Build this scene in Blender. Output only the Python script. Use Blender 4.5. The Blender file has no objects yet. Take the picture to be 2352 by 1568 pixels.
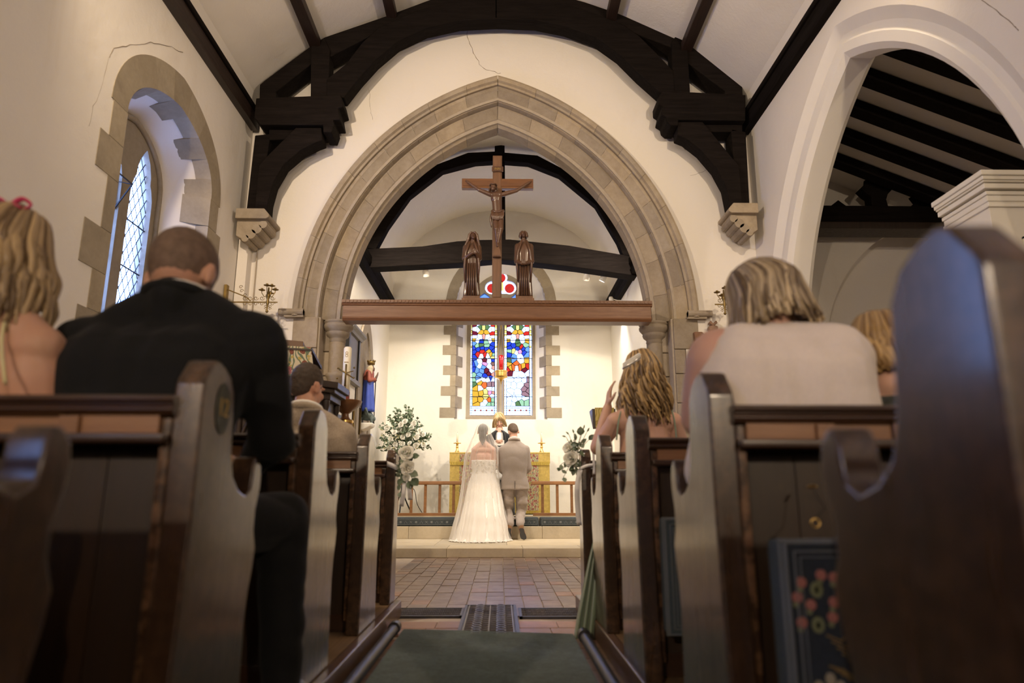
import bpy, bmesh, math, random
from mathutils import Vector, Matrix, Euler

SC = bpy.context.scene
COL = SC.collection
RAD = math.radians
rnd = random.Random(7)

# ---------------------------------------------------------------- camera, world, lights, exposure
F_PX, VPX, VPY, CAM_H = 1568.0, 1148.0, 1138.0, 0.75
TILT = math.atan((VPY - 784) / F_PX)
YAW = math.atan((1176 - VPX) / F_PX * math.cos(TILT))

cam_d = bpy.data.cameras.new('camera')
cam = bpy.data.objects.new('camera', cam_d)
COL.objects.link(cam)
cam.location = (0, 0, CAM_H)
cam.rotation_euler = (RAD(90) + TILT, 0, -YAW)
cam_d.sensor_width = 36
cam_d.lens = 36 * F_PX / 2352
cam_d.clip_start = 0.02
cam_d.dof.use_dof = True
cam_d.dof.focus_distance = 9.6
cam_d.dof.aperture_fstop = 1.7
SC.camera = cam

SC.view_settings.view_transform = 'Standard'
SC.view_settings.look = 'None'
SC.view_settings.gamma = 1
SC.view_settings.use_curve_mapping = False
SC.view_settings.exposure = 0.8

world = bpy.data.worlds.new('overcast_sky')
SC.world = world
world.use_nodes = True
_bg = world.node_tree.nodes['Background']
_bg.inputs['Color'].default_value = (0.28, 0.44, 1.0, 1)
_bg.inputs['Strength'].default_value = 7.5

WARM = (1.0, 0.78, 0.54)
WARM2 = (1.0, 0.93, 0.82)
WARM3 = (1.0, 0.85, 0.66)


def lamp_light(name, kind, loc, target, energy, color=WARM, size=0.12, spot=None, blend=0.5):
    d = bpy.data.lights.new(name, kind)
    d.energy = energy
    d.color = color
    if kind == 'AREA':
        d.shape = 'DISK'
        d.size = size
    else:
        d.shadow_soft_size = size
    if kind == 'SPOT':
        d.spot_size = RAD(spot or 90)
        d.spot_blend = blend
    o = bpy.data.objects.new(name, d)
    COL.objects.link(o)
    o.location = loc
    v = Vector(target) - Vector(loc)
    o.rotation_euler = v.to_track_quat('-Z', 'Y').to_euler()
    return o


# nave: floodlights on the wall plates above the view, then an added west-end pair, each with its own housing further down
NAVE_LAMPS = [((-2.60, 3.2, 4.86), (1.0, 7.6, 2.8), 260), ((2.60, 3.0, 4.86), (-0.8, 7.6, 2.8), 165),
              ((-2.60, -5.4, 3.0), (0.6, 3.0, 1.6), 300), ((2.60, -5.4, 3.0), (-0.3, 3.0, 1.6), 270)]  # west-end pair: unseen, added to light the backs of people and pews
AISLE_FILL_LAMP = ((4.7, -1.2, 4.0), (4.9, 8.4, 3.4), 150)  # unseen lamp added to brighten the aisle end wall and organ case
# chancel: small spots on the tie beam and on the walls behind the arch
CHANCEL_LAMPS = [((-1.18, 10.32, 4.17), (-0.75, 12.6, 0.9), 90), ((1.36, 10.32, 4.12), (1.1, 12.6, 1.0), 75),
                 ((1.62, 10.32, 4.10), (0.0, 11.3, 0.9), 80)]
WASH_LAMPS = [((-1.90, 8.35, 4.6), (-0.1, 11.6, 1.7), 215), ((1.90, 8.35, 4.6), (0.2, 11.6, 1.7), 215),
              ((1.90, 11.25, 4.02), (2.10, 11.35, 1.6), 45)]

# ---------------------------------------------------------------- photo pixel -> direction -> place


def ray(u, v):
    a = (u - 1176) / F_PX
    b = (784 - v) / F_PX
    y = math.cos(TILT) - b * math.sin(TILT)
    z = math.sin(TILT) + b * math.cos(TILT)
    return (a * math.cos(YAW) + y * math.sin(YAW), -a * math.sin(YAW) + y * math.cos(YAW), z)


def PY(u, v, Y):
    x, y, z = ray(u, v)
    k = Y / y
    return Vector((x * k, Y, CAM_H + z * k))


def PX(u, v, X):
    x, y, z = ray(u, v)
    k = X / x
    return Vector((X, y * k, CAM_H + z * k))


def PZ(u, v, Z):
    x, y, z = ray(u, v)
    k = (Z - CAM_H) / z
    return Vector((x * k, y * k, Z))


# ---------------------------------------------------------------- mesh helpers
def wloc(o):
    p = Vector((0, 0, 0))
    while o is not None:
        p = p + Vector(o.location)
        o = o.parent
    return p


class MB:
    def __init__(self):
        self.v = []
        self.f = []

    def add(self, vs, fs):
        n = len(self.v)
        self.v += [tuple(p) for p in vs]
        self.f += [tuple(i + n for i in f) for f in fs]
        return self

    def box(self, x0, x1, y0, y1, z0, z1):
        x0, x1 = min(x0, x1), max(x0, x1)
        y0, y1 = min(y0, y1), max(y0, y1)
        z0, z1 = min(z0, z1), max(z0, z1)
        vs = [(x, y, z) for z in (z0, z1) for y in (y0, y1) for x in (x0, x1)]
        return self.add(vs, [(0, 2, 3, 1), (4, 5, 7, 6), (0, 1, 5, 4), (2, 6, 7, 3), (0, 4, 6, 2), (1, 3, 7, 5)])

    def prism(self, pts, axis, a, b):
        area = sum(pts[i][0] * pts[(i + 1) % len(pts)][1] - pts[(i + 1) % len(pts)][0] * pts[i][1] for i in range(len(pts)))
        if area < 0:
            pts = pts[::-1]
        if a > b:
            a, b = b, a

        def m(p, t):
            return {'x': (t, p[0], p[1]), 'y': (p[0], t, p[1]), 'z': (p[0], p[1], t)}[axis]
        n = len(pts)
        vs = [m(p, a) for p in pts] + [m(p, b) for p in pts]
        flip = axis == 'y'
        fs = [tuple(range(n))[::-1], tuple(range(n, 2 * n))] + [(i, (i + 1) % n, n + (i + 1) % n, n + i) for i in range(n)]
        if flip:
            fs = [f[::-1] for f in fs]
        return self.add(vs, fs)

    def tube(self, path, r, n=8, closed=False, squash=None):
        path = [Vector(p) for p in path]
        m = len(path)
        rs = r if isinstance(r, (list, tuple)) else [r] * m
        vs = []
        fs = []
        up = Vector((0.123, 0.456, 0.88)).normalized()
        prev = None
        for i, p in enumerate(path):
            if closed:
                t = path[(i + 1) % m] - path[i - 1]
            else:
                t = path[min(i + 1, m - 1)] - path[max(i - 1, 0)]
            if t.length < 1e-9:
                t = Vector((0, 0, 1))
            t.normalize()
            if prev is None:
                s = t.cross(up)
                if s.length < 1e-4:
                    s = t.cross(Vector((1, 0, 0)))
            else:
                s = prev - t * prev.dot(t)
                if s.length < 1e-5:
                    s = t.cross(up)
            s.normalize()
            prev = s
            w = t.cross(s)
            for k in range(n):
                a = 2 * math.pi * k / n
                c2 = math.sin(a) * (squash if squash else 1)
                vs.append(p + (s * math.cos(a) + w * c2) * rs[i])
        for i in range(m if closed else m - 1):
            j = (i + 1) % m
            for k in range(n):
                l = (k + 1) % n
                fs.append((i * n + k, i * n + l, j * n + l, j * n + k))
        if not closed:
            fs.append(tuple(range(n))[::-1])
            fs.append(tuple(range((m - 1) * n, m * n)))
        return self.add(vs, fs)

    def lathe(self, prof, c=(0, 0, 0), n=20, a0=0.0, a1=360.0):
        full = abs(a1 - a0) >= 359.9
        m = n if full else n + 1
        vs = []
        fs = []
        for i in range(m):
            a = RAD(a0 + (a1 - a0) * i / n)
            for r, z in prof:
                vs.append((c[0] + r * math.cos(a), c[1] + r * math.sin(a), c[2] + z))
        k = len(prof)
        for i in range(n):
            j = (i + 1) % m
            for q in range(k - 1):
                fs.append((i * k + q, j * k + q, j * k + q + 1, i * k + q + 1))
        if full:
            if prof[0][0] > 1e-6:
                fs.append(tuple(i * k for i in range(m))[::-1])
            if prof[-1][0] > 1e-6:
                fs.append(tuple(i * k + k - 1 for i in range(m)))
        return self.add(vs, fs)

    def ell(self, c, r, n=12, m=8, rot=None):
        if not isinstance(r, (tuple, list)):
            r = (r, r, r)
        c = Vector(c)
        vs = []
        for j in range(1, m):
            th = math.pi * j / m
            for i in range(n):
                ph = 2 * math.pi * i / n
                p = Vector((r[0] * math.sin(th) * math.cos(ph), r[1] * math.sin(th) * math.sin(ph), r[2] * math.cos(th)))
                vs.append((rot @ p if rot else p) + c)
        t = Vector((0, 0, r[2]))
        b = -t
        vs.append((rot @ t if rot else t) + c)
        vs.append((rot @ b if rot else b) + c)
        T = len(vs) - 2
        B = T + 1
        fs = []
        for i in range(n):
            k = (i + 1) % n
            fs.append((T, i, k))
            for j in range(m - 2):
                fs.append((j * n + i, (j + 1) * n + i, (j + 1) * n + k, j * n + k))
            fs.append(((m - 2) * n + i, B, (m - 2) * n + k))
        return self.add(vs, fs)

    def cap(self, p0, r0, p1, r1, n=14, flat=None):
        """tapered capsule; flat=(dir, factor) squeezes the section along dir"""
        p0 = Vector(p0)
        p1 = Vector(p1)
        d = p1 - p0
        L = d.length or 1e-6
        d = d / L
        pts = []
        rs = []
        for a in (90, 60, 30, 0):
            pts.append(p0 - d * r0 * math.sin(RAD(a)))
            rs.append(max(r0 * math.cos(RAD(a)), 1e-4))
        for a in (0, 30, 60, 90):
            pts.append(p1 + d * r1 * math.sin(RAD(a)))
            rs.append(max(r1 * math.cos(RAD(a)), 1e-4))
        i0 = len(self.v)
        self.tube(pts, rs, n)
        if flat:
            ax = Vector(flat[0]).normalized()
            for i in range(i0, len(self.v)):
                q = Vector(self.v[i])
                t = max(0, min(1, (q - p0).dot(d) / L))
                c = p0 + d * (t * L)
                w = q - c
                self.v[i] = tuple(q - ax * w.dot(ax) * (1 - flat[1]))
        return self

    def sweep_arc(self, prof, cx, cz, side, t0, t1, n, off, clip):
        """profile (r,y) swept along one side of a two-centred arch lying in XZ. side -1: left half."""
        k = len(prof)
        vs = []
        for i in range(n + 1):
            t = t0 + (t1 - t0) * i / n
            for r, y in prof:
                th = math.acos(max(-1, min(1, clip / r)))
                a = th * t
                x = off - side * clip + side * r * math.cos(a)
                vs.append((cx + x - off, y, cz + r * math.sin(a)))
        fs = []
        for i in range(n):
            for q in range(k):
                p = (q + 1) % k
                f = (i * k + q, i * k + p, (i + 1) * k + p, (i + 1) * k + q)
                fs.append(f)
        fs.append(tuple(range(k))[::-1])
        fs.append(tuple(range(n * k, n * k + k)))
        return self.add(vs, fs)

    def mesh(self, name, org=(0, 0, 0), smooth=False, fix=True):
        me = bpy.data.meshes.new(name)
        me.from_pydata([(a - org[0], b - org[1], c - org[2]) for a, b, c in self.v], [], self.f)
        if fix:
            bm = bmesh.new()
            bm.from_mesh(me)
            bmesh.ops.recalc_face_normals(bm, faces=bm.faces[:])
            bm.to_mesh(me)
            bm.free()
        if smooth:
            me.polygons.foreach_set('use_smooth', [True] * len(me.polygons))
        me.update()
        return me

    def build(self, name, mt, parent=None, smooth=False, bevel=0, fix=True, seg=2):
        me = self.mesh(name, wloc(parent) if parent else (0, 0, 0), smooth, fix)
        return finish(name, me, mt, parent, bevel, seg, smooth)


def finish(name, me, mt, parent=None, bevel=0, seg=2, smooth=False):
    o = bpy.data.objects.new(name, me)
    COL.objects.link(o)
    if mt is not None:
        for q in (mt if isinstance(mt, (list, tuple)) else [mt]):
            me.materials.append(q)
    if parent is not None:
        o.parent = parent
    if bevel:
        b = o.modifiers.new('bevel', 'BEVEL')
        b.width = bevel
        b.segments = seg
        b.limit_method = 'ANGLE'
        b.angle_limit = RAD(35)
        me.polygons.foreach_set('use_smooth', [True] * len(me.polygons))
        w = o.modifiers.new('wn', 'WEIGHTED_NORMAL')
        w.keep_sharp = False
    return o


def auto_smooth(o, deg=35):
    me = o.data
    bm = bmesh.new()
    bm.from_mesh(me)
    for e in bm.edges:
        if len(e.link_faces) == 2 and e.calc_face_angle(0) > RAD(deg):
            e.smooth = False
    for f in bm.faces:
        f.smooth = True
    bm.to_mesh(me)
    bm.free()
    return o


def thing(name, label, cat, loc=(0, 0, 0), group=None):
    o = bpy.data.objects.new(name, None)
    COL.objects.link(o)
    o.empty_display_size = 0.1
    o.location = loc
    return tag(o, label, cat, group)


def tag(o, label, cat, group=None):
    o['label'] = label
    o['category'] = cat
    if group:
        o['group'] = group
    return o


def struct(o):
    o['kind'] = 'structure'
    return o


def copy_tree(o, parent=None):
    c = o.copy()
    COL.objects.link(c)
    c.parent = parent
    for ch in o.children:
        copy_tree(ch, c)
    return c


def plate(outer, holes, axis, a, b):
    """flat slab with holes, returned as MB; polygon coordinates as in MB.prism"""
    cu = bpy.data.curves.new('tmp', 'CURVE')
    cu.dimensions = '2D'
    cu.fill_mode = 'BOTH'
    cu.extrude = abs(b - a) / 2
    for pts in [outer] + holes:
        s = cu.splines.new('POLY')
        s.points.add(len(pts) - 1)
        for q, p in zip(s.points, pts):
            q.co = (p[0], p[1], 0, 1)
        s.use_cyclic_u = True
    o = bpy.data.objects.new('tmp', cu)
    COL.objects.link(o)
    dg = bpy.context.evaluated_depsgraph_get()
    me = bpy.data.meshes.new_from_object(o.evaluated_get(dg))
    mid = (a + b) / 2
    m = MB()
    conv = {'x': lambda p: (p[2] + mid, p[0], p[1]), 'y': lambda p: (p[0], p[2] + mid, p[1]), 'z': lambda p: (p[0], p[1], p[2] + mid)}[axis]
    m.add([conv(v.co) for v in me.vertices], [tuple(p.vertices) for p in me.polygons])
    bpy.data.objects.remove(o)
    bpy.data.curves.remove(cu)
    bpy.data.meshes.remove(me)
    return m


def weld(m, d=1e-5):
    bm = bmesh.new()
    me = m.mesh('w', fix=False)
    bm.from_mesh(me)
    bmesh.ops.remove_doubles(bm, verts=bm.verts[:], dist=d)
    m2 = MB()
    bm.verts.index_update()
    m2.add([v.co for v in bm.verts], [tuple(v.index for v in f.verts) for f in bm.faces])
    bm.free()
    bpy.data.meshes.remove(me)
    return m2


def arch_pts(c, half, zs, z0, r=None, n=14):
    """closed outline of a pointed (two-centred) opening; centres so that the arc radius is r"""
    r = r or half * 2
    off = r - half
    th = math.acos(off / r)
    pts = [(c - half, z0)]
    for i in range(n + 1):
        a = math.pi - th * i / n
        pts.append((c + off + r * math.cos(a), zs + r * math.sin(a)))
    for i in range(1, n + 1):
        a = th * (1 - i / n)
        pts.append((c - off + r * math.cos(a), zs + r * math.sin(a)))
    pts.append((c + half, z0))
    return pts


def remeshed(m, name, mt, parent=None, voxel=0.01, smooth_it=6, disp=None):
    """union of overlapping blobs as one continuous surface"""
    me = m.mesh(name, wloc(parent) if parent else (0, 0, 0))
    o = bpy.data.objects.new('tmp_' + name, me)
    COL.objects.link(o)
    r = o.modifiers.new('r', 'REMESH')
    r.mode = 'VOXEL'
    r.voxel_size = voxel
    s = o.modifiers.new('s', 'SMOOTH')
    s.factor = 0.5
    s.iterations = smooth_it
    dg = bpy.context.evaluated_depsgraph_get()
    me2 = bpy.data.meshes.new_from_object(o.evaluated_get(dg))
    bpy.data.objects.remove(o)
    bpy.data.meshes.remove(me)
    me2.name = name
    if disp:
        org = wloc(parent) if parent else Vector((0, 0, 0))
        nr = [Vector(v.normal) for v in me2.vertices]
        for v, n in zip(me2.vertices, nr):
            v.co = v.co + n * disp(v.co + org)
    me2.polygons.foreach_set('use_smooth', [True] * len(me2.polygons))
    me2.update()
    return finish(name, me2, mt, parent)


# ---------------------------------------------------------------- materials
MATS = {}


class NT:
    def __init__(self, name):
        self.m = bpy.data.materials.new(name)
        self.m.use_nodes = True
        self.t = self.m.node_tree
        self.t.nodes.clear()
        self.out = self.n('ShaderNodeOutputMaterial')

    def n(self, typ, **kw):
        nd = self.t.nodes.new(typ)
        for k, v in kw.items():
            if k in nd.inputs.keys():
                if hasattr(v, 'is_linked') or isinstance(v, bpy.types.NodeSocket):
                    self.t.links.new(v, nd.inputs[k])
                else:
                    nd.inputs[k].default_value = v
            else:
                setattr(nd, k, v)
        return nd

    def l(self, a, b):
        self.t.links.new(a, b)

    def coord(self, kind='Object', scale=(1, 1, 1), rot=(0, 0, 0), jitter=False):
        tc = self.n('ShaderNodeTexCoord')
        mp = self.n('ShaderNodeMapping')
        mp.inputs['Scale'].default_value = scale
        mp.inputs['Rotation'].default_value = rot
        self.l(tc.outputs[kind], mp.inputs['Vector'])
        if jitter:
            oi = self.n('ShaderNodeObjectInfo')
            mu = self.n('ShaderNodeMath', operation='MULTIPLY')
            mu.inputs[1].default_value = 37.0
            self.l(oi.outputs['Random'], mu.inputs[0])
            self.l(mu.outputs[0], mp.inputs['Location'])
        return mp.outputs[0]

    def noise(self, vec, scale, detail=4, rough=0.55, dist=0.0):
        nd = self.n('ShaderNodeTexNoise')
        nd.inputs['Scale'].default_value = scale
        nd.inputs['Detail'].default_value = detail
        nd.inputs['Roughness'].default_value = rough
        nd.inputs['Distortion'].default_value = dist
        self.l(vec, nd.inputs['Vector'])
        return nd.outputs['Fac']

    def ramp(self, fac, stops, interp='LINEAR'):
        r = self.n('ShaderNodeValToRGB')
        r.color_ramp.interpolation = interp
        e = r.color_ramp.elements
        while len(e) < len(stops):
            e.new(0.5)
        for q, (p, c) in zip(e, stops):
            q.position = p
            q.color = (c[0], c[1], c[2], 1) if len(c) == 3 else c
        self.l(fac, r.inputs[0])
        return r.outputs[0]

    def mix(self, fac, a, b, blend='MIX'):
        m = self.n('ShaderNodeMix', data_type='RGBA', blend_type=blend)
        for s, x in ((0, fac), (6, a), (7, b)):
            if isinstance(x, (float, int)):
                m.inputs[s].default_value = x
            elif isinstance(x, tuple):
                m.inputs[s].default_value = (x[0], x[1], x[2], 1)
            else:
                self.l(x, m.inputs[s])
        return m.outputs[2]

    def bump(self, h, strength=0.3, dist=0.01):
        b = self.n('ShaderNodeBump')
        b.inputs['Strength'].default_value = strength
        b.inputs['Distance'].default_value = dist
        self.l(h, b.inputs['Height'])
        return b.outputs[0]

    def bsdf(self, color, rough=0.6, normal=None, metal=0.0, spec=0.5, coat=0.0, sheen=0.0, subs=0.0, coat_rough=0.14):
        p = self.n('ShaderNodeBsdfPrincipled')
        for nm, x in (('Base Color', color), ('Roughness', rough)):
            if isinstance(x, tuple):
                p.inputs[nm].default_value = (x[0], x[1], x[2], 1)
            elif isinstance(x, (float, int)):
                p.inputs[nm].default_value = x
            else:
                self.l(x, p.inputs[nm])
        p.inputs['Metallic'].default_value = metal
        p.inputs['Specular IOR Level'].default_value = spec
        p.inputs['Coat Weight'].default_value = coat
        p.inputs['Coat Roughness'].default_value = coat_rough
        p.inputs['Sheen Weight'].default_value = sheen
        if subs:
            p.inputs['Subsurface Weight'].default_value = subs
            p.inputs['Subsurface Radius'].default_value = (0.02, 0.008, 0.004)
        if normal is not None:
            self.l(normal, p.inputs['Normal'])
        self.l(p.outputs[0], self.out.inputs[0])
        return self.m


def sc(c, k):
    return tuple(min(1, max(0, x * k)) for x in c)


def plain(name, col, rough=0.6, metal=0.0, spec=0.5, var=0.12, scale=6.0, bump=0.0, coat=0.0, sheen=0.0, subs=0.0, piece=0.0, dist=0.004):
    if name in MATS:
        return MATS[name]
    t = NT(name)
    v = t.coord(jitter=piece > 0)
    nz = t.noise(v, scale, 5)
    c = t.ramp(nz, [(0.25, sc(col, 1 - var)), (0.75, sc(col, 1 + var))])
    if piece:
        oi = t.n('ShaderNodeObjectInfo')
        c = t.mix(1.0, c, t.ramp(oi.outputs['Random'], [(0, (1 - piece,) * 3), (1, (1 + piece,) * 3)]), 'MULTIPLY')
    nb = t.bump(t.noise(v, scale * 6, 6), bump, dist) if bump else None
    MATS[name] = t.bsdf(c, rough, nb, metal, spec, coat, sheen, subs)
    return MATS[name]


def wood(name, dark, light, axis='z', rough=0.4, scale=1.0, coat=0.3, bump=0.15, spec=0.5, piece=0.12, wear=None):
    if name in MATS:
        return MATS[name]
    t = NT(name)
    s = {'x': (1.2, 14, 14), 'y': (14, 1.2, 14), 'z': (14, 14, 1.2)}[axis]
    v = t.coord(scale=tuple(q * scale for q in s), jitter=True)
    n1 = t.noise(v, 1.6, 6, 0.62, 1.2)
    n2 = t.noise(v, 9, 4, 0.6)
    c = t.ramp(n1, [(0.28, dark), (0.72, light)])
    c = t.mix(0.25, c, t.ramp(n2, [(0.3, sc(dark, 0.8)), (0.7, light)]))
    oi = t.n('ShaderNodeObjectInfo')
    c = t.mix(1.0, c, t.ramp(oi.outputs['Random'], [(0, (1 - piece,) * 3), (1, (1 + piece,) * 3)]), 'MULTIPLY')
    if wear:
        g = t.n('ShaderNodeNewGeometry')
        wv = t.noise(t.coord(), 22, 5, 0.7)
        mul = t.n('ShaderNodeMath', operation='MULTIPLY')
        t.l(t.ramp(g.outputs['Pointiness'], [(0.52, (0, 0, 0)), (0.6, (1, 1, 1))]), mul.inputs[0])
        t.l(t.ramp(wv, [(0.45, (0, 0, 0)), (0.6, (1, 1, 1))]), mul.inputs[1])
        c = t.mix(mul.outputs[0], c, wear)
    rr = t.ramp(n1, [(0.2, (rough + 0.1,) * 3), (0.8, (rough - 0.06,) * 3)])
    MATS[name] = t.bsdf(c, rr, t.bump(n2, bump, 0.003), 0, spec, coat)
    return MATS[name]


PLASTER = None


def make_plaster(name, col, stain):
    t = NT(name)
    v = t.coord()
    big = t.noise(v, 0.7, 4, 0.6)
    c = t.ramp(big, [(0.3, sc(col, 0.95)), (0.7, col)])
    st = t.noise(t.coord(scale=(1.4, 1.4, 0.5)), 1.3, 6, 0.65, 0.6)
    c = t.mix(t.ramp(st, [(0.58, (0, 0, 0)), (0.78, (0.4,) * 3)]), c, stain)
    h = t.noise(v, 3.0, 6, 0.6)
    fine = t.noise(v, 45, 4, 0.6)
    hh = t.n('ShaderNodeMath', operation='MULTIPLY_ADD')
    t.l(fine, hh.inputs[0])
    hh.inputs[1].default_value = 0.12
    t.l(h, hh.inputs[2])
    return t.bsdf(c, 0.85, t.bump(hh.outputs[0], 0.35, 0.03), 0, 0.25)


M_PLASTER = make_plaster('plaster', (0.80, 0.755, 0.70), (0.68, 0.60, 0.50))
M_PLASTER_CH = make_plaster('plaster_chancel', (0.82, 0.78, 0.70), (0.74, 0.67, 0.55))
M_ARCHWHITE = plain('limewash', (0.80, 0.765, 0.715), 0.8, var=0.03, scale=2, bump=0.1, dist=0.01)


def make_stone(name, col, col2, dark):
    t = NT(name)
    v = t.coord(jitter=True)
    a = t.noise(v, 3.2, 7, 0.65, 0.5)
    b = t.noise(v, 22, 6, 0.7)
    c = t.ramp(a, [(0.25, dark), (0.45, col), (0.75, col2)])
    c = t.mix(0.22, c, t.ramp(b, [(0.35, dark), (0.65, col2)]))
    oi = t.n('ShaderNodeObjectInfo')
    c = t.mix(1.0, c, t.ramp(oi.outputs['Random'], [(0, (0.84, 0.83, 0.82)), (0.5, (1, 1, 1)), (1, (1.12, 1.08, 1.0))]), 'MULTIPLY')
    return t.bsdf(c, 0.85, t.bump(b, 0.4, 0.006), 0, 0.25)


M_STONE = make_stone('limestone', (0.33, 0.275, 0.21), (0.42, 0.36, 0.285), (0.23, 0.19, 0.145))
M_STONE_W = make_stone('window_stone', (0.33, 0.28, 0.21), (0.40, 0.34, 0.26), (0.24, 0.20, 0.15))
M_STEP = make_stone('step_stone', (0.51, 0.44, 0.33), (0.59, 0.515, 0.40), (0.42, 0.355, 0.255))
M_MORTAR = plain('mortar', (0.40, 0.34, 0.27), 0.9, var=0.1, scale=20)
M_MORTAR_D = plain('floor_mortar', (0.52, 0.43, 0.34), 0.8, var=0.15, scale=14)
M_BLACK = wood('black_timber', (0.005, 0.0038, 0.0034), (0.014, 0.0105, 0.0095), 'x', 0.8, 1.0, 0.0, 0.25, 0.06)
M_BLACK_Y = wood('black_timber_long', (0.005, 0.0038, 0.0034), (0.014, 0.0105, 0.0095), 'y', 0.8, 1.0, 0.0, 0.25, 0.06)
M_PURLIN = wood('brown_purlin', (0.012, 0.006, 0.0045), (0.034, 0.016, 0.011), 'y', 0.5, 1.0, 0.1, 0.2)
M_OAK = wood('rood_oak', (0.13, 0.050, 0.018), (0.24, 0.105, 0.042), 'x', 0.42, 1.0, 0.15)
M_OAKV = wood('rood_oak_upright', (0.13, 0.062, 0.030), (0.23, 0.115, 0.058), 'z', 0.42, 1.0, 0.15)
M_CARVED = wood('carved_oak', (0.075, 0.036, 0.021), (0.15, 0.075, 0.043), 'z', 0.33, 0.7, 0.35)
M_RAIL = wood('altar_rail_oak', (0.20, 0.085, 0.028), (0.34, 0.155, 0.055), 'x', 0.4, 1.0, 0.2)
PEW_WEAR = (0.20, 0.105, 0.055)
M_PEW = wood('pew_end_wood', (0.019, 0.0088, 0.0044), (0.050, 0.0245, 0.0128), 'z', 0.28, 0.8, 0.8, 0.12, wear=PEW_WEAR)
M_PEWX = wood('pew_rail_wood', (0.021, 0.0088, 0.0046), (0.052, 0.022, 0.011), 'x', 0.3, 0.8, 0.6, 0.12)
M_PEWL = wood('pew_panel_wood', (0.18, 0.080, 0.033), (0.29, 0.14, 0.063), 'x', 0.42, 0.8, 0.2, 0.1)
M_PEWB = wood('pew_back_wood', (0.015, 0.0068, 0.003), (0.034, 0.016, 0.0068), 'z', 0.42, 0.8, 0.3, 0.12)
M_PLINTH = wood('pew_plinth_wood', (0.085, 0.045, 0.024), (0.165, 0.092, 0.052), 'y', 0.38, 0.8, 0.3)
M_BOARD = wood('platform_board', (0.12, 0.070, 0.034), (0.22, 0.135, 0.070), 'y', 0.5, 0.8, 0.1)
M_PULPIT = wood('pulpit_oak', (0.016, 0.009, 0.0065), (0.042, 0.023, 0.015), 'z', 0.5, 1.0, 0.05)
M_BRASS = plain('brass', (0.78, 0.52, 0.17), 0.28, 1.0, var=0.15, scale=9)
M_GILT = plain('dull_brass', (0.24, 0.165, 0.06), 0.5, 1.0, var=0.25, scale=12)
M_IRON = plain('cast_iron', (0.055, 0.052, 0.060), 0.42, 0.6, var=0.25, scale=30, bump=0.2)
M_IRON_W = plain('worn_iron', (0.17, 0.165, 0.17), 0.38, 0.5, var=0.3, scale=40)
M_LEAD = plain('lead_came', (0.018, 0.018, 0.020), 0.6, 0.3)
M_BLACKM = plain('black_metal', (0.015, 0.015, 0.016), 0.4, 0.4)
M_WHITEP = plain('white_paint', (0.84, 0.80, 0.72), 0.45, var=0.03, scale=2)
M_WAX = plain('candle_wax', (0.86, 0.80, 0.64), 0.5, var=0.04, subs=0.2)
# ================================================================ STRUCTURE
XL, XR = -2.98, 2.98          # nave wall faces
YW, YWB = 7.5, 8.1            # nave east wall, front and back face
YE = 12.6                     # chancel east wall face
CX = 2.1                      # chancel half width
AX0, CLIP, ZS = -0.045, 0.87, 2.72   # chancel arch axis, centre offset, springing

# ---- floor with bricks
floor = struct(MB().box(-3.6, 7.4, -6.2, 10.9, -0.2, -0.008).build('floor', M_MORTAR_D))


def make_brick_mat():
    t = NT('floor_brick')
    oi = t.n('ShaderNodeObjectInfo')
    c = t.ramp(oi.outputs['Random'], [(0, (0.19, 0.122, 0.083)), (0.3, (0.235, 0.158, 0.112)), (0.6, (0.205, 0.142, 0.112)), (0.92, (0.26, 0.175, 0.12)), (1, (0.33, 0.16, 0.085))])
    v = t.coord(jitter=True)
    a = t.noise(v, 9, 6, 0.65)
    c = t.mix(1, c, t.ramp(a, [(0.25, (0.78,) * 3), (0.75, (1.2,) * 3)]), 'MULTIPLY')
    b = t.noise(t.coord(scale=(4, 1, 1), jitter=True), 18, 5)
    return t.bsdf(c, t.ramp(a, [(0.2, (0.48,) * 3), (0.8, (0.34,) * 3)]), t.bump(b, 0.25, 0.004), 0, 0.5)


M_BRICK = make_brick_mat()
bw, bl = 0.1345, 0.2225
bm_ = MB().box(-bw / 2 + .004, bw / 2 - .004, -bl / 2 + .0025, bl / 2 - .0025, -0.02, 0.0).mesh('brick')
bm_.materials.append(M_BRICK)
cols = 15
row = 0
y = YWB + 0.77 - bl / 2
while y > 4.62:
    for i in range(cols):
        o = bpy.data.objects.new('brick', bm_)
        COL.objects.link(o)
        o.parent = floor
        x = (i - cols // 2) * bw - 0.03
        o.location = (x + rnd.uniform(-.0015, .0015), y + (0.03 if i % 2 else -0.03) * (1 if i < 6 else 0.2) + rnd.uniform(-.002, .002), rnd.uniform(-0.0025, 0.0015))
        o.rotation_euler = (rnd.uniform(-.006, .006), rnd.uniform(-.006, .006), rnd.uniform(-.008, .008))
    y -= bl
    row += 1
# terracotta tiles either side of the iron grating, in front of the carpet
M_TILE = plain('terracotta_tile', (0.33, 0.155, 0.085), 0.45, var=0.2, scale=10, piece=0.3, bump=0.15)
tl = MB().box(-.112, .112, -.105, .105, -0.02, 0).mesh('floor_tile')
tl.materials.append(M_TILE)
for x in (-0.98, -0.75, -0.52, -0.29, 0.20, 0.43, 0.66, 0.89):
    for k, yy in enumerate((4.13, 4.35)):
        o = bpy.data.objects.new('floor_tile', tl)
        COL.objects.link(o)
        o.parent = floor
        o.location = (x - 0.02 + (0.05 if k else 0), yy - 0.0, rnd.uniform(-.002, .001))
# border bricks down the edge of the carpet
tl2 = MB().box(-.06, .06, -.11, .11, -0.02, 0).mesh('border_brick')
tl2.materials.append(M_BRICK)
for x in (-0.60, 0.46):
    for k in range(14):
        o = bpy.data.objects.new('border_brick', tl2)
        COL.objects.link(o)
        o.parent = floor
        o.location = (x + rnd.uniform(-.002, .002), 0.85 + k * 0.228, -0.001)

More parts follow.
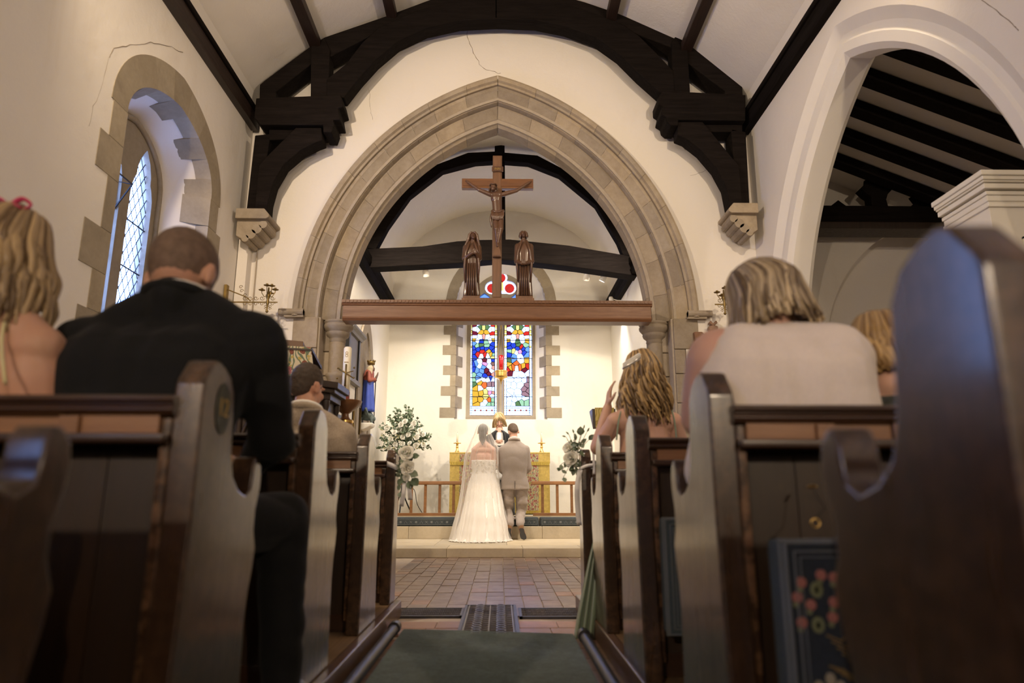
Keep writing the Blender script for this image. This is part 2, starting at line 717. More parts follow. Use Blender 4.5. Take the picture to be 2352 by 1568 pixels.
# ---- sanctuary steps, built of slabs
step = struct(MB().box(-CX - .05, CX + .05, 8.885, 10.9, -0.1, 0.102).build('step_lower', M_MORTAR))
sx = -CX
i = 0
ws = [0.62, 0.82, 0.95, 0.74, 0.9, 0.6]
while sx < CX - 0.05:
    w = min(ws[i % 6], CX - sx)
    MB().box(sx + .002, sx + w - .002, 8.874, 9.42, 0.0, 0.111).build('slab', M_STEP, step, bevel=.006)
    sx += w
    i += 1
sx = -CX
while sx < CX - 0.05:
    w = min(ws[(i + 2) % 6] * 1.3, CX - sx)
    MB().box(sx + .002, sx + w - .002, 9.424, 10.8, 0.05, 0.111).build('slab', M_STEP, step, bevel=.004)
    sx += w
    i += 1
step2 = struct(MB().box(-CX - .05, CX + .05, 10.80, 13.1, 0.0, 0.285).build('step_upper', M_MORTAR))
sx = -CX
while sx < CX - 0.05:
    w = min(ws[(i + 1) % 6] * 1.15, CX - sx)
    MB().box(sx + .002, sx + w - .002, 10.788, 11.08, 0.112, 0.293).build('slab', M_STEP, step2, bevel=.006)
    sx += w
    i += 1
struct(MB().box(-CX - .05, CX + .05, 11.08, 13.1, 0.285, 0.44).build('sanctuary_floor', M_STEP))

# ---- nave east wall with the chancel arch


def arch_outline(r, n=24):
    pts = []
    for side in (-1, 1):
        th = math.acos(CLIP / r)
        seq = range(n + 1) if side == -1 else range(n - 1, -1, -1)
        for k in seq:
            a = th * k / n
            pts.append((AX0 - side * CLIP + side * r * math.cos(a), ZS + r * math.sin(a)))
    return pts


R_HOOD, R_OUT, R_MID, R_IN = 3.16, 3.06, 2.88, 2.65
hole = arch_outline(R_OUT - 0.05)
xi = hole[0][0], hole[-1][0]
hole = [(xi[0], -0.3)] + hole + [(xi[1], -0.3)]
out = [(-3.4, -0.2), (xi[0], -0.2)] + hole[1:-1] + [(xi[1], -0.2), (3.4, -0.2), (3.4, 7.4), (-3.4, 7.4)]
wall_e = struct(plate(out, [], 'y', YW, YWB).build('wall_east', M_PLASTER))


def arch_pieces(prof, cnt, nm, mt, sub=4, gap=0.0014, parent=None):
    rmid = sum(p[0] for p in prof) / len(prof)
    for side in (-1, 1):
        L = math.acos(CLIP / rmid) * rmid
        cuts = [0.0]
        for k in range(cnt):
            cuts.append(cuts[-1] + 1 + rnd.uniform(-.18, .18))
        cuts = [c / cuts[-1] for c in cuts]
        for k in range(cnt):
            g = gap / L
            m = MB().sweep_arc(prof, AX0, ZS, side, cuts[k] + (g if k else 0), cuts[k + 1] - (g if k < cnt - 1 else 0.0008), sub, 0, CLIP)
            o = m.build(nm, mt, parent)
            auto_smooth(o, 30)


# mortar core behind the stones
core = MB()
for side in (-1, 1):
    core.sweep_arc([(R_IN + .03, 7.66), (R_MID + .02, 7.66), (R_MID + .02, 7.53), (R_OUT - .01, 7.53), (R_OUT - .01, 8.08), (R_IN + .16, 8.08), (R_IN + .03, 7.9)], AX0, ZS, side, 0, 1, 24, 0, CLIP)
core.build('arch_core', M_MORTAR, wall_e)
arch_pieces([(R_OUT, YW + .02), (R_OUT, YW - .045), (R_OUT + .025, YW - .05), (R_OUT + .04, YW - .08), (R_OUT + .075, YW - .09), (R_HOOD, YW - .08), (R_HOOD, YW + .02)], 9, 'hood_stone', M_STONE, 5, parent=wall_e)
arch_pieces([(R_OUT - .002, YW - .012), (R_OUT - .04, YW - .012), (R_OUT - .065, YW + .012), (R_MID + .05, YW + .03), (R_MID + .012, YW + .055), (R_MID, YW + .10), (R_MID, YW + .2), (R_OUT - .002, YW + .2)], 10, 'voussoir', M_STONE, 4, parent=wall_e)
arch_pieces([(R_MID + .03, YW + .13), (R_MID - .02, YW + .12), (R_MID - .05, YW + .14), (R_IN + .08, YW + .15), (R_IN, YW + .22), (R_IN, YW + .40), (R_IN + .14, YWB + .005), (R_MID + .03, YWB + .005)], 9, 'voussoir', M_STONE, 4, parent=wall_e)
# hood stops
for side in (-1, 1):
    xs = AX0 + side * (R_HOOD - CLIP)
    m = MB().box(xs - side * .125, xs + side * .14, YW - .085, YW + .01, ZS + .015, ZS + .06)
    m.box(xs - side * .125, xs + side * .09, YW - .07, YW + .01, ZS - .02, ZS + .02)
    m.tube([(xs - side * .125, YW - .06, ZS + .04), (xs + side * .15, YW - .06, ZS + .04)], .04, 10)
    m.build('hood_stop', M_STONE, wall_e)
# jambs: outer order blocks with ragged outer edges, inner flat, corbelled shaft with capital
for side in (-1, 1):
    xi_ = AX0 + side * (R_MID - CLIP)
    xo_ = AX0 + side * (R_OUT - CLIP)
    z = ZS
    k = 0
    hs = [0.36, 0.28, 0.33, 0.26, 0.31, 0.35, 0.27, 0.36, 0.3]
    ext = [0.10, -0.06, 0.07, -0.02, 0.10, -0.05, 0.05, 0.10, 0.0]
    while z > 0.02:
        h = min(hs[k % 9], z)
        MB().box(xi_, xo_ + side * ext[k % 9], YW - .012, YW + .3, z - h + .003, z - .002).build('jamb_stone', M_STONE, wall_e, bevel=.01)
        MB().box(AX0 + side * (R_IN + .13 - CLIP), xi_ + side * .05, YW + .2, YWB + .005, z - h + .003, z - .002).build('jamb_stone', M_STONE, wall_e, bevel=.015)
        z -= h
        k += 1
    MB().box(xi_ - side * .02, xo_, YW + .02, YWB - .02, 0, ZS).build('jamb_core', M_MORTAR, wall_e)
    cx_ = AX0 + side * (2.71 - CLIP)
    prof = [(r_ * .84, z_) for r_, z_ in [(0.0, 0.0), (.19, 0.0), (.205, -.02), (.19, -.04), (.205, -.06), (.20, -.085), (.165, -.12), (.155, -.13), (.16, -.15), (.15, -.175), (.115, -.20), (.108, -.215), (.115, -.235), (.105, -.25)]]
    m = MB().lathe(prof, (cx_, YW + .24, ZS), 28)
    auto_smooth(m.build('capital', M_STONE, wall_e), 50)
    m = MB().lathe([(.09, -.25), (.09, -.60)], (cx_, YW + .24, ZS), 24)
    auto_smooth(m.build('shaft', M_STONE, wall_e), 50)
    m = MB().lathe([(.09, -.60), (.108, -.615), (.116, -.635), (.108, -.655), (.10, -.67), (.085, -.72), (.06, -.78), (.04, -.83), (.0, -.85)], (cx_, YW + .24, ZS), 24)
    auto_smooth(m.build('shaft_corbel', M_STONE, wall_e), 50)

# plaster cracks (thin open joints)
M_CRACK = plain('crack_shadow', (0.22, 0.17, 0.12), 0.9)  # dark colour of the crack lines


def crack(pts, parent, wall='Y', at=YW, r=0.0035):
    path = []
    for a, b in zip(pts, pts[1:]):
        for k in range(4):
            t = k / 4
            path.append((a[0] + (b[0] - a[0]) * t + rnd.uniform(-2, 2), a[1] + (b[1] - a[1]) * t + rnd.uniform(-2, 2)))
    path.append(pts[-1])
    P = [PY(u, v, at) if wall == 'Y' else PX(u, v, at) for u, v in path]
    MB().tube(P, [r * rnd.uniform(.5, 1.2) for _ in P], 4).build('crack', M_CRACK, parent)


crack([(1074, 55), (1072, 85), (1088, 120), (1102, 148), (1125, 163), (1150, 168)], wall_e)
crack([(848, 205), (852, 255), (856, 275)], wall_e, r=.002)
crack([(1585, 405), (1625, 390), (1636, 375)], wall_e, r=.002)
# boxed-in conduit in the corner
MB().box(-2.97, -2.86, 7.36, 7.5, 0, 3.62).build('corner_pilaster', M_PLASTER, wall_e)
MB().tube([(-2.80, 7.485, 2.0), (-2.80, 7.485, 3.6)], .008, 6).build('cable', M_MORTAR, wall_e)

# ---- left wall with the two-light window
WC, WZ = 5.76, 3.72


def oval(a, b, z0, n=20, p=1.0, c=WC, zs=WZ):
    pts = [(c - a, z0)]
    for k in range(n + 1):
        th = math.pi - math.pi * k / n
        s = math.sin(th)
        w = math.cos(th)
        # slightly pointed
        pts.append((c + a * w, zs + b * (s ** 0.92) * (1 + 0.06 * (1 - abs(w)) ** 2)))
    pts.append((c + a, z0))
    return pts


SILL = 1.75
# other nave windows: same opening further west (behind the camera's view) let the daylight in
WIN_L = [WC, -2.6]
holes = [[(p[0] - WC + c, p[1]) for p in oval(.82, .53, SILL)] for c in WIN_L]
wall_l = struct(plate([(-6.2, -0.2), (7.6, -0.2), (7.6, 5.45), (-6.2, 5.45)], holes, 'x', XL - .06, XL).build('wall_left', M_PLASTER))


def nave_window(c, full):
    """splayed reveal, stone surround, frame with two cusped lights, leaded glazing"""
    par = wall_l
    o1 = [(p[0] - WC + c, p[1]) for p in oval(.82, .53, SILL)]
    i1 = [(p[0] - WC + c, p[1]) for p in oval(.56, .50, SILL + .12, zs=3.62)]
    m = MB()
    n = len(o1)
    m.add([(XL - .06, a, b) for a, b in o1] + [(XL - .40, a, b) for a, b in i1],
          [(k, (k + 1) % n, n + (k + 1) % n, n + k) for k in range(n)])
    auto_smooth(m.build('window_reveal', M_PLASTER, par), 40)
    # surround stones: jamb quoins and arch voussoirs, proud of the plaster, lining the arris
    if full:
        for s in (-1, 1):
            z = WZ
            k = 0
            while z > SILL:
                h = [0.30, 0.30, 0.42, 0.33, 0.30, 0.36][k % 6]
                lo = max(SILL, z - h)
                e = 1.00 if k % 2 == 0 else 1.14
                e = e - .03 * (k % 3)
                d = .05 if k % 2 else .17
                a0, a1 = c + s * .80, c + s * e
                m = MB().box(XL - .03, XL + .006, a0, a1, lo + .002, z - .002)
                m.add([(XL + .004, a0, lo + .002), (XL + .004, a0, z - .002), (XL - .06 - d, a0 - s * d * .76 + s * .012, z - .002), (XL - .06 - d, a0 - s * d * .76 + s * .012, lo + .002),
                       (XL + .004, a0 + s * .05, lo + .002), (XL + .004, a0 + s * .05, z - .002), (XL - .06 - d, a0 - s * d * .76 + s * .06, z - .002), (XL - .06 - d, a0 - s * d * .76 + s * .06, lo + .002)],
                      [(0, 1, 2, 3), (4, 7, 6, 5), (0, 4, 5, 1), (3, 2, 6, 7), (1, 5, 6, 2), (0, 3, 7, 4)])
                m.build('surround_stone', M_STONE_W, par)
                z = lo
                k += 1
        N = 9
        ip = oval(.81, .52, SILL, 36)[1:-1]
        op = oval(1.03, .80, SILL, 36)[1:-1]
        dp = oval(.70, .51, SILL, 36, zs=3.68)[1:-1]
        for k in range(N):
            a, b = k * 4, k * 4 + 4
            dx = .07 if k % 2 else .16
            mx = dx / .34
            m = MB()
            sec = []
            for q in range(a, b + 1):
                pin = Vector((XL + .006, ip[q][0] - WC + c, ip[q][1]))
                pout = Vector((XL + .006, op[q][0] - WC + c, op[q][1]))
                inn = Vector((XL - .06 - dx, c + (ip[q][0] - WC) * (1 - .30 * mx), WZ - .1 * mx + (ip[q][1] - WZ) * (1 - .03 * mx)))
                inn2 = inn + Vector((0, (ip[q][0] - WC) * .08, .05))
                pob = pout + Vector((-.05, 0, 0))
                sec.append([pin, pout, pob, inn2, inn])
            for si, s5 in enumerate(sec):
                if si == 0:
                    s5[:] = [p + (sec[1][j] - p) * .012 for j, p in enumerate(s5)]
            vs = [p for s5 in sec for p in s5]
            fs = []
            for q in range(len(sec) - 1):
                for j in range(5):
                    jj = (j + 1) % 5
                    fs.append((q * 5 + j, q * 5 + jj, q * 5 + 5 + jj, q * 5 + 5 + j))
            fs.append((0, 1, 2, 3, 4))
            fs.append(tuple((len(sec) - 1) * 5 + j for j in (4, 3, 2, 1, 0)))
            m.add(vs, fs)
            m.build('surround_voussoir', M_STONE_W, par)
    # stone frame plate with two lights
    w = struct(MB().box(XL - .52, XL - .40, c - .60, c + .60, SILL + .02, SILL + .13).build('window_1' if full else 'window_2', M_STONE_W))
    lights = []
    for s in (-1, 1):
        lc = c + s * .265
        pts = [(lc - .19, SILL + .13), (lc - .19, 3.42), (lc - .185, 3.52), (lc - .15, 3.62), (lc - .125, 3.66), (lc - .12, 3.74), (lc - .08, 3.86), (lc, 3.97),
               (lc + .08, 3.86), (lc + .12, 3.74), (lc + .125, 3.66), (lc + .15, 3.62), (lc + .185, 3.52), (lc + .19, 3.42), (lc + .19, SILL + .13)]
        lights.append(pts)
    outer = [(p[0] - WC + c, p[1]) for p in oval(.62, .58, SILL + .06, zs=3.62)]
    plate(outer, lights, 'x', XL - .50, XL - .40).build('window_frame', M_STONE_W, w, bevel=.012)
    if not full:
        for pts in lights:
            MB().prism(pts, 'x', XL - .456, XL - .452).build('pane', M_GLASS, w)
        return w
    # hood moulding rib between frame and reveal
    rib = [(XL - .39, p[0] - WC + c, p[1]) for p in oval(.555, .49, SILL + .14, zs=3.60)]
    MB().tube(rib, .028, 8).build('frame_rib', M_STONE_W, w, smooth=True)
    # leading: diamond quarries
    qw, qh = .098, .165
    q = MB().add([(0, -qw / 2 + .003, 0), (0, 0, -qh / 2 + .005), (0, qw / 2 - .003, 0), (0, 0, qh / 2 - .005)], [(0, 1, 2, 3)]).mesh('quarry', fix=False)
    q.materials.append(M_GLASS)
    for s in (-1, 1):
        lc = c + s * .265
        lead = MB()
        for i in range(-30, 34):
            for sg in (-1, 1):
                # lines z = z0 + sg*(qh/qw)*(y-lc)
                z0 = 2.9 + i * qh
                ya, yb = lc - .195, lc + .195
                za, zb = z0 + sg * qh / qw * (ya - lc), z0 + sg * qh / qw * (yb - lc)
                lo, hi = SILL + .12, 4.0
                A, B = (ya, za), (yb, zb)
                t0, t1 = 0.0, 1.0
                dz = zb - za
                ta, tb = (lo - za) / dz, (hi - za) / dz
                t0, t1 = max(t0, min(ta, tb)), min(t1, max(ta, tb))
                if t1 - t0 > 0.02:
                    p = [(XL - .45, ya + (yb - ya) * t, za + dz * t) for t in (t0, t1)]
                    lead.tube(p, .0042, 4)
        lead.build('lead_lattice', M_LEAD, w)
        for j, z in enumerate((2.35, 2.78, 3.22)):
            MB().tube([(XL - .44, lc - .2, z), (XL - .44, lc + .2, z)], .007, 6).build('saddle_bar', M_LEAD, w)
        for i in range(-26, 27):
            for j in range(-4, 5):
                z = 2.9 + i * qh / 2
                yq = lc + j * qw / 2
                if (i + j) % 2 == 0:
                    continue
                half = .19 if z < 3.45 else .19 * max(0, 1 - ((z - 3.45) / .52) ** 1.3)
                if abs(yq - lc) < half + .02 and SILL + .1 < z < 3.97:
                    o = bpy.data.objects.new('quarry', q)
                    COL.objects.link(o)
                    o.parent = w
                    o.location = (XL - .452, yq, z)
    # hopper ventilator standing open in the left light
    lc = c - .265
    m = MB().tube([(XL - .43, lc - .18, 3.22), (XL - .30, lc - .18, 3.45), (XL - .30, lc + .18, 3.45), (XL - .43, lc + .18, 3.22)], .009, 6, closed=True)
    for k in (-1, 1):
        m.tube([(XL - .43, lc + k * .18, 3.22), (XL - .44, lc + k * .18, 3.48), (XL - .30, lc + k * .18, 3.45)], .006, 6)
    m.build('hopper_ventilator', M_BLACKM, w)
    return w


def make_glass(name, col, rough=0.0, diffuse=0.06):
    t = NT(name)
    tr = t.n('ShaderNodeBsdfTransparent')
    tr.inputs[0].default_value = (*col, 1)
    tl_ = t.n('ShaderNodeBsdfTranslucent')
    tl_.inputs[0].default_value = (*col, 1)
    gl = t.n('ShaderNodeBsdfGlossy')
    gl.inputs['Roughness'].default_value = 0.1
    m1 = t.n('ShaderNodeMixShader')
    m1.inputs[0].default_value = diffuse
    t.l(tr.outputs[0], m1.inputs[1])
    t.l(tl_.outputs[0], m1.inputs[2])
    m2 = t.n('ShaderNodeMixShader')
    m2.inputs[0].default_value = 0.05
    t.l(m1.outputs[0], m2.inputs[1])
    t.l(gl.outputs[0], m2.inputs[2])
    t.l(m2.outputs[0], t.out.inputs[0])
    return t.m


M_GLASS = make_glass('window_glass', (0.95, 0.98, 1.0), diffuse=0.08)
for ci, c in enumerate(WIN_L):
    nave_window(c, ci == 0)
crack([(250, 130), (262, 112), (300, 104), (345, 98), (385, 105), (420, 120)], wall_l, 'X', XL, .003)
crack([(205, 290), (215, 245), (235, 190), (250, 130)], wall_l, 'X', XL, .0015)

# ---- right wall with its pointed arch into the aisle
RA, RZ, RR, ROFF = 5.28, 1.82, 3.22, 1.11


def rarch(r, n=22, z0=-0.3):
    pts = []
    th = math.acos(ROFF / r)
    for k in range(n + 1):
        a = math.pi - th * k / n
        pts.append((RA + ROFF + r * math.cos(a), RZ + r * math.sin(a)))
    for k in range(1, n + 1):
        a = th * (1 - k / n)
        pts.append((RA - ROFF + r * math.cos(a), RZ + r * math.sin(a)))
    return pts


a_ = rarch(RR)
out = [(-6.2, -0.2), (a_[0][0], -0.2)] + a_ + [(a_[-1][0], -0.2), (7.6, -0.2), (7.6, 5.45), (-6.2, 5.45)]
wall_r = struct(plate(out, [], 'x', XR, XR + .32).build('wall_right', M_PLASTER))
m = MB()
profs = [(3.222, XR - .001), (3.13, XR + .06), (3.07, XR + .06), (3.05, XR + .045), (2.97, XR + .05), (2.92, XR + .10), (2.92, XR + .29), (2.95, XR + .335), (3.222, XR + .335)]
ol = []
for r, x in profs:
    a = rarch(r)
    a = [(a[0][0], -0.1)] + a + [(a[-1][0], -0.1)]
    ol.append([(x, p[0], p[1]) for p in a])
n = len(ol[0])
for k in range(len(ol) - 1):
    m.add(ol[k] + ol[k + 1], [(i, i + 1, n + i + 1, n + i) for i in range(n - 1)])
auto_smooth(weld(m).build('arch_moulding', M_ARCHWHITE, wall_r), 30)
crack([(2255, 0), (2290, 25), (2325, 55), (2340, 70)], wall_r, 'X', XR, .003)

# ---- back of the nave, unseen but closes the room
struct(MB().box(-3.6, 7.4, -6.4, -6.2, -0.2, 7.4).build('wall_west', M_PLASTER))

# ---- nave ceiling: canted plaster between the purlins
cp = [(-2.98, 5.18), (-2.93, 5.42), (-2.27, 6.04), (-1.36, 6.50), (0.0, 7.02), (1.36, 6.50), (2.27, 6.04), (2.93, 5.42), (2.98, 5.18)]
cq = [(x * 1.1, z + .12) for x, z in cp][::-1]
ceil = struct(MB().prism(cp + [(3.3, 5.18)] + cq + [(-3.3, 5.18)], 'y', -6.2, 7.6).build('ceiling', M_PLASTER))

# wall plates and purlins
for s, nm in ((-1, 'dark brown moulded wall plate above the lattice window'), (1, 'black wall plate above the white pointed arch')):
    t = thing('wall_plate', nm, 'beam', (s * 2.95, 0.6, 5.0))
    MB().box(s * 2.99, s * 2.90, -6, 7.44, 4.99, 5.16).build('beam', M_PURLIN if s < 0 else M_BLACK_Y, t, bevel=.01)
    MB().box(s * 2.99, s * 2.875, -6, 7.44, 5.16, 5.215).build('moulding', M_BLACK_Y, t, bevel=.012)
for s in (-1, 1):
    side = 'left-hand window' if s < 0 else 'right-hand arch'
    for x, z, w, nm in ((2.22, 6.0, .13, 'lower'), (1.33, 6.42, .12, 'upper')):
        where = ('above the lattice window' if s < 0 else 'above the white pointed arch')
        o = MB().box(s * x - w / 2, s * x + w / 2, -6, 7.30, z - .05, z + .06).build('purlin', M_PURLIN, None, bevel=.01)
        tag(o, '%s dark purlin on the sloping plaster ceiling %s' % (nm, where), 'beam')
o = MB().box(-.07, .07, -6, 7.30, 6.85, 7.05).build('ridge_beam', M_PURLIN, None)
tag(o, 'dark ridge beam along the top of the nave ceiling', 'beam')

# ---- hammer-beam truss against the east wall
TY0, TY1 = 7.18, 7.44


def pxpoly(pts, Y):
    return [(PY(u, v, Y).x, PY(u, v, Y).z) for u, v in pts]


truss = thing('roof_truss', 'black hammer-beam roof truss with arched braces above the stone chancel arch', 'roof truss', (0, 7.3, 3.6))


def z2(L, ox, oy, k):
    return [(ox + x / k, oy + y / k) for x, y in L]


TL = lambda L: z2(L, 500, 0, 2.613)
TR = lambda L: z2(L, 1100, 0, 2.613)


def timber(pts, y0, y1, nm, mt=M_BLACK, bevel=.012):
    MB().prism(pxpoly(pts, 7.18), 'y', y0, y1).build(nm, mt, truss, bevel=bevel)


# principal rafters
timber(TL([(245, 610), (248, 500), (285, 470), (560, 265), (640, 215), (1010, 88), (1260, -5), (1680, -150), (1680, -60), (1250, 75), (960, 185), (680, 330), (560, 375), (345, 545), (350, 610)]), 7.20, 7.43, 'principal_rafter')
timber(TR([(1590, 590), (1585, 490), (1540, 440), (1270, 250), (1190, 180), (860, 80), (640, 5), (95, -150), (95, -60), (500, 50), (880, 170), (1150, 275), (1260, 375), (1480, 540), (1478, 590)]), 7.20, 7.43, 'principal_rafter')
# great arched braces meeting at the crown
timber(TL([(655, 480), (770, 390), (870, 260), (970, 170), (1180, 75), (1400, 5), (1680, -40), (1680, 118), (1450, 130), (1250, 175), (1080, 255), (950, 365), (850, 475), (760, 590), (655, 590)]), 7.16, 7.36, 'arched_brace')
timber(TR([(1165, 430), (1060, 320), (960, 220), (860, 150), (600, 50), (420, 5), (95, -40), (95, 118), (340, 128), (520, 165), (700, 230), (840, 330), (960, 450), (1090, 565), (1175, 575)]), 7.16, 7.36, 'arched_brace')
# queen struts
timber(TL([(560, 270), (640, 230), (675, 300), (665, 590), (558, 590)]), 7.17, 7.38, 'strut')
timber(TR([(1155, 260), (1190, 200), (1250, 240), (1268, 570), (1165, 570)]), 7.17, 7.38, 'strut')
# hammer beams with moulded ends
timber(TL([(240, 605), (745, 585), (762, 655), (730, 665), (742, 735), (700, 735), (706, 765), (690, 810), (640, 808), (640, 765), (265, 765), (228, 720)]), 7.12, 7.44, 'hammer_beam')
timber(TR([(1592, 585), (1095, 560), (1070, 600), (1072, 640), (1095, 655), (1085, 700), (1115, 718), (1120, 745), (1145, 768), (1190, 768), (1190, 735), (1590, 740)]), 7.12, 7.44, 'hammer_beam')
# sole pieces, wall posts, curved brackets below
timber(TL([(300, 765), (640, 768), (640, 790), (420, 825), (300, 830)]), 7.22, 7.44, 'sole_piece')
timber(TR([(1590, 735), (1190, 735), (1190, 760), (1400, 780), (1590, 780)]), 7.22, 7.44, 'sole_piece')
timber(TL([(215, 800), (310, 790), (285, 960), (225, 1280), (160, 1280)]), 7.22, 7.46, 'wall_post')
timber(TR([(1610, 780), (1520, 760), (1535, 960), (1575, 1245), (1635, 1245)]), 7.22, 7.46, 'wall_post')
timber(TL([(625, 770), (632, 845), (590, 860), (500, 905), (400, 990), (335, 1100), (305, 1210), (298, 1280), (222, 1280), (248, 1000), (290, 950), (430, 810), (470, 770)]), 7.16, 7.36, 'curved_bracket')
timber(TR([(1190, 735), (1190, 815), (1240, 835), (1330, 905), (1420, 1010), (1480, 1120), (1505, 1245), (1580, 1245), (1560, 1000), (1500, 930), (1380, 780), (1340, 735)]), 7.16, 7.36, 'curved_bracket')

# carved stone corbels under the wall posts
for s in (-1, 1):
    c = thing('stone_corbel', 'carved stone corbel under the black wall post ' + ('by the bracket candelabrum with four cups' if s < 0 else 'beside the white pointed arch'), 'corbel', (s * 2.76, 7.38, 3.6), None)
    a, b = (PY(553, 490, 7.25), PY(627, 515, 7.25)) if s < 0 else (PY(1730, 478, 7.25), PY(1665, 505, 7.25))
    xw = a.x
    xi = b.x
    zt = a.z
    m = MB().prism([(xw, zt), (xi + s * .06, zt), (xi, zt - .07), (xi, zt - .10), (xi + s * .03, zt - .12), (xw, zt - .12)], 'y', 7.10, 7.5)
    m.build('abacus', M_STONE, c, bevel=.008)
    m = MB().prism([(xw, zt - .11), (xi + s * .03, zt - .11), (xw + (xi - xw) * .82, zt - .18), (xw + (xi - xw) * .64, zt - .24), (xw + (xi - xw) * .48, zt - .30), (xw + (xi - xw) * .28, zt - .36), (xw, zt - .30)], 'y', 7.16, 7.5)
    m.build('body', M_STONE, c, bevel=.01)
    m = MB()
    for k, (f, dz, r) in enumerate(((.80, .17, .045), (.62, .225, .055), (.46, .285, .055), (.30, .335, .04))):
        x = xw + (xi - xw) * f
        m.tube([(x, 7.15, zt - dz), (x, 7.46, zt - dz)], r, 12)
    m.build('scroll', M_STONE, c, smooth=False)
    m = MB().tube([(xi + s * .06, 7.185, zt - .14), (xw + (xi - xw) * .55, 7.185, zt - .19), (xw + (xi - xw) * .35, 7.185, zt - .33)], .011, 6)
    m.build('carved_rib', M_STONE, c)

# ---- chancel walls, vault, east window
def vault(n=24):
    # wall plate height 4.33, springing to a flattened crown
    ch = [(-2.1, 4.3), (-2.05, 4.75), (-1.92, 5.2), (-1.72, 5.52), (-1.44, 5.78), (-1.0, 6.04), (-.6, 6.19), (0, 6.27)]
    return ch + [(-x, z) for x, z in ch[::-1][1:]]


vp = vault()
struct(MB().prism(vp + [(2.5, 4.3), (2.5, 6.6), (-2.5, 6.6), (-2.5, 4.3)], 'y', YWB - .02, YE + .4).build('ceiling_chancel', M_PLASTER_CH))
auto_smooth(bpy.data.objects['ceiling_chancel'], 40)
# above the vault and round the arch back
wall_cl = struct(MB().box(-CX - .3, -CX, YWB, YE + .4, -0.1, 4.4).build('wall_chancel_left', M_PLASTER_CH))
wall_cr = struct(MB().box(CX, CX + .3, YWB, YE + .4, -0.1, 4.4).build('wall_chancel_right', M_PLASTER_CH))
EWC = 0.012
eo = arch_pts(EWC, .86, 4.30, 2.12, 1.02)
wall_ce = struct(plate([(-2.4, -0.1), (2.4, -0.1), (2.4, 6.6), (-2.4, 6.6)], [eo], 'y', YE, YE + .06).build('wall_chancel_east', M_PLASTER_CH))
ei = arch_pts(EWC, .655, 4.26, 2.16, .80)
n = len(eo)
m = MB().add([(a, YE + .06, b) for a, b in eo] + [(a, YE + .32, b) for a, b in ei], [(k, (k + 1) % n, n + (k + 1) % n, n + k) for k in range(n)])
auto_smooth(m.build('window_reveal', M_PLASTER_CH, wall_ce), 40)
# toothed quoins up both jambs, arch stones above
qz = [2.15, 2.34, 2.56, 2.74, 2.95, 3.13, 3.33, 3.52, 3.72, 3.90, 4.10, 4.30]
for s in (-1, 1):
    for k in range(len(qz) - 1):
        lng = k % 2 == 0
        e0 = .845
        e1 = (1.10 if lng else .95) + rnd.uniform(-.02, .02)
        if k == 0:
            e1 = 1.13
        m = MB().box(EWC + s * e0, EWC + s * e1, YE - .008, YE + .03, qz[k] + .002, qz[k + 1] - .002)
        d = .05 if lng else .16
        m.box(EWC + s * (e0 + .03), EWC + s * (e0 + .012 - d * .0), YE - .002, YE + .06, qz[k] + .002, qz[k + 1] - .002)
        x0 = e0 + .008
        m.add([(EWC + s * (x0), YE - .003, zz) for zz in (qz[k] + .002, qz[k + 1] - .002)] + [(EWC + s * (x0 - d * .75), YE + .05 + d, zz) for zz in (qz[k] + .002, qz[k + 1] - .002)]
              + [(EWC + s * (x0 + .04), YE - .003, zz) for zz in (qz[k] + .002, qz[k + 1] - .002)] + [(EWC + s * (x0 - d * .75 + .04), YE + .05 + d, zz) for zz in (qz[k] + .002, qz[k + 1] - .002)],
              [(0, 1, 3, 2), (4, 6, 7, 5), (0, 4, 5, 1), (2, 3, 7, 6), (1, 5, 7, 3), (0, 2, 6, 4)])
        m.build('quoin', M_STONE_W, wall_ce)
ip = arch_pts(EWC, .86, 4.30, 4.29, 1.02, 12)[1:-1]
op = arch_pts(EWC, 1.06, 4.30, 4.29, 1.22, 12)[1:-1]
for k in range(0, 24, 3):
    m = MB()
    for q in range(k, k + 3):
        a, b, c, d = ip[q], op[q], op[q + 1], ip[q + 1]
        m.add([(a[0], YE - .008, a[1]), (b[0], YE - .008, b[1]), (c[0], YE - .008, c[1]), (d[0], YE - .008, d[1]), (a[0], YE + .05, a[1]), (b[0], YE + .03, b[1]), (c[0], YE + .03, c[1]), (d[0], YE + .05, d[1])],
              [(0, 1, 2, 3), (4, 7, 6, 5), (0, 4, 5, 1), (1, 5, 6, 2), (2, 6, 7, 3), (3, 7, 4, 0)])
    m.build('arch_stone', M_STONE_W, wall_ce)
# ---------------------------------------------------------------- east window: stone frame, stained glass
YG = YE + .36
GK = 0.16


def glass_col(c):
    return tuple(GK * x for x in c)


SG = {'w': (1.0, 1.0, 1.0), 'b': (.012, .035, .33), 'lb': (.10, .22, .62), 'r': (.42, .018, .012), 'dr': (.10, .008, .016), 'y': (.52, .27, .025), 'gy': (.66, .52, .14),
      'g': (.065, .125, .045), 'lg': (.22, .38, .22), 'p': (.55, .22, .36), 'br': (.16, .08, .06), 'm': (.22, .12, .13), 'pk': (.55, .22, .16), 'o': (.55, .10, .02)}
SGM = {}
for k_, c_ in SG.items():
    SGM[k_] = make_glass('stained_glass_' + k_, ((0.9, 0.9, 0.9) if k_ == 'w' else tuple(min(1, x * 0.34 * q_) for x, q_ in zip(c_, (1.75, 1.2, .62)))), diffuse=0.25)


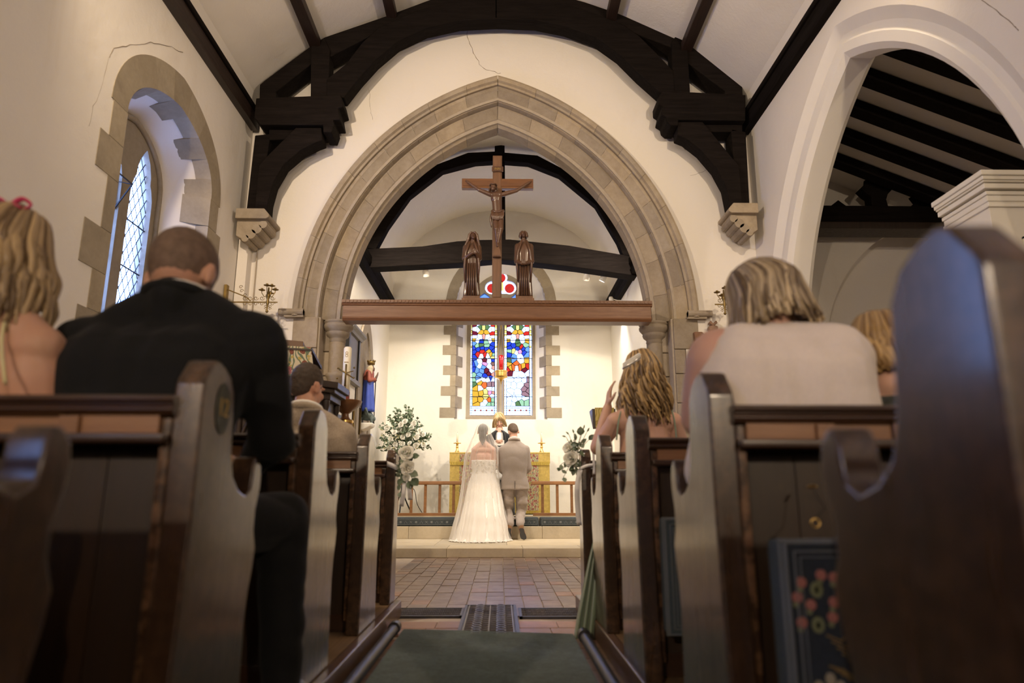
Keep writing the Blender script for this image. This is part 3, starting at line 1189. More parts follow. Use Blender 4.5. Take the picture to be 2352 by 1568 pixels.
def clip_poly(poly, px, py, nx, ny):
    """keep the side where (p-(px,py)).n <= 0"""
    out = []
    n = len(poly)
    for i in range(n):
        a, b = poly[i], poly[(i + 1) % n]
        da = (a[0] - px) * nx + (a[1] - py) * ny
        db = (b[0] - px) * nx + (b[1] - py) * ny
        if da <= 0:
            out.append(a)
        if (da < 0) != (db < 0) and abs(da - db) > 1e-12:
            t = da / (da - db)
            out.append((a[0] + (b[0] - a[0]) * t, a[1] + (b[1] - a[1]) * t))
    return out


def voronoi(seeds, rect, gap):
    x0, y0, x1, y1 = rect
    res = []
    for i, s in enumerate(seeds):
        poly = [(x0 + gap, y0 + gap), (x1 - gap, y0 + gap), (x1 - gap, y1 - gap), (x0 + gap, y1 - gap)]
        for j, q in enumerate(seeds):
            if i == j or (abs(q[0] - s[0]) + abs(q[1] - s[1])) > 400:
                continue
            dx, dy = q[0] - s[0], q[1] - s[1]
            L = math.hypot(dx, dy)
            if L < 1e-6:
                continue
            dx, dy = dx / L, dy / L
            poly = clip_poly(poly, s[0] + dx * (L / 2 - gap), s[1] + dy * (L / 2 - gap), dx, dy)
            if len(poly) < 3:
                break
        if len(poly) >= 3:
            res.append((poly, s[2]))
    return res


zx = lambda x, y: PY(1000 + x / 5.6, 720 + y / 5.6, YG)
win_e = struct(MB().box(EWC - .66, EWC + .66, YG - .06, YG + .08, 2.10, 2.20).build('window_3', M_STONE_W))
lt = [zx(445, 1310), zx(795, 105), zx(888, 1310), zx(1240, 105)]
zb = lt[0].z
lights = []
for a, b in ((lt[0].x, lt[1].x), (lt[2].x, lt[3].x)):
    lights.append(arch_pts((a + b) / 2, (b - a) / 2, 4.22, zb, (b - a) * .95, 8))
tc = PY(1150, 662, YG)
tre = []
for ang0, (dx, dz) in ((150, (-.20, -.02)), (30, (.20, -.02)), (270, (.0, .21))):
    pass
lob = [((-.175, 0.0), 60, 290), ((.175, 0.0), 250, 480), ((0, .20), -30, 210)]
pts = []
for (cx0, cz0), a0, a1 in (((.175, 0.0), -115, 75), ((0, .215), -30, 210), ((-.175, 0.0), 105, 295)):
    for k in range(9):
        a = RAD(a0 + (a1 - a0) * k / 8)
        pts.append((tc.x + cx0 + .135 * math.cos(a), tc.z + cz0 + .135 * math.sin(a)))
trefoil = pts
plate(arch_pts(EWC, .68, 4.26, 2.12, .83), lights + [trefoil], 'y', YG - .05, YG + .06).build('window_frame', M_STONE_W, win_e, bevel=.01)
mc = (lt[1].x + lt[2].x) / 2
MB().prism([(mc - .062, YG + .05), (mc - .062, YG - .04), (mc - .02, YG - .10), (mc + .02, YG - .10), (mc + .062, YG - .04), (mc + .062, YG + .05)], 'z', 2.15, 4.3).build('mullion', M_STONE_W, win_e)

seedsL = """500,140,dr 500,255,dr 740,140,r 740,260,r 550,205,w 705,205,w 555,125,w 700,125,w 515,200,w 735,200,w 578,180,g 668,180,g 620,180,gy 620,120,w 590,240,y 655,240,y 622,292,pk 580,300,w 665,300,w
500,300,w 745,300,w 500,335,y 745,335,y 590,360,b 655,365,lg 540,345,w 705,345,w 535,415,lg 590,405,g 660,415,lg 497,385,lb 745,390,b 490,445,b 720,445,b 600,445,b 497,490,b 752,480,b 550,455,b 660,450,b
590,545,w 600,487,r 546,525,r 640,530,r 670,540,w 685,482,y 714,522,y 497,560,b 747,530,lg 747,565,gy 570,620,w 520,640,lb 575,670,w 535,735,lb 595,735,lb 565,785,lb 612,685,lb 490,650,b 486,720,b
637,600,dr 632,645,p 690,610,w 700,680,w 747,600,b 745,645,br 750,692,pk 662,735,dr 720,740,w 750,780,pk 490,790,lg 690,765,dr 640,808,b 714,830,b 680,845,w 620,845,w 560,860,w 545,828,lb 490,850,lg
490,905,g 575,885,y 625,915,o 525,960,y 570,960,w 740,840,w 740,910,m 700,910,m 750,975,w 700,970,w 520,1030,y 585,1020,y 650,1010,gy 700,1012,p 750,1020,pk 738,1055,w 510,1110,y 580,1105,y 650,1065,gy
692,1110,o 740,1110,lg 645,1140,w 690,1168,lg 540,1172,y 742,1165,lg 610,1172,w"""
seedsR = """1000,345,w 1060,362,g 940,390,b 1000,412,b 1070,400,g 1160,410,lg 1105,430,r 960,440,b 1060,450,b 1180,460,lb 1130,452,b 960,478,lg 1005,482,gy 950,530,b 1085,490,p 1085,545,w 1010,552,lb 1175,530,lb 1042,500,w 1145,505,b
950,600,g 940,650,y 932,720,r 965,695,y 1000,592,lb 1100,600,w 1180,600,y 1040,645,o 1002,690,o 1085,688,o 1045,695,w 1130,680,y 1187,680,r 1150,722,dr 960,772,dr 1192,765,w 1030,785,w 1110,785,w 960,840,w 1060,845,w
1155,850,w 1192,850,m 1185,920,m 1000,925,w 1090,920,w 940,920,w 1150,970,m 1060,1010,w 965,1000,w 1190,995,m 932,1045,w 1160,1032,m 950,1095,w 950,1155,w 1020,1105,w 1070,1080,w 1060,1162,g 1110,1140,lg 1170,1140,lg 1150,1090,w 1000,1172,w
930,345,y 1185,345,y 1118,345,w"""
SL = [(float(a), float(b), c) for a, b, c in (s.split(',') for s in seedsL.split())]
SR = [(float(a), float(b), c) for a, b, c in (s.split(',') for s in seedsR.split())]
SR += [(x + 436, y, c) for x, y, c in SL if y < 320]


def pane(poly, key, dy=0.0):
    P = [zx(x, y) for x, y in poly]
    m = MB().add([(p.x, YG + dy, p.z) for p in P], [tuple(range(len(P)))])
    m.build('pane', SGM[key], win_e, fix=False)


for S_, (xa, xb) in ((SL, (475, 765)), (SR, (918, 1206))):
    for poly, key in voronoi(S_, (xa, 105, xb, 1190), 1.6):
        pane(poly, key)
    # border strips with coloured blocks
    for x0, x1 in ((xa - 29, xa), (xb, xb + 29)):
        yy = 105
        k = 0
        while yy < 1190:
            h = 58 if k % 3 else 36
            y1 = min(yy + h, 1190)
            pane([(x0 + 1.5, yy + 1.5), (x1 - 1.5, yy + 1.5), (x1 - 1.5, y1 - 1.5), (x0 + 1.5, y1 - 1.5)], 'gy' if (k % 3 == 0 and yy < 560) or yy < 270 else 'w')
            yy = y1
            k += 1
    # inscription strips and the band of red lozenges
    for (ya, yb, nn) in ((1192, 1212, 5), (1278, 1308, 6)):
        for k in range(nn):
            a = xa - 29 + (xb - xa + 58) * k / nn
            b = xa - 29 + (xb - xa + 58) * (k + 1) / nn
            pane([(a + 1.5, ya), (b - 1.5, ya), (b - 1.5, yb - 3), (a + 1.5, yb - 3)], 'w')
    for k in range(4):
        a = xa + (xb - xa) * (k + .5) / 4
        hw = (xb - xa) / 8
        pane([(a, 1227), (a + 19, 1244), (a, 1262), (a - 19, 1244)], 'o')
        for sx in (-1, 1):
            for y0, y1 in ((1214, 1243), (1246, 1276)):
                ym = y0 if y0 < 1230 else y1
                yc = y1 if y0 < 1230 else y0
                pane([(a + sx * 1.5, ym), (a + sx * (hw - 1.5), ym), (a + sx * (hw - 1.5), yc), (a + sx * 21, yc), (a + sx * 1.5, ym + (12 if y0 < 1230 else -13))], 'w')
    for x0, x1 in ((xa - 29, xa), (xb, xb + 29)):
        pane([(x0 + 1.5, 1214), (x1 - 1.5, 1214), (x1 - 1.5, 1276), (x0 + 1.5, 1276)], 'w')
# light heads above the beam, plain
for L in lights:
    tp = [p for p in L if p[1] > zx(0, 104).z]
    zz = zx(0, 104).z
    x0, x1 = min(p[0] for p in L), max(p[0] for p in L)
    m = MB().add([(p[0], YG, p[1]) for p in [(x0, zz)] + [q for q in L[1:-1]] + [(x1, zz)]], [tuple(range(len(L)))])
    m.build('pane', SGM['lb'], win_e, fix=False)
# trefoil: white rim, red field, pale dove
MB().add([(p[0], YG + .004, p[1]) for p in trefoil], [tuple(range(len(trefoil)))]).build('pane', SGM['w'], win_e, fix=False)
for cx0, cz0 in ((-.175, 0), (.175, 0), (0, .215)):
    MB().add([(tc.x + cx0 + .10 * math.cos(RAD(a)), YG, tc.z + cz0 + .10 * math.sin(RAD(a))) for a in range(0, 360, 30)], [tuple(range(12))]).build('pane', SGM['r'], win_e, fix=False)
for sx in (-1, 1):
    MB().add([(tc.x + sx * x, YG - .004, tc.z + z) for x, z in ((.05, -.06), (.12, .0), (.21, .07), (.17, -.02), (.12, -.09))], [(0, 1, 2, 3, 4)]).build('pane', SGM['w'], win_e, fix=False)
MB().add([(tc.x + x, YG - .004, tc.z + z) for x, z in ((-.06, -.05), (-.05, .12), (0, .2), (.05, .12), (.06, -.05))], [(0, 1, 2, 3, 4)]).build('pane', SGM['gy'], win_e, fix=False)
# leads: a dark sheet behind cut by nothing would block light, so cames are bars along saddle lines
for x0, x1 in ((440, 800), (884, 1244)):
    for yb in (345, 580, 825, 1070):
        a, b = zx(x0, yb), zx(x1, yb)
        MB().box(a.x, b.x, YG - .02, YG - .005, a.z - .007, a.z + .007).build('saddle_bar', M_LEAD, win_e)


def came(S_, xa, xb):
    m = MB()
    for poly, key in voronoi(S_, (xa, 105, xb, 1190), 0.0):
        P = [zx(x, y) for x, y in poly]
        for a, b in zip(P, P[1:] + P[:1]):
            d = (b - a)
            if d.length < .004:
                continue
            d.normalize()
            n = Vector((-d.z, 0, d.x)) * .0055
            m.add([a + n, b + n, b - n, a - n], [(0, 1, 2, 3)])
    for i in range(len(m.v)):
        m.v[i] = (m.v[i][0], YG - .003, m.v[i][2])
    o = m.build('lead_cames', M_LEAD, win_e, fix=False)
    o['kind'] = 'stuff'


came(SL, 475, 765)
came(SR, 918, 1206)
for xa_, xb_ in ((446, 794), (889, 1235)):
    m = MB()
    for xx in (xa_, xa_ + 29, xb_ - 29, xb_):
        a, b = zx(xx, 105), zx(xx, 1308)
        m.box(a.x - .005, a.x + .005, YG - .006, YG - .002, b.z, a.z)
    for yy in (1190, 1212, 1245, 1277, 1306):
        a, b = zx(xa_, yy), zx(xb_, yy)
        m.box(a.x, b.x, YG - .006, YG - .002, a.z - .005, a.z + .005)
    for k in range(9):
        xx = xa_ + 29 + (xb_ - xa_ - 58) * k / 8
        a, b = zx(xx, 1213), zx(xx, 1277)
        m.box(a.x - .003, a.x + .003, YG - .006, YG - .002, b.z, a.z)
    for yy in range(160, 1190, 55):
        for x0, x1 in ((xa_, xa_ + 29), (xb_ - 29, xb_)):
            a, b = zx(x0, yy), zx(x1, yy)
            m.box(a.x, b.x, YG - .006, YG - .002, a.z - .004, a.z + .004)
    m.build('border_leads', M_LEAD, win_e)['kind'] = 'stuff'

# ---------------------------------------------------------------- chancel roof timbers
CT = lambda L: z2(L, 780, 300, 2.3757)
ct = thing('chancel_truss', 'black cambered tie beam with arched brace inside the chancel', 'roof truss', (0, 10.1, 4.1))


def ctimber(pts, y0, y1, nm):
    MB().prism(pxpoly(pts, 10.0), 'y', y0, y1).build(nm, M_BLACK, ct, bevel=.012)


ctimber(CT([(120, 645), (450, 630), (640, 602), (760, 595), (930, 592), (1250, 625), (1625, 690), (1640, 795), (1300, 745), (1060, 718), (880, 700), (640, 722), (110, 748)]), 10.0, 10.26, 'tie_beam')
ctimber(CT([(140, 635), (200, 520), (330, 330), (520, 180), (700, 112), (850, 105), (850, 158), (740, 165), (560, 212), (380, 352), (260, 520), (195, 640)]), 10.04, 10.2, 'arched_brace')
ctimber(CT([(1600, 680), (1560, 580), (1450, 400), (1300, 242), (1080, 127), (890, 110), (890, 158), (1030, 168), (1200, 235), (1400, 400), (1520, 600), (1550, 675)]), 10.04, 10.2, 'arched_brace')
ctimber(CT([(845, -10), (900, -10), (906, 600), (852, 600)]), 10.06, 10.18, 'king_post')
for s in (-1, 1):
    o = MB().prism([(s * 2.11, 4.08), (s * 2.02, 4.08), (s * 1.99, 4.15), (s * 2.02, 4.19), (s * 1.98, 4.24), (s * 1.98, 4.34), (s * 2.11, 4.34)], 'y', 8.12, 12.58).build('wall_plate', M_BLACK_Y, None, bevel=.006)
    tag(o, 'black moulded wall plate along the chancel wall ' + ('above the crowned statue' if s < 0 else 'opposite the crowned statue'), 'beam')
    for k in range(1):
        pass

# ---------------------------------------------------------------- lamps
M_LENS = None


def make_lens():
    t = NT('lamp_lens')
    e = t.n('ShaderNodeEmission')
    e.inputs[0].default_value = (1, .86, .66, 1)
    e.inputs[1].default_value = 30
    t.l(e.outputs[0], t.out.inputs[0])
    return t.m


M_LENS = make_lens()


def spotlight(loc, target, energy, label, size=.05, spot=95, blend=.6, color=WARM2, grp=None, mount=(0, 0, .12), white=True):
    loc = Vector(loc)
    d = (Vector(target) - loc).normalized()
    t = thing('spotlight', label, 'spotlight', loc, grp)
    r = size
    q = d.to_track_quat('Z', 'Y').to_matrix()
    m = MB()
    prof = [(0, -r * 1.6), (r * .7, -r * 1.6), (r, -r * .9), (r, r * .75), (r * .9, r * .75), (r * .86, r * .5), (0, r * .5)]
    m.lathe(prof, (0, 0, 0), 18)
    m.v = [tuple(q @ Vector(p) + loc) for p in m.v]
    auto_smooth(m.build('housing', M_WHITEP if white else M_BLACKM, t), 40)
    m = MB().lathe([(0, r * .55), (r * .84, r * .55), (r * .84, r * .6), (0, r * .62)], (0, 0, 0), 18)
    m.v = [tuple(q @ Vector(p) + loc) for p in m.v]
    m.build('lens', M_LENS, t)
    MB().tube([loc - d * r * .8, loc + Vector(mount) * .6, loc + Vector(mount)], r * .18, 6).build('bracket', M_WHITEP if white else M_BLACKM, t)
    l = lamp_light('spot_beam', 'SPOT', tuple(loc + d * r * 1.2), tuple(target), energy, color, size * .8, spot, blend)
    l.parent = t
    l.location = d * r * 1.2
    return t


for i_, (l_, t_, e_) in enumerate(NAVE_LAMPS):
    spotlight(l_, t_, e_ * 1.0, 'black floodlight on the nave wall plate ' + ['over the lattice window wall', 'over the white arch wall', 'near the west end, window side', 'near the west end, arch side'][i_], .075, 145 if i_ > 1 else 128, .8, WARM, mount=(.37 if l_[0] > 0 else -.37, 0, .05), white=False)
CH_LAB = ['small white spotlight alone under the chancel tie beam', 'white spotlight under the tie beam, inner one of a pair', 'white spotlight under the tie beam, outer one of a pair']
spotlight(AISLE_FILL_LAMP[0], AISLE_FILL_LAMP[1], AISLE_FILL_LAMP[2], 'black floodlight hanging in the side aisle beyond the white arch', .075, 110, .8, WARM, mount=(0, 0, .75), white=False)
for i_, (l_, t_, e_) in enumerate(CHANCEL_LAMPS):
    spotlight(l_, t_, e_ * 1.0, CH_LAB[i_], .05, 95, .7, mount=(0, -.08, .10))
for i_, (l_, t_, e_) in enumerate(WASH_LAMPS):
    spotlight(l_, t_, e_ * 1.0, ['white flood lamp behind the arch, statue side', 'white flood lamp behind the arch, far side', 'white lamp washing the chancel wall'][i_], .06 if i_ < 2 else .04, 110 if i_ < 2 else 80, .8, WARM3, mount=(.18 if l_[0] > 0 else -.18, 0, .0))

# ---------------------------------------------------------------- aisle beyond the right-hand arch
struct(MB().box(3.3, 7.0, 8.6, 8.8, -0.2, 6.0).build('wall_aisle_end', M_PLASTER))
struct(MB().box(6.9, 7.1, -6.2, 8.7, -0.2, 6.0).build('wall_aisle_side', M_PLASTER))
struct(MB().box(3.26, 3.32, 7.55, 8.8, -0.2, 6.0).build('wall_aisle_return', M_PLASTER))
# arch on the aisle end wall: a wall skin with a pointed opening
ah = arch_pts(5.75, 1.62, 2.45, -0.15, 1.9, 14)
plate([(3.32, -0.19)] + ah + [(6.88, -0.19), (6.88, 5.6), (3.32, 5.6)], [], 'y', 8.36, 8.6).build('arch_skin', M_PLASTER, bpy.data.objects['wall_aisle_end'])
RZ0, RSL = 5.02, 0.415
roof = struct(MB().prism([(3.3, RZ0 + .2 + .08), (7.0, RZ0 + .2 + .08 - RSL * 3.7), (7.0, RZ0 + .5 - RSL * 3.7), (3.3, RZ0 + .5)], 'y', -6.2, 8.7).build('ceiling_aisle', M_PLASTER))
struct(MB().box(3.28, 3.5, -6.2, 8.7, 5.2, 5.6).build('wall_aisle_top', M_PLASTER))
for k in range(8):
    yy = 4.2 + k * .5
    o = MB().prism([(3.42, RZ0 + .22), (6.89, RZ0 + .26 - RSL * 3.58), (6.89, RZ0 + .13 - RSL * 3.58), (3.42, RZ0 + .09)], 'y', yy, yy + .16).build('rafter', M_BLACK, None, bevel=.008)
    tag(o, 'black sloping rafter under the aisle roof', 'rafter', 'aisle roof rafters')
at = thing('aisle_truss', 'dark tie beam with king post and cusped braces at the end of the aisle', 'roof truss', (5, 8.0, 4.0))
MB().box(3.42, 6.88, 7.9, 8.14, 4.07, 4.30).build('tie_beam', M_BLACK, at, bevel=.012)
MB().box(3.42, 6.88, 7.86, 8.18, 3.98, 4.07).build('beam_moulding', M_PULPIT, at, bevel=.012)
kp = [(2003, 478), (2000, 450), (1992, 445), (1978, 432), (1997, 414), (2000, 380), (2030, 380), (2032, 414), (2052, 432), (2040, 445), (2036, 458), (2042, 478)]
MB().prism(pxpoly(kp, 7.94), 'y', 7.94, 8.1).build('king_post', M_BLACK, at, bevel=.008)
MB().prism(pxpoly([(1996, 400), (2034, 400), (2036, 300), (1994, 300)], 7.94), 'y', 7.94, 8.1).build('king_post_top', M_BLACK, at)
for c0 in (1927, 2113):
    p = pxpoly([(c0 - 26, 478), (c0, 458), (c0 + 28, 478), (c0 + 10, 478), (c0, 471), (c0 - 9, 478)], 7.94)
    MB().prism(p, 'y', 7.96, 8.08).build('cusp', M_BLACK, at)
p = pxpoly([(2030, 400), (2060, 410), (2100, 440), (2130, 478), (2180, 478), (2240, 478), (2180, 430), (2100, 385), (2030, 350)], 7.94)
MB().prism(p, 'y', 7.96, 8.1).build('brace', M_BLACK, at)

# white panelled organ case in the arch
oc = thing('organ_case', 'white painted panelled organ case with moulded cornice in the arch', 'organ', (3.6, 4.6, 0))
ox, oy0, oy1, oz = 3.42, 4.42, 5.0, 3.02
MB().box(ox + .07, 6.0, oy0 + .07, oy1, 0, oz - .2).build('case', M_WHITEP, oc, bevel=.004)
for k, (d, z0, z1) in enumerate(((0.0, -.04, 0.0), (.012, -.07, -.04), (.022, -.085, -.07), (.03, -.13, -.09), (.05, -.17, -.14), (.06, -.215, -.17))):
    MB().box(ox + d, 6.0, oy0 + d, oy1 - d * .5, oz + z0, oz + z1).build('cornice', M_WHITEP, oc, bevel=.006)
MB().box(ox + .055, 6.0, oy0 + .055, oy1, oz - .26, oz - .245).build('astragal', M_WHITEP, oc, bevel=.004)
for k in range(4):
    x0 = ox + .27 + k * .55
    m = MB()
    for a, b, c, d in ((x0, x0 + .46, oz - .50, oz - .485), (x0, x0 + .46, .5, .515), (x0, x0 + .015, .5, oz - .485), (x0 + .445, x0 + .46, .5, oz - .485)):
        m.box(a, b, oy0 + .05, oy0 + .075, c, d)
    m.build('panel_moulding', M_WHITEP, oc)
MB().tube([(ox + .27 + .14, oy0 + .055, oz - .52), (ox + .27 + .14, oy0 + .055, oz - .49)], .005, 6).build('hook', M_BRASS, oc)

# ---------------------------------------------------------------- floor coverings, grates, pipes, pew platforms
def make_carpet():
    t = NT('blue_grey_carpet')
    v = t.coord()
    a = t.noise(v, 5, 5, 0.6)
    b = t.noise(v, 85, 4, 0.8)
    c = t.ramp(a, [(0.3, (0.058, 0.092, 0.086)), (0.7, (0.088, 0.132, 0.122))])
    c = t.mix(1, c, t.ramp(b, [(0.3, (0.6,) * 3), (0.7, (1.4,) * 3)]), 'MULTIPLY')
    c = t.mix(1, c, t.ramp(t.noise(v, 30, 5, 0.75), [(0.35, (0.68,) * 3), (0.65, (1.3,) * 3)]), 'MULTIPLY')
    return t.bsdf(c, 0.95, t.bump(b, 0.9, 0.006), 0, 0.1, sheen=0.3)


M_CARPET = make_carpet()
c0, c1 = PZ(921.7, 1444, .012), PZ(1318, 1455, .012)
m = MB().prism([(-.550, -4.0), (.393, -4.0), (.405, c1.y), (c0.x + .28, c0.y - .035), (c0.x + .012, c0.y)], 'z', 0.0, .013)
o = m.build('aisle_carpet', M_CARPET, None, bevel=.005)
tag(o, 'blue-grey carpet runner lying along the aisle between the pews', 'carpet')


def grate(name, label, x0, x1, y0, y1, long):
    g = thing(name, label, 'floor grate', ((x0 + x1) / 2, (y0 + y1) / 2, 0))
    MB().box(x0, x1, y0, y1, -.03, -.012).build('pit', M_BLACKM, g)
    fr = MB()
    w = .018
    for a in ((x0, x1, y0, y0 + w), (x0, x1, y1 - w, y1), (x0, x0 + w, y0, y1), (x1 - w, x1, y0, y1)):
        fr.box(*a, -.012, .008)
    fr.build('frame', M_IRON, g)
    m = MB()
    if long:
        cols_ = [x0 + (x1 - x0) * f for f in (.30, .70)]
        n = max(2, int((y1 - y0) / .068))
        for k in range(n):
            yy = y0 + (k + .5) * (y1 - y0) / n
            for c in cols_:
                m.tube([(c + .026 * math.cos(RAD(a)), yy + .026 * math.sin(RAD(a)), .007) for a in range(0, 360, 36)], .0075, 5, closed=True)
            for f0, f1 in ((.10, .235), (.365, .49), (.51, .635), (.765, .90)):
                for j in (-.02, 0, .02):
                    m.tube([(x0 + (x1 - x0) * f0, yy + j * 1.2, .002), (x0 + (x1 - x0) * f1, yy + j * .5, .002)], .0036, 4)
        for f in (.09, .5, .91, .23, .77):
            m.tube([(x0 + (x1 - x0) * f, y0, .002), (x0 + (x1 - x0) * f, y1, .002)], .006, 5)
        for k in range(int((y1 - y0) / .025)):
            yy = y0 + k * .025
            for f in (.03, .93):
                m.box(x0 + (x1 - x0) * f, x0 + (x1 - x0) * (f + .045), yy, yy + .012, -.008, .004)
    else:
        n = int((x1 - x0) / .028)
        for k in range(n):
            xx = x0 + (k + .5) * (x1 - x0) / n
            for j in range(4):
                yy = y0 + (j + .5) * (y1 - y0) / 4
                m.tube([(xx - .012, yy - .012, .002), (xx + .012, yy + .012, .002)], .004, 4)
                m.tube([(xx - .012, yy + .012, .002), (xx + .012, yy - .012, .002)], .004, 4)
        for j in (1, 2, 3):
            yy = y0 + j * (y1 - y0) / 4
            m.tube([(x0, yy, .002), (x1, yy, .002)], .004, 4)
    m.build('openwork', M_IRON_W, g)
    return g


ga, gb = PZ(1069, 1391, 0), PZ(1185, 1391, 0)
grate('floor_grate', 'wide cast-iron heating grate in the middle of the aisle floor', ga.x, gb.x, 4.0, ga.y, True)
gl, gr = PZ(917, 1398, 0), PZ(1062, 1417, 0)
grate('floor_grate', 'narrow iron grate across the floor on the statue side', -.98, gr.x, gr.y, gl.y, False)
gl, gr = PZ(1190, 1398, 0), PZ(1190, 1419, 0)
grate('floor_grate', 'narrow iron grate across the floor by the green dress', gl.x, .80, gr.y, gl.y, False)

XPL, XPR = -.67, .52
for s, xp, y1 in ((-1, -.625, 4.63), (1, .512, 4.86)):
    nm = 'platform_left' if s < 0 else 'platform_right'
    pf = struct(MB().box(xp + s * .05, s * 2.97, -3.2, y1 - .02, 0, .082).build(nm, M_MORTAR_D))
    MB().box(xp, xp + s * .045, -3.2, y1, 0, .10).build('plinth_board', M_PLINTH, pf, bevel=.006)
    MB().box(xp + s * .05, s * 2.97, y1 - .04, y1, 0, .10).build('plinth_board', M_PLINTH, pf, bevel=.004)
    k = 0
    x = xp + s * .048
    while abs(x) < 2.9:
        x2 = x + s * .15
        if abs(x2) > 2.97:
            x2 = s * 2.97
        MB().box(x, x2 - s * .003, -3.2, y1 - .045, .08, .098).build('floor_board', M_BOARD, pf)
        x = x2
    # heating pipe beside the plinth
    xq = xp - s * (.042 if s < 0 else .066)
    ye = 4.06 if s < 0 else 3.82
    p = thing('heating_pipe', 'dark iron heating pipe along the ' + ('plinth of the pew with the gilt number' if s < 0 else 'plinth beside the green dress'), 'pipe', (xq, 1.0, 0))
    auto_smooth(MB().tube([(xq, -2, .030), (xq, ye, .030)], .027, 16).build('pipe', M_IRON, p), 40)
    auto_smooth(MB().tube([(xq, ye - .02, .034), (xq, ye + .045, .034)], .034, 16).build('collar', M_IRON, p), 40)
    MB().box(xq - .012, xq + .012, ye - .3, ye - .27, 0, .02).build('foot', M_IRON, p)
# ---------------------------------------------------------------- pews
PEW_END = [(-.045, .10), (-.02, .40), (0, .69), (0, .992), (.006, 1.01), (.05, 1.060), (.075, 1.066), (.11, 1.059), (.155, 1.038), (.183, 1.0), (.192, .92), (.20, .852), (.222, .797), (.265, .765), (.315, .752), (.35, .768), (.358, .795),
           (.362, .83), (.378, .855), (.398, .852), (.420, .832), (.428, .80), (.425, .77), (.403, .71), (.402, .66), (.425, .611), (.415, .56), (.395, .50), (.385, .43), (.392, .25), (.40, .10)]
FRONT_END = [(-.045, .10), (-.02, .40), (0, .69), (0, .985), (.006, 1.0), (.05, 1.04), (.075, 1.045), (.11, 1.03), (.14, 1.0), (.155, .95), (.16, .80), (.17, .10)]
RAIL = [(y_ + .020, z_) for y_, z_ in [(-.03, .922), (-.042, .93), (-.045, .938), (-.038, .945), (-.034, .947), (-.046, .954), (-.048, .962), (-.04, .969), (.02, .972), (.032, .964), (.032, .922)]]


def make_pew(s, x_end, front=False):
    """pew whose aisle end stands at x=0 (local), running to the wall; s=-1 left block, +1 right block"""
    p = thing('pew', 'pew', 'pew', (0, 0, 0))
    L = 2.9 - abs(x_end)
    prof = FRONT_END if front else PEW_END
    T = .064
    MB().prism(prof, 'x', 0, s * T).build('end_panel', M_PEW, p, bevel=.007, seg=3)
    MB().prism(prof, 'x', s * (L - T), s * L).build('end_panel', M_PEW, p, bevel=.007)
    # scotia strip down the back edge of the aisle end
    MB().box(s * T, s * (T + .022), .0, .07, .16, .92).build('back_stile', M_PEW, p, bevel=.003)
    MB().prism(RAIL, 'x', s * (T - .01), s * (L - T + .01)).build('top_rail', M_PEWX, p, bevel=.003)
    x = T + .022
    k = 0
    while x < L - T - .02:
        w = min([.20, .165, .235, .19][k % 4], L - T - x)
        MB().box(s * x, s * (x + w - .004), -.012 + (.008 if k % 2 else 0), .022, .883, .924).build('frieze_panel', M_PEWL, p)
        if k % 2 == 0:
            MB().box(s * (x + w - .03), s * (x + w + .012), -.024, .02, .883, .922).build('divider', M_PEWL, p)
        x += w
        k += 1
    MB().box(s * T, s * (L - T), -.034, .075, .862, .884).build('book_ledge', M_PEWX, p, bevel=.005)
    x = T + .022
    while x < L - T - .01:
        w = min(.145, L - T - x)
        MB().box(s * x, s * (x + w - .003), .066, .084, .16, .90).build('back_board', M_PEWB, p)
        x += w
    MB().box(s * T, s * (L - T), .055, .088, .10, .18).build('skirting', M_PEWX, p)
    if not front:
        MB().box(s * T, s * (L - T), .084, .40, .52, .55).build('seat', M_PEWX, p, bevel=.008)
        MB().box(s * (L * .5), s * (L * .5 + .04), .09, .34, .10, .52).build('seat_support', M_PEWB, p)
    return p


ROWS_L = [.67, 1.54, 2.50, 3.53, -.30, -1.27, -2.24]  # last three rows on each side: unseen, added to shade the foreground
ROWS_R = [.69, 1.685, 2.66, 3.56, -.28, -1.25, -2.22]
FR_L, FR_R = 4.47, 4.42
labL = ['dark pine pew directly behind the one numbered in gilt', 'dark pine pew with a gilt number on its end, seating the man in black',
        'dark pine pew between the man in black and the man in the oatmeal jacket', 'dark pine pew seating the man in the oatmeal jacket'] + ['empty dark pine pew further towards the west end, window side'] * 3
labR = ['dark pine pew with bluish sheen on its tall shaped end panel', 'dark pine pew seating the woman in the white sleeveless top',
        'dark pine pew behind the curly-haired woman with the flowered hair slide', 'dark pine pew seating the curly-haired woman in green'] + ['empty dark pine pew further towards the west end, arch side'] * 3
for s, xe, rows, labs in ((-1, XPL, ROWS_L, labL), (1, XPR, ROWS_R, labR)):
    proto = make_pew(s, xe)
    for k, yy in enumerate(rows):
        o = proto if k == 0 else copy_tree(proto)
        o.location = (xe, yy, 0)
        o['label'] = labs[k]
        o['group'] = 'pews in rows either side of the aisle'
for s, xe, yy, lb in ((-1, XPL, FR_L, 'panelled pew front with white rose spray tied to its end, statue side'), (1, XPR, FR_R, 'panelled pew front with white rose spray tied to its end, beside the green dress')):
    o = make_pew(s, xe, True)
    o.name = 'kneeling_desk'
    o.location = (xe, yy, 0)
    o['label'] = lb
    o['group'] = 'pews in rows either side of the aisle'


def text_mesh(name, s, size, mt, parent, M, extrude=.001):
    cu = bpy.data.curves.new('txt', 'FONT')
    cu.body = s
    cu.size = size
    cu.extrude = extrude
    cu.align_x = 'CENTER'
    cu.align_y = 'CENTER'
    o = bpy.data.objects.new('txt', cu)
    COL.objects.link(o)
    dg = bpy.context.evaluated_depsgraph_get()
    me = bpy.data.meshes.new_from_object(o.evaluated_get(dg))
    bpy.data.objects.remove(o)
    org = wloc(parent)
    for v in me.vertices:
        v.co = M @ v.co - org
    me.materials.clear()
    return finish(name, me, mt, parent)


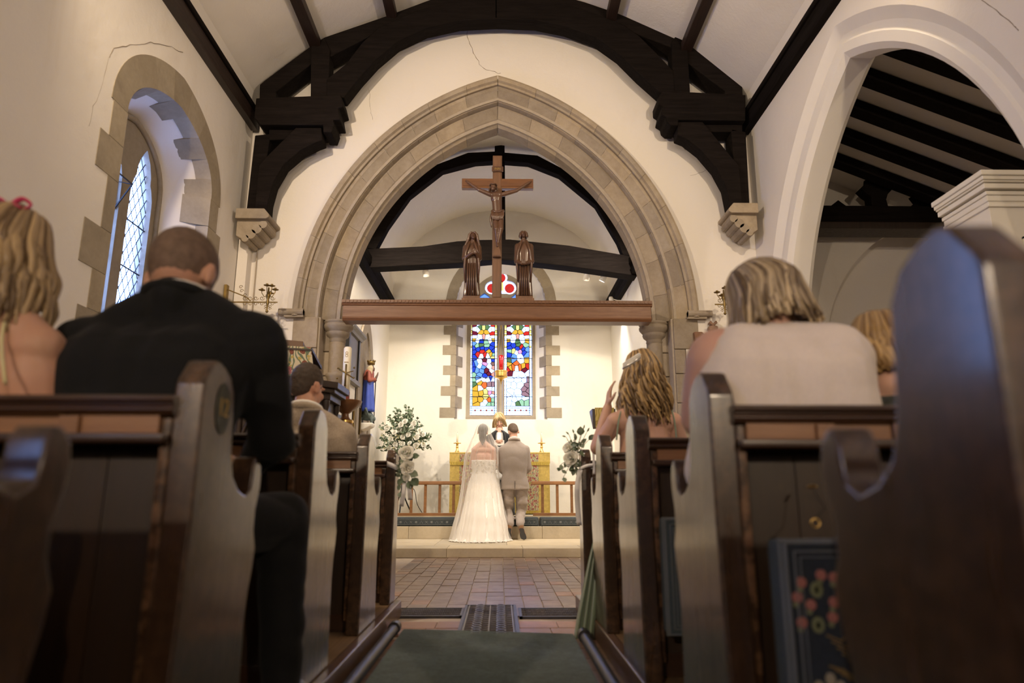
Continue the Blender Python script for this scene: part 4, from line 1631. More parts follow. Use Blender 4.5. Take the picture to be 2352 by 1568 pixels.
# numbered oval on the pew end
pewA = [o for o in COL.objects if o.get('label') == labL[1]][0]
c = Vector((XPL, 1.54 + .115, .955))
m = MB()
ov = [(c.y + .042 * math.cos(RAD(a)), c.z + .062 * math.sin(RAD(a))) for a in range(0, 360, 15)]
M_PLATE = plain('painted_oval', (0.030, 0.036, 0.026), 0.45)
m.prism(ov, 'x', XPL, XPL + .0025).build('number_plate', M_PLATE, pewA)
M_GOLDP = plain('gold_paint', (0.45, 0.30, 0.08), 0.4, 0.4)
text_mesh('number', '12', .062, M_GOLDP, pewA, Matrix.Translation(c + Vector((.003, 0, 0))) @ Matrix(((0, 0, 1), (1, 0, 0), (0, 1, 0))).to_4x4())

# ---------------------------------------------------------------- hassocks hung on the pew backs
M_HASS = plain('navy_canvas', (0.014, 0.020, 0.029), 0.9, var=.2, scale=90, bump=.5)
M_HASS_S = plain('blue_grey_canvas', (0.050, 0.068, 0.080), 0.9, var=.2, scale=90, bump=.5)
M_HASS_P = plain('pale_canvas', (0.26, 0.29, 0.34), 0.9, var=.1, scale=90)
M_CORD = plain('grey_piping', (0.12, 0.13, 0.14), 0.8)
EMB = {'pink': plain('pink_wool', (0.28, 0.105, 0.085), 0.9), 'green': plain('sage_wool', (0.14, 0.15, 0.075), 0.9), 'gold': plain('gold_wool', (0.20, 0.13, 0.04), 0.9), 'cream': plain('cream_wool', (0.30, 0.26, 0.19), 0.9),
       'dark': plain('dark_wool', (0.012, 0.02, 0.02), 0.9)}


def hassock(loc, w, d, h, label, face, side, flowers=False):
    """loc = lower aisle-side corner of the face turned to the pew behind"""
    x, y, z = loc
    t = thing('hassock', label, 'kneeler', (x + w / 2, y + d / 2, z))
    sg = 1 if w > 0 else -1
    MB().box(x + sg * .004, x + w - sg * .004, y, y + .012, z, z + h).build('face', face, t, bevel=.004)
    MB().box(x, x + w, y + .010, y + d, z, z + h).build('body', side, t, bevel=.012)
    m = MB()
    for yy in (y + .002, y + .02):
        e = .004 if yy < y + .01 else 0
        m.tube([(x + sg * e, yy, z + e), (x + w - sg * e, yy, z + e), (x + w - sg * e, yy, z + h - e), (x + sg * e, yy, z + h - e)], .005, 6, closed=True)
    m.build('piping', M_CORD, t)
    ins = .022
    m = MB()
    for i_, r_ in ((ins, .0028), (ins + .012, .0018)):
        m.tube([(x + sg * i_, y - .001, z + i_), (x + w - sg * i_, y - .001, z + i_), (x + w - sg * i_, y - .001, z + h - i_), (x + sg * i_, y - .001, z + h - i_)], r_, 5, closed=True)
    m.build('border_stitching', M_CORD, t)
    MB().tube([(x + w * .5 - .03, y + d * .5, z + h), (x + w * .5, y + d * .5, z + h + .03), (x + w * .5 + .03, y + d * .5, z + h)], .005, 6).build('hanging_loop', M_CORD, t)
    if flowers:
        def disc(px, pz, r, key, ang=0, sq=1.0):
            mm = MB()
            pts = [(px + r * math.cos(RAD(a + ang)) * sq, pz + r * math.sin(RAD(a + ang))) for a in range(0, 360, 45)]
            mm.prism(pts, 'y', y - .003, y + .001)
            mm.build('stitched_flower', EMB[key], t)
        cx_, cz_ = x + sg * .125, z + h
        q = random.Random(3)
        for dx, dz in ((-.085, -.085), (-.045, -.07), (-.02, -.075), (-.095, -.115), (-.07, -.13), (-.01, -.11), (-.025, -.125), (-.09, -.165), (-.03, -.155), (.03, -.09), (.05, -.12), (.06, -.16)):
            disc(cx_ + dx * 1.1, cz_ + dz, .0115, 'pink', q.uniform(0, 40))
            disc(cx_ + dx * 1.1 - .004, cz_ + dz - .014, .006, 'green')
        for dx, dz in ((-.062, -.10), (-.065, -.17), (.01, -.14)):
            disc(cx_ + dx, cz_ + dz, .017, 'green', 10, .8)
            disc(cx_ + dx, cz_ + dz, .008, 'dark', 0, .6)
        for dx, dz in ((-.075, -.29), (-.05, -.275), (-.03, -.29), (.0, -.31), (-.055, -.32), (-.02, -.34), (.03, -.30), (-.085, -.34), (-.06, -.36)):
            disc(cx_ + dx, cz_ + dz, .013, 'cream', 20, .8)
        mm = MB()
        for a0 in range(5):
            p0 = Vector((cx_ - .05 + a0 * .01, y - .002, cz_ - .19 - .012 * a0))
            mm.tube([p0, p0 + Vector((.03, 0, -.012)), p0 + Vector((.055, 0, .01))], .0022, 4)
            p0 = Vector((cx_ - .05 + a0 * .012, y - .002, cz_ - .25 - .008 * a0))
            mm.tube([p0, p0 + Vector((.03, 0, -.008)), p0 + Vector((.06, 0, -.03))], .0022, 4)
        mm.build('stitched_stem', EMB['gold'], t)
    return t


hassock((.61, 1.52, .31), .34, .10, .345, 'navy hassock embroidered with pink and cream flowers on the pew back', M_HASS, M_HASS_S, True)
hassock((.595, 2.55, .27), .34, .09, .40, 'blue-grey hassock hung behind the pew of the woman in white', M_HASS_S, M_HASS_S)
hassock((-.93, 1.36, .20), -.33, .11, .40, 'pale blue hassock on the back of the gilt-numbered pew', M_HASS_P, M_HASS_P)
hassock((-.82, 3.435, .30), -.30, .10, .36, 'dark hassock hung on the pew behind the man in the oatmeal jacket', M_BLACKM, M_BLACKM)
# hooks for the hassocks
hk = thing('hassock_hook', 'small brass hook and ring on the pew back above the embroidered hassock', 'hook', (.78, 1.66, .7))
h0 = PY(1868, 1117, 1.65)
h1 = PY(1864, 1200, 1.62)
MB().ell((h0.x, 1.66, h0.z), (.004, .03, .005)).build('hook', M_BRASS, hk, smooth=True)
MB().tube([(h1.x + .010 * math.cos(RAD(a)), 1.60, h1.z + .010 * math.sin(RAD(a))) for a in range(0, 360, 30)], .0018, 6, closed=True).build('ring', M_BRASS, hk, smooth=True)
MB().tube([(h0.x, 1.65, h0.z - .01), (h0.x, 1.60, h0.z - .05), (h1.x, 1.60, h1.z + .010)], .0012, 5).build('cord', M_BLACKM, hk)

# patterned knitting bag on the boards
def make_snake():
    t = NT('patterned_cloth')
    w = t.n('ShaderNodeTexWave')
    w.inputs['Scale'].default_value = 14
    w.inputs['Distortion'].default_value = 9
    w.inputs['Detail'].default_value = 2
    t.l(t.coord(), w.inputs['Vector'])
    c = t.ramp(w.outputs['Fac'], [(0.45, (0.32, 0.19, 0.07)), (0.55, (0.035, 0.022, 0.012))])
    return t.bsdf(c, 0.7)


bg = thing('handbag', 'small tan and black patterned bag on the floor between the pews', 'bag', (-.84, 3.1, .10))
m = MB()
for k in range(7):
    z = k / 6
    m.ell((-.84, 3.10, 0.105 + .04 + z * .07), (.095 - .02 * z, .10 - .05 * z, .045), 12, 8)
remeshed(m, 'body', make_snake(), bg, .008, 3)
MB().tube([(-.90, 3.10, .22), (-.89, 3.10, .28), (-.84, 3.10, .30), (-.79, 3.10, .28), (-.78, 3.10, .22)], .006, 6).build('handle', M_BLACKM, bg, smooth=True)
def spline(pts, k=4):
    P = [Vector(p) for p in pts]
    out_ = []
    for i in range(len(P) - 1):
        p0, p1, p2, p3 = P[max(i - 1, 0)], P[i], P[i + 1], P[min(i + 2, len(P) - 1)]
        for s in range(k):
            t = s / k
            out_.append(.5 * ((2 * p1) + (-p0 + p2) * t + (2 * p0 - 5 * p1 + 4 * p2 - p3) * t * t + (-p0 + 3 * p1 - 3 * p2 + p3) * t ** 3))
    out_.append(P[-1])
    return out_


# ================================================================ FURNISHINGS
def make_floral(name, ground, blooms, leaf, scale=16.0, cov=0.36, gold=None):
    t = NT(name)
    v = t.coord(scale=(1, 1, 1))
    sep = t.n('ShaderNodeSeparateXYZ')
    t.l(v, sep.inputs[0])
    cmb = t.n('ShaderNodeCombineXYZ')
    t.l(sep.outputs[0], cmb.inputs[0])
    t.l(sep.outputs[2], cmb.inputs[1])
    nz = t.n('ShaderNodeTexNoise')
    nz.inputs['Scale'].default_value = scale * .8
    t.l(cmb.outputs[0], nz.inputs['Vector'])
    add = t.mix(0.035, cmb.outputs[0], nz.outputs['Color'], 'ADD')
    vo = t.n('ShaderNodeTexVoronoi')
    vo.voronoi_dimensions = '2D'
    vo.inputs['Scale'].default_value = scale
    t.l(add, vo.inputs['Vector'])
    bl = t.ramp(vo.outputs['Color'], [(0, blooms[0]), (.4, blooms[1]), (.7, blooms[2]), (1, blooms[0])], 'CONSTANT')
    ring = t.ramp(vo.outputs['Distance'], [(0, (.25,) * 3), (.12, (1, 1, 1)), (.24, (.55,) * 3), (.3, (1, 1, 1))])
    bl = t.mix(1, bl, ring, 'MULTIPLY')
    wv = t.n('ShaderNodeTexWave')
    wv.inputs['Scale'].default_value = scale * .55
    wv.inputs['Distortion'].default_value = 14
    wv.inputs['Detail'].default_value = 1.5
    t.l(add, wv.inputs['Vector'])
    c = t.mix(t.ramp(wv.outputs['Fac'], [(.62, (0, 0, 0)), (.70, (1, 1, 1))]), ground, leaf)
    c = t.mix(t.ramp(t.noise(add, scale * 1.4, 2), [(.60, (0, 0, 0)), (.63, (1, 1, 1))]), c, gold or sc(ground, .7))
    c = t.mix(t.ramp(vo.outputs['Distance'], [(cov, (1, 1, 1)), (cov + .03, (0, 0, 0))]), c, bl)
    return t.bsdf(c, 0.75, None, 0, 0.3, sheen=.2)


M_EMB_ALTAR = make_floral('altar_embroidery', (.44, .37, .22), ((.36, .11, .09), (.40, .21, .15), (.28, .09, .08)), (.12, .155, .09), 21, .34, (.36, .25, .07))
M_EMB_FALL = make_floral('pulpit_embroidery', (.66, .58, .40), ((.52, .16, .16), (.55, .22, .22), (.30, .10, .06)), (.16, .21, .13), 13, .27, (.50, .38, .10))
M_GOLDC = plain('gold_brocade', (0.46, 0.335, 0.085), 0.42, 0.25, var=.22, scale=24, sheen=.3)
M_GOLDF = plain('gold_fringe', (0.55, 0.41, 0.09), 0.5, 0.2, var=.25, scale=60)
M_NAVY = plain('kneeler_cloth', (0.050, 0.062, 0.072), 0.9, var=.2, scale=60, bump=.3)
M_NAVY_P = plain('kneeler_stitching', (0.15, 0.165, 0.17), 0.9)

# ---- rood beam
RB0, RB1 = 7.33, 7.53
bl_, br_ = PY(788, 697, RB0), PY(1495, 697, RB0)
xa, xb = bl_.x, br_.x
zt = PY(1140, 690, RB0).z
zbm = PY(1140, 737, RB0).z
rb = thing('rood_beam', 'long moulded oak beam spanning the chancel arch under the crucifix', 'beam', ((xa + xb) / 2, 7.48, zbm))
h = zt - zbm
MB().box(xa, xb, RB0, RB1, zbm + h * .16, zt - h * .24).build('fascia', M_OAK, rb, bevel=.004)
MB().prism([(RB0 + .01, zbm), (RB1 - .01, zbm), (RB1, zbm + h * .06), (RB1, zbm + h * .18), (RB0, zbm + h * .18), (RB0 - .008, zbm + h * .12), (RB0 + .004, zbm + h * .06)], 'x', xa, xb).build('lower_moulding', M_OAK, rb, bevel=.003)
MB().prism([(RB0 - .002, zt - h * .28), (RB0 - .012, zt - h * .24), (RB0 - .012, zt - h * .2), (RB0 - .022, zt - h * .16), (RB0 - .022, zt), (RB1, zt), (RB1, zt - h * .28)], 'x', xa - .012, xb + .012).build('cornice', M_OAK, rb, bevel=.003)
m = MB()
n_ = 84
for k in range(n_):
    x = xa + (xb - xa) * (k + .5) / n_
    w = (xb - xa) / n_
    m.add([(x - w * .42, RB0 - .03, zt - h * .15), (x + w * .30, RB0 - .03, zt - h * .15), (x + w * .42, RB0 - .03, zt - h * .02), (x - w * .30, RB0 - .03, zt - h * .02),
           (x - w * .42, RB0 - .015, zt - h * .15), (x + w * .30, RB0 - .015, zt - h * .15), (x + w * .42, RB0 - .015, zt - h * .02), (x - w * .30, RB0 - .015, zt - h * .02)],
          [(0, 1, 2, 3), (0, 4, 5, 1), (2, 6, 7, 3), (1, 5, 6, 2), (0, 3, 7, 4)])
m.build('carved_rope_moulding', M_OAK, rb)
bp = [PY(1061, 688, 7.40), PY(1226, 680, 7.40)]
MB().box(bp[0].x, bp[1].x, 7.335, 7.525, zt, zt + .035).build('plinth', M_OAKV, rb, bevel=.004)
ZB = zt + .035

# ---- crucifix
cy0, cy1 = 7.42, 7.50
cr = thing('crucifix', 'carved oak crucifix with dark wooden figure standing on the rood beam', 'crucifix', (PY(1142, 680, 7.45).x, 7.46, ZB))
a, b = PY(1132, 357, cy0), PY(1152, 680, cy0)
cxm = (a.x + b.x) / 2
hw = (b.x - a.x) / 2
crz1 = a.z
MB().box(cxm - hw, cxm + hw, cy0, cy1, ZB, crz1).build('upright', M_OAKV, cr, bevel=.004)
MB().box(cxm - hw + .012, cxm + hw - .012, cy0 - .006, cy0, ZB + .03, crz1 - .02).build('upright_moulding', M_OAKV, cr, bevel=.003)
a, b = PY(1061, 409, cy0), PY(1225, 432, cy0)
MB().box(a.x, b.x, cy0 + .004, cy1 - .004, b.z, a.z).build('crossbar', M_OAK, cr, bevel=.004)
MB().box(a.x + .012, b.x - .012, cy0 - .003, cy0 + .004, b.z + .022, a.z - .022).build('crossbar_moulding', M_OAK, cr, bevel=.003)
p = PY(1143, 390, cy0)
m = MB().prism([(p.x - .055, p.z - .035), (p.x - .06, p.z + .03), (p.x, p.z + .036), (p.x + .06, p.z + .03), (p.x + .055, p.z - .035), (p.x, p.z - .03)], 'y', cy0 - .025, cy0 - .012)
m.tube([(p.x - .06, cy0 - .018, p.z - .03), (p.x - .06, cy0 - .018, p.z + .03)], .008, 8)
m.tube([(p.x + .06, cy0 - .018, p.z - .03), (p.x + .06, cy0 - .018, p.z + .03)], .008, 8)
sco = m.build('title_scroll', M_CARVED, cr)
text_mesh('title_letters', 'INRI', .04, M_GOLDP, cr, Matrix.Translation((p.x, cy0 - .026, p.z)) @ Matrix.Rotation(RAD(90), 4, 'X'))
MB().box(cxm - .045, cxm + .045, cy0 - .05, cy0, PY(1143, 590, cy0).z - .012, PY(1143, 590, cy0).z + .006).build('foot_ledge', M_CARVED, cr)


def Q(u, v, d=0.0, Y=7.37):
    q = PY(u, v, Y)
    return Vector((q.x, Y + d, q.z))


m = MB()
hip, chest, neck, head = Q(1143, 492), Q(1140, 455), Q(1138, 440, -.01), Q(1133, 434, -.045)
m.ell(chest + Vector((0, 0, .0)), (.066, .048, .075))
m.ell(Q(1141, 448), (.075, .045, .045))
m.cap(chest, .056, hip, .052, flat=((0, 1, 0), .75))
m.ell(hip, (.062, .05, .045))
m.cap(neck, .026, Q(1138, 446), .03)
for k in range(1):
    m.ell(head, (.034, .042, .046), rot=Matrix.Rotation(RAD(18), 3, 'X') @ Matrix.Rotation(RAD(12), 3, 'Y'))
    m.ell(head + Vector((-.004, -.03, -.03)), (.02, .02, .025))
for sh, el, ha in ((Q(1127, 447), Q(1100, 436, .0), Q(1077, 417, .03)), (Q(1157, 446), Q(1186, 438, .0), Q(1213, 418, .03))):
    m.cap(sh, .029, el, .022)
    m.cap(el, .021, ha, .015)
    d = (ha - el).normalized()
    m.ell(ha + d * .015, (.016, .01, .02))
    for f in range(4):
        fd = (d + Vector((0, -.2 + .1 * f, .7 - .35 * f))).normalized()
        m.cap(ha + d * .02, .006, ha + d * .025 + fd * .028, .0045, 8)
for hp, kn, an in ((Q(1137, 500), Q(1140, 530, -.05), Q(1142, 560, -.01)), (Q(1150, 500), Q(1151, 530, -.055), Q(1144, 560, -.025))):
    m.cap(hp, .036, kn, .027)
    m.cap(kn, .026, an, .016)
    m.cap(an, .016, an + Vector((0, -.03, -.045)), .012)
figure = remeshed(m, 'figure', M_CARVED, cr, .0045, 3)
m = MB()
hd = head
for k in range(46):
    a = k / 46 * math.pi * 2
    r = .036
    p0 = hd + Vector((r * math.cos(a) * .9, r * math.sin(a) * .8 + .01, .028))
    p1 = hd + Vector((.045 * math.cos(a), .03 + .02 * abs(math.sin(a)), -.015))
    p2 = hd + Vector((.05 * math.cos(a) + rnd.uniform(-.006, .006), .035, -.055 - rnd.uniform(0, .02)))
    if math.sin(a) > -.35:
        m.tube([p0, p1, p2], [.008, .009, .004], 5)
m.tube([hd + Vector((.041 * math.cos(RAD(a)), .045 * math.sin(RAD(a)), .024 + .004 * math.sin(RAD(a * 5)))) for a in range(0, 360, 20)], .008, 6, closed=True)
m.build('hair_and_thorns', M_CARVED, cr, smooth=True)
m = MB()
for k in range(9):
    f = k / 8
    p0 = Q(1131 + 24 * f, 485 + 3 * math.sin(f * 3), -.03)
    p1 = Q(1130 + 26 * f, 498, -.05)
    p2 = Q(1133 + 19 * f, 511 - 5 * abs(f - .4), -.045)
    m.tube(spline([p0, p1, p2], 3), [.009, .010, .011, .011, .010, .008, .005], 7)
m.tube(spline([Q(1130, 487, .02), Q(1130, 486, -.03), Q(1143, 491, -.05), Q(1156, 485, -.03), Q(1157, 485, .02)], 3), .009, 7)
m.tube(spline([Q(1131, 487, -.02), Q(1127, 503, -.015), Q(1129, 523, -.01)], 4), [.010, .012, .014, .014, .014, .013, .011, .009, .006], 7)
m.build('loincloth', M_CARVED, cr, smooth=True)


def robed(name, label, cat, u0, u1, vt, vb, Y, mode, mt=None, plinth=True):
    mt = mt or M_CARVED
    base = PY((u0 + u1) / 2, vb, Y)
    top = PY((u0 + u1) / 2, vt, Y)
    H = top.z - ZB
    W = PY(u1, vb, Y).x - PY(u0, vb, Y).x
    cx, z0 = base.x, ZB
    t = thing(name, label, cat, (cx, Y, z0))
    if plinth:
        MB().box(cx - W * .46, cx + W * .46, Y - .075, Y + .075, z0, z0 + .028).build('plinth', M_OAKV, t, bevel=.003)
    z0 += .026
    H -= .026
    # draped body: rings with deepening folds towards the hem
    n, rows = 64, 26
    vs, fs = [], []
    prof = [(0, .44), (.04, .455), (.2, .41), (.4, .40), (.55, .46), (.66, .50), (.74, .47), (.80, .34), (.845, .17), (.87, .12)]

    def R_(f):
        for (a, ra), (b, rb_) in zip(prof, prof[1:]):
            if f <= b:
                return ra + (rb_ - ra) * (f - a) / (b - a)
        return prof[-1][1]
    for i in range(rows):
        f = .87 * i / (rows - 1)
        r = R_(f) * W
        for k in range(n):
            a = 2 * math.pi * k / n
            fold = .075 * math.sin(a * 9 + 2.2 * f) * max(0, 1 - f / .7) + .045 * math.sin(a * 15 + 3 + f * 5) * max(0, 1 - f / .85)
            rr = r * (1 + fold)
            vs.append((cx + rr * math.cos(a), Y + rr * .60 * math.sin(a), z0 + H * f))
    for i in range(rows - 1):
        for k in range(n):
            l = (k + 1) % n
            fs.append((i * n + k, i * n + l, (i + 1) * n + l, (i + 1) * n + k))
    fs.append(tuple(range(n))[::-1])
    fs.append(tuple(range((rows - 1) * n, rows * n)))
    MB().add(vs, fs).build('robe', mt, t, smooth=True)
    # mantle edges
    m = MB()
    for s in (-1, 1):
        m.tube([(cx + s * W * .12, Y - .07, z0 + H * .82), (cx + s * W * .33, Y - W * .30, z0 + H * .66), (cx + s * W * .40, Y - W * .27, z0 + H * .45), (cx + s * W * .36, Y - W * .22, z0 + H * .22)], [.012, .016, .015, .008], 7)
    for k in range(5):
        m.tube([(cx - W * .2 + k * W * .09, Y - W * .28, z0 + H * .5), (cx - W * .22 + k * W * .11, Y - W * .30, z0 + H * .25), (cx - W * .26 + k * W * .13, Y - W * .30, z0 + .01)], [.007, .009, .011], 6)
    m.build('mantle_folds', mt, t, smooth=True)
    # head, arms, hands as one carved surface
    m = MB()
    hz = z0 + H * .925
    tilt = 1 if mode == 'veil' else -1
    hc = Vector((cx + (.01 if mode == 'veil' else -.006), Y - .012, hz))
    m.ell(hc, (.033, .04, .047), rot=Matrix.Rotation(RAD(-20 * tilt), 3, 'X') @ Matrix.Rotation(RAD(-15), 3, 'Y'))
    m.ell(hc + Vector((.004, -.032, -.022)), (.02, .016, .02))
    m.cap(hc + Vector((.004, -.042, .006)), .006, hc + Vector((.005, -.05, -.01)), .008, 8)
    m.cap(hc - Vector((0, -.01, .03)), .026, (cx, Y, z0 + H * .80), .035)
    hzz = z0 + H * (.63 if mode == 'veil' else .46)
    hx = cx + (.03 if mode == 'veil' else -.012)
    for s in (-1, 1):
        m.cap((cx + s * W * .36, Y, z0 + H * .76), .034, (cx + s * W * .40, Y - .035, z0 + H * (.58 if mode == 'veil' else .52)), .034)
        m.cap((cx + s * W * .40, Y - .035, z0 + H * (.58 if mode == 'veil' else .52)), .032, (hx + s * .022, Y - .105, hzz), .018)
        for f in range(4):
            m.cap((hx + s * .012, Y - .105 - .002 * f, hzz + .01 * (f - 1.5)), .007, (hx - s * .016, Y - .118, hzz + .022 + .008 * (f - 1.5)), .0055, 8)
        m.cap((hx + s * .016, Y - .108, hzz + .01), .008, (hx + s * .003, Y - .122, hzz + .045), .006, 8)
    remeshed(m, 'figure', mt, t, .005, 2)
    m = MB()
    if mode == 'veil':
        for k in range(15):
            a = math.pi * (k / 14)
            x, y = math.cos(a), math.sin(a)
            m.tube([hc + Vector((.012 * x, .012 * y - .02, .05)), hc + Vector((.044 * x, .044 * y - .012, .02)), hc + Vector((.052 * x, .052 * y - .008, -.03)), Vector((cx + .085 * x, Y + .05 * y, z0 + H * .77))], [.014, .016, .017, .016], 7)
        remeshed(m, 'head_veil', mt, t, .006, 2)
    else:
        for k in range(20):
            a = RAD(-35 + 250 * k / 19)
            x, y = math.cos(a), math.sin(a)
            m.tube([hc + Vector((.012 * x, .014 * y, .046)), hc + Vector((.038 * x, .042 * y, .02)), hc + Vector((.046 * x, .046 * y, -.02)), hc + Vector((.04 * x, .045 * y, -.04))], [.009, .012, .014, .009], 6)
        remeshed(m, 'hair', mt, t, .005, 2)
    return t


robed('madonna_statue', 'carved dark oak statue of a veiled woman with clasped hands on the rood beam', 'statue', 1062, 1104, 533, 680, 7.43, 'veil')
robed('saint_statue', 'carved dark oak statue of a bareheaded cloaked man on the rood beam', 'statue', 1183, 1225, 529, 680, 7.43, 'hair')

# ---- altar with frontal and candlesticks
AY = 11.85
a, b = PY(1034, 1038, AY), PY(1262, 1038, AY)
ax0, ax1, az1 = a.x, b.x, a.z
al = thing('altar', 'altar dressed in gold brocade with embroidered floral panels', 'altar', ((ax0 + ax1) / 2, 12.1, .44))
MB().box(ax0 + .01, ax1 - .01, AY + .012, 12.45, .44, az1 - .03).build('body', M_PULPIT, al)
MB().box(ax0 - .01, ax1 + .01, AY - .01, 12.47, az1 - .03, az1).build('mensa_cloth', M_GOLDC, al, bevel=.006)
zf = PY(1100, 1064, AY).z
MB().box(ax0, ax1, AY, AY + .01, .46, zf).build('frontal', M_GOLDC, al)
MB().box(ax0 - .008, ax1 + .008, AY - .010, AY, zf, az1 - .02).build('superfrontal', M_GOLDC, al)
m = MB()
nf = 120
for k in range(nf):
    x = ax0 + (ax1 - ax0) * (k + .5) / nf
    m.tube([(x, AY - .014, zf + .03), (x + rnd.uniform(-.002, .002), AY - .016, zf - .03)], .0065, 4)
m.build('fringe', M_GOLDF, al)
m = MB()
for k in range(nf):
    x = ax0 + (ax1 - ax0) * (k + .5) / nf
    m.tube([(x, AY - .006, .505), (x + rnd.uniform(-.002, .002), AY - .008, .455)], .0065, 4)
m.build('hem_fringe', M_GOLDF, al)
for u0, u1 in ((1055, 1083), (1207, 1237), (1110, 1180)):
    p0, p1 = PY(u0, 1100, AY), PY(u1, 1100, AY)
    MB().box(p0.x, p1.x, AY - .005, AY + .005, .50, zf - .02).build('orphrey', M_EMB_ALTAR, al)
    MB().box(p0.x, p1.x, AY - .015, AY - .005, zf + .03, az1 - .03).build('orphrey', M_EMB_ALTAR, al)
for uu, lab in ((1050, 'brass candlestick with white candle on the altar beside the bride'), (1244, 'brass candlestick with white candle on the altar beside the groom')):
    p = PY(uu, 1037, 12.1)
    c = thing('altar_candlestick', lab, 'candlestick', (p.x, 12.1, az1), 'altar candlesticks')
    zt_ = PY(uu, 1016, 12.1).z - az1
    auto_smooth(MB().lathe([(0, 0), (.055, 0), (.05, .012), (.035, .03), (.022, .06), (.018, .09), (.028, .10), (.018, .112), (.02, zt_ - .03), (.032, zt_ - .015), (.03, zt_), (0, zt_)], (p.x, 12.1, az1), 16).build('stick', M_BRASS, c), 50)
    MB().lathe([(0, zt_ - .02), (.065, zt_ - .018), (.07, zt_ - .008), (.0, zt_ - .006)], (p.x, 12.1, az1), 20).build('drip_pan', M_BRASS, c, smooth=True)
    zc = PY(uu, 994, 12.1).z - az1
    MB().lathe([(0, zt_), (.0165, zt_), (.0165, zc - .01), (.01, zc), (0, zc + .004)], (p.x, 12.1, az1), 14).build('candle', M_WAX, c, smooth=True)
    MB().tube([(p.x, 12.1, az1 + zc), (p.x, 12.1, az1 + zc + .018)], .002, 5).build('wick', M_BLACKM, c)

# ---- altar rails
RY = 11.14
for s, (xe, us) in ((-1, (PY(1069, 1108, RY).x, (912, 945, 977, 1010, 1042))), (1, (PY(1221, 1108, RY).x, (1246, 1280, 1313, 1346)))):
    g = thing('altar_rail', 'oak communion rail with square balusters ' + ('on the bride\'s side' if s < 0 else 'on the groom\'s side'), 'rail', (xe, RY, .44))
    z1 = PY(1000, 1104, RY).z
    z0 = PY(1000, 1113, RY).z
    MB().prism([(RY - .035, z0), (RY - .04, z0 + .02), (RY - .03, z1 - .004), (RY + .03, z1 - .004), (RY + .04, z0 + .02), (RY + .035, z0)], 'x', s * 2.08, xe).build('top_rail', M_RAIL, g, bevel=.004)
    zb0 = .44
    MB().box(s * 2.08, xe + s * .02, RY - .03, RY + .03, zb0, zb0 + .045).build('bottom_rail', M_RAIL, g, bevel=.004)
    xs = [PY(u, 1140, RY).x for u in us]
    stp = xs[1] - xs[0]
    xx = xs[0] if s < 0 else xs[-1]
    while abs(xx) < 1.95:
        xx += s * abs(stp)
        xs.append(xx)
    for x in xs:
        if abs(x) < 2.05:
            MB().box(x - .021, x + .021, RY - .021, RY + .021, zb0 + .04, z0 + .005).build('baluster', M_RAIL, g, bevel=.003)

# ---- long kneeler cushions
for x0, x1, lab in ((-2.06, PY(1050, 1190, 10.9).x, 'long blue-grey embroidered kneeler along the rail, bride\'s side'), (PY(1053, 1190, 10.9).x, PY(1237, 1190, 10.9).x, 'blue-grey embroidered kneeler under the couple'), (PY(1240, 1190, 10.9).x, 2.06, 'long blue-grey embroidered kneeler along the rail, groom\'s side')):
    g = thing('kneeler_cushion', lab, 'kneeler', ((x0 + x1) / 2, 10.94, .293), 'kneelers at the altar rail')
    MB().box(x0, x1, 10.825, 11.06, .294, .425).build('cushion', M_NAVY, g, bevel=.022, seg=3)
    m = MB()
    for zz in (.318, .392):
        m.tube([(x0 + .03, 10.823, zz), (x1 - .03, 10.823, zz)], .003, 4)
    for xx in (x0 + .03, x1 - .03):
        m.tube([(xx, 10.823, .318), (xx, 10.823, .392)], .003, 4)
    k = int((x1 - x0 - .1) / .075)
    for i in range(k):
        xx = x0 + .07 + i * (x1 - x0 - .14) / max(1, k - 1)
        sh = i % 3
        if sh == 0:
            m.box(xx - .016, xx + .016, 10.820, 10.826, .339, .371)
        elif sh == 1:
            m.tube([(xx - .02, 10.823, .335), (xx, 10.823, .375), (xx + .02, 10.823, .335)], .004, 4)
        else:
            m.tube([(xx - .018, 10.823, .337), (xx + .018, 10.823, .373)], .004, 4)
            m.tube([(xx - .018, 10.823, .373), (xx + .018, 10.823, .337)], .004, 4)
    m.build('stitched_border', M_NAVY_P, g)

# ---- hanging sanctuary lamp
SY = 11.35
p = PY(1151, 860, SY)
sl = thing('sanctuary_lamp', 'hanging brass sanctuary lamp with red glass before the east window', 'lamp', (p.x, SY, PY(1151, 884, SY).z))
sgl = lambda v: PY(1151, v, SY).z
prof = [(0, sgl(884)), (.008, sgl(880)), (.012, sgl(877)), (.03, sgl(872)), (.065, sgl(869.5)), (.102, sgl(868)), (.108, sgl(866.5)), (.108, sgl(864)), (.100, sgl(863)), (.100, sgl(855)), (.108, sgl(854)), (.108, sgl(851.5)), (.09, sgl(850)), (.05, sgl(849.5)), (0, sgl(849))]
auto_smooth(MB().lathe(prof, (p.x, SY, 0), 24).build('brass_bowl', M_BRASS, sl), 35)
t = NT('ruby_glass')
M_RUBY = t.bsdf((.36, .008, .012), .12, None, 0, .6)
MB().lathe([(0, sgl(849)), (.034, sgl(849)), (.038, sgl(835)), (.046, sgl(817)), (.04, sgl(816)), (0, sgl(817))], (p.x, SY, 0), 20).build('red_glass', M_RUBY, sl, smooth=True)
m = MB()
for a in (90, 210, 330):
    x, y = .10 * math.cos(RAD(a)), .10 * math.sin(RAD(a))
    m.tube([(p.x + x, SY + y, sgl(851)), (p.x, SY, sgl(735))], .0035, 5)
m.tube([(p.x, SY, sgl(735)), (p.x, SY, 6.25)], .0035, 5)
m.build('chain', M_GILT, sl)

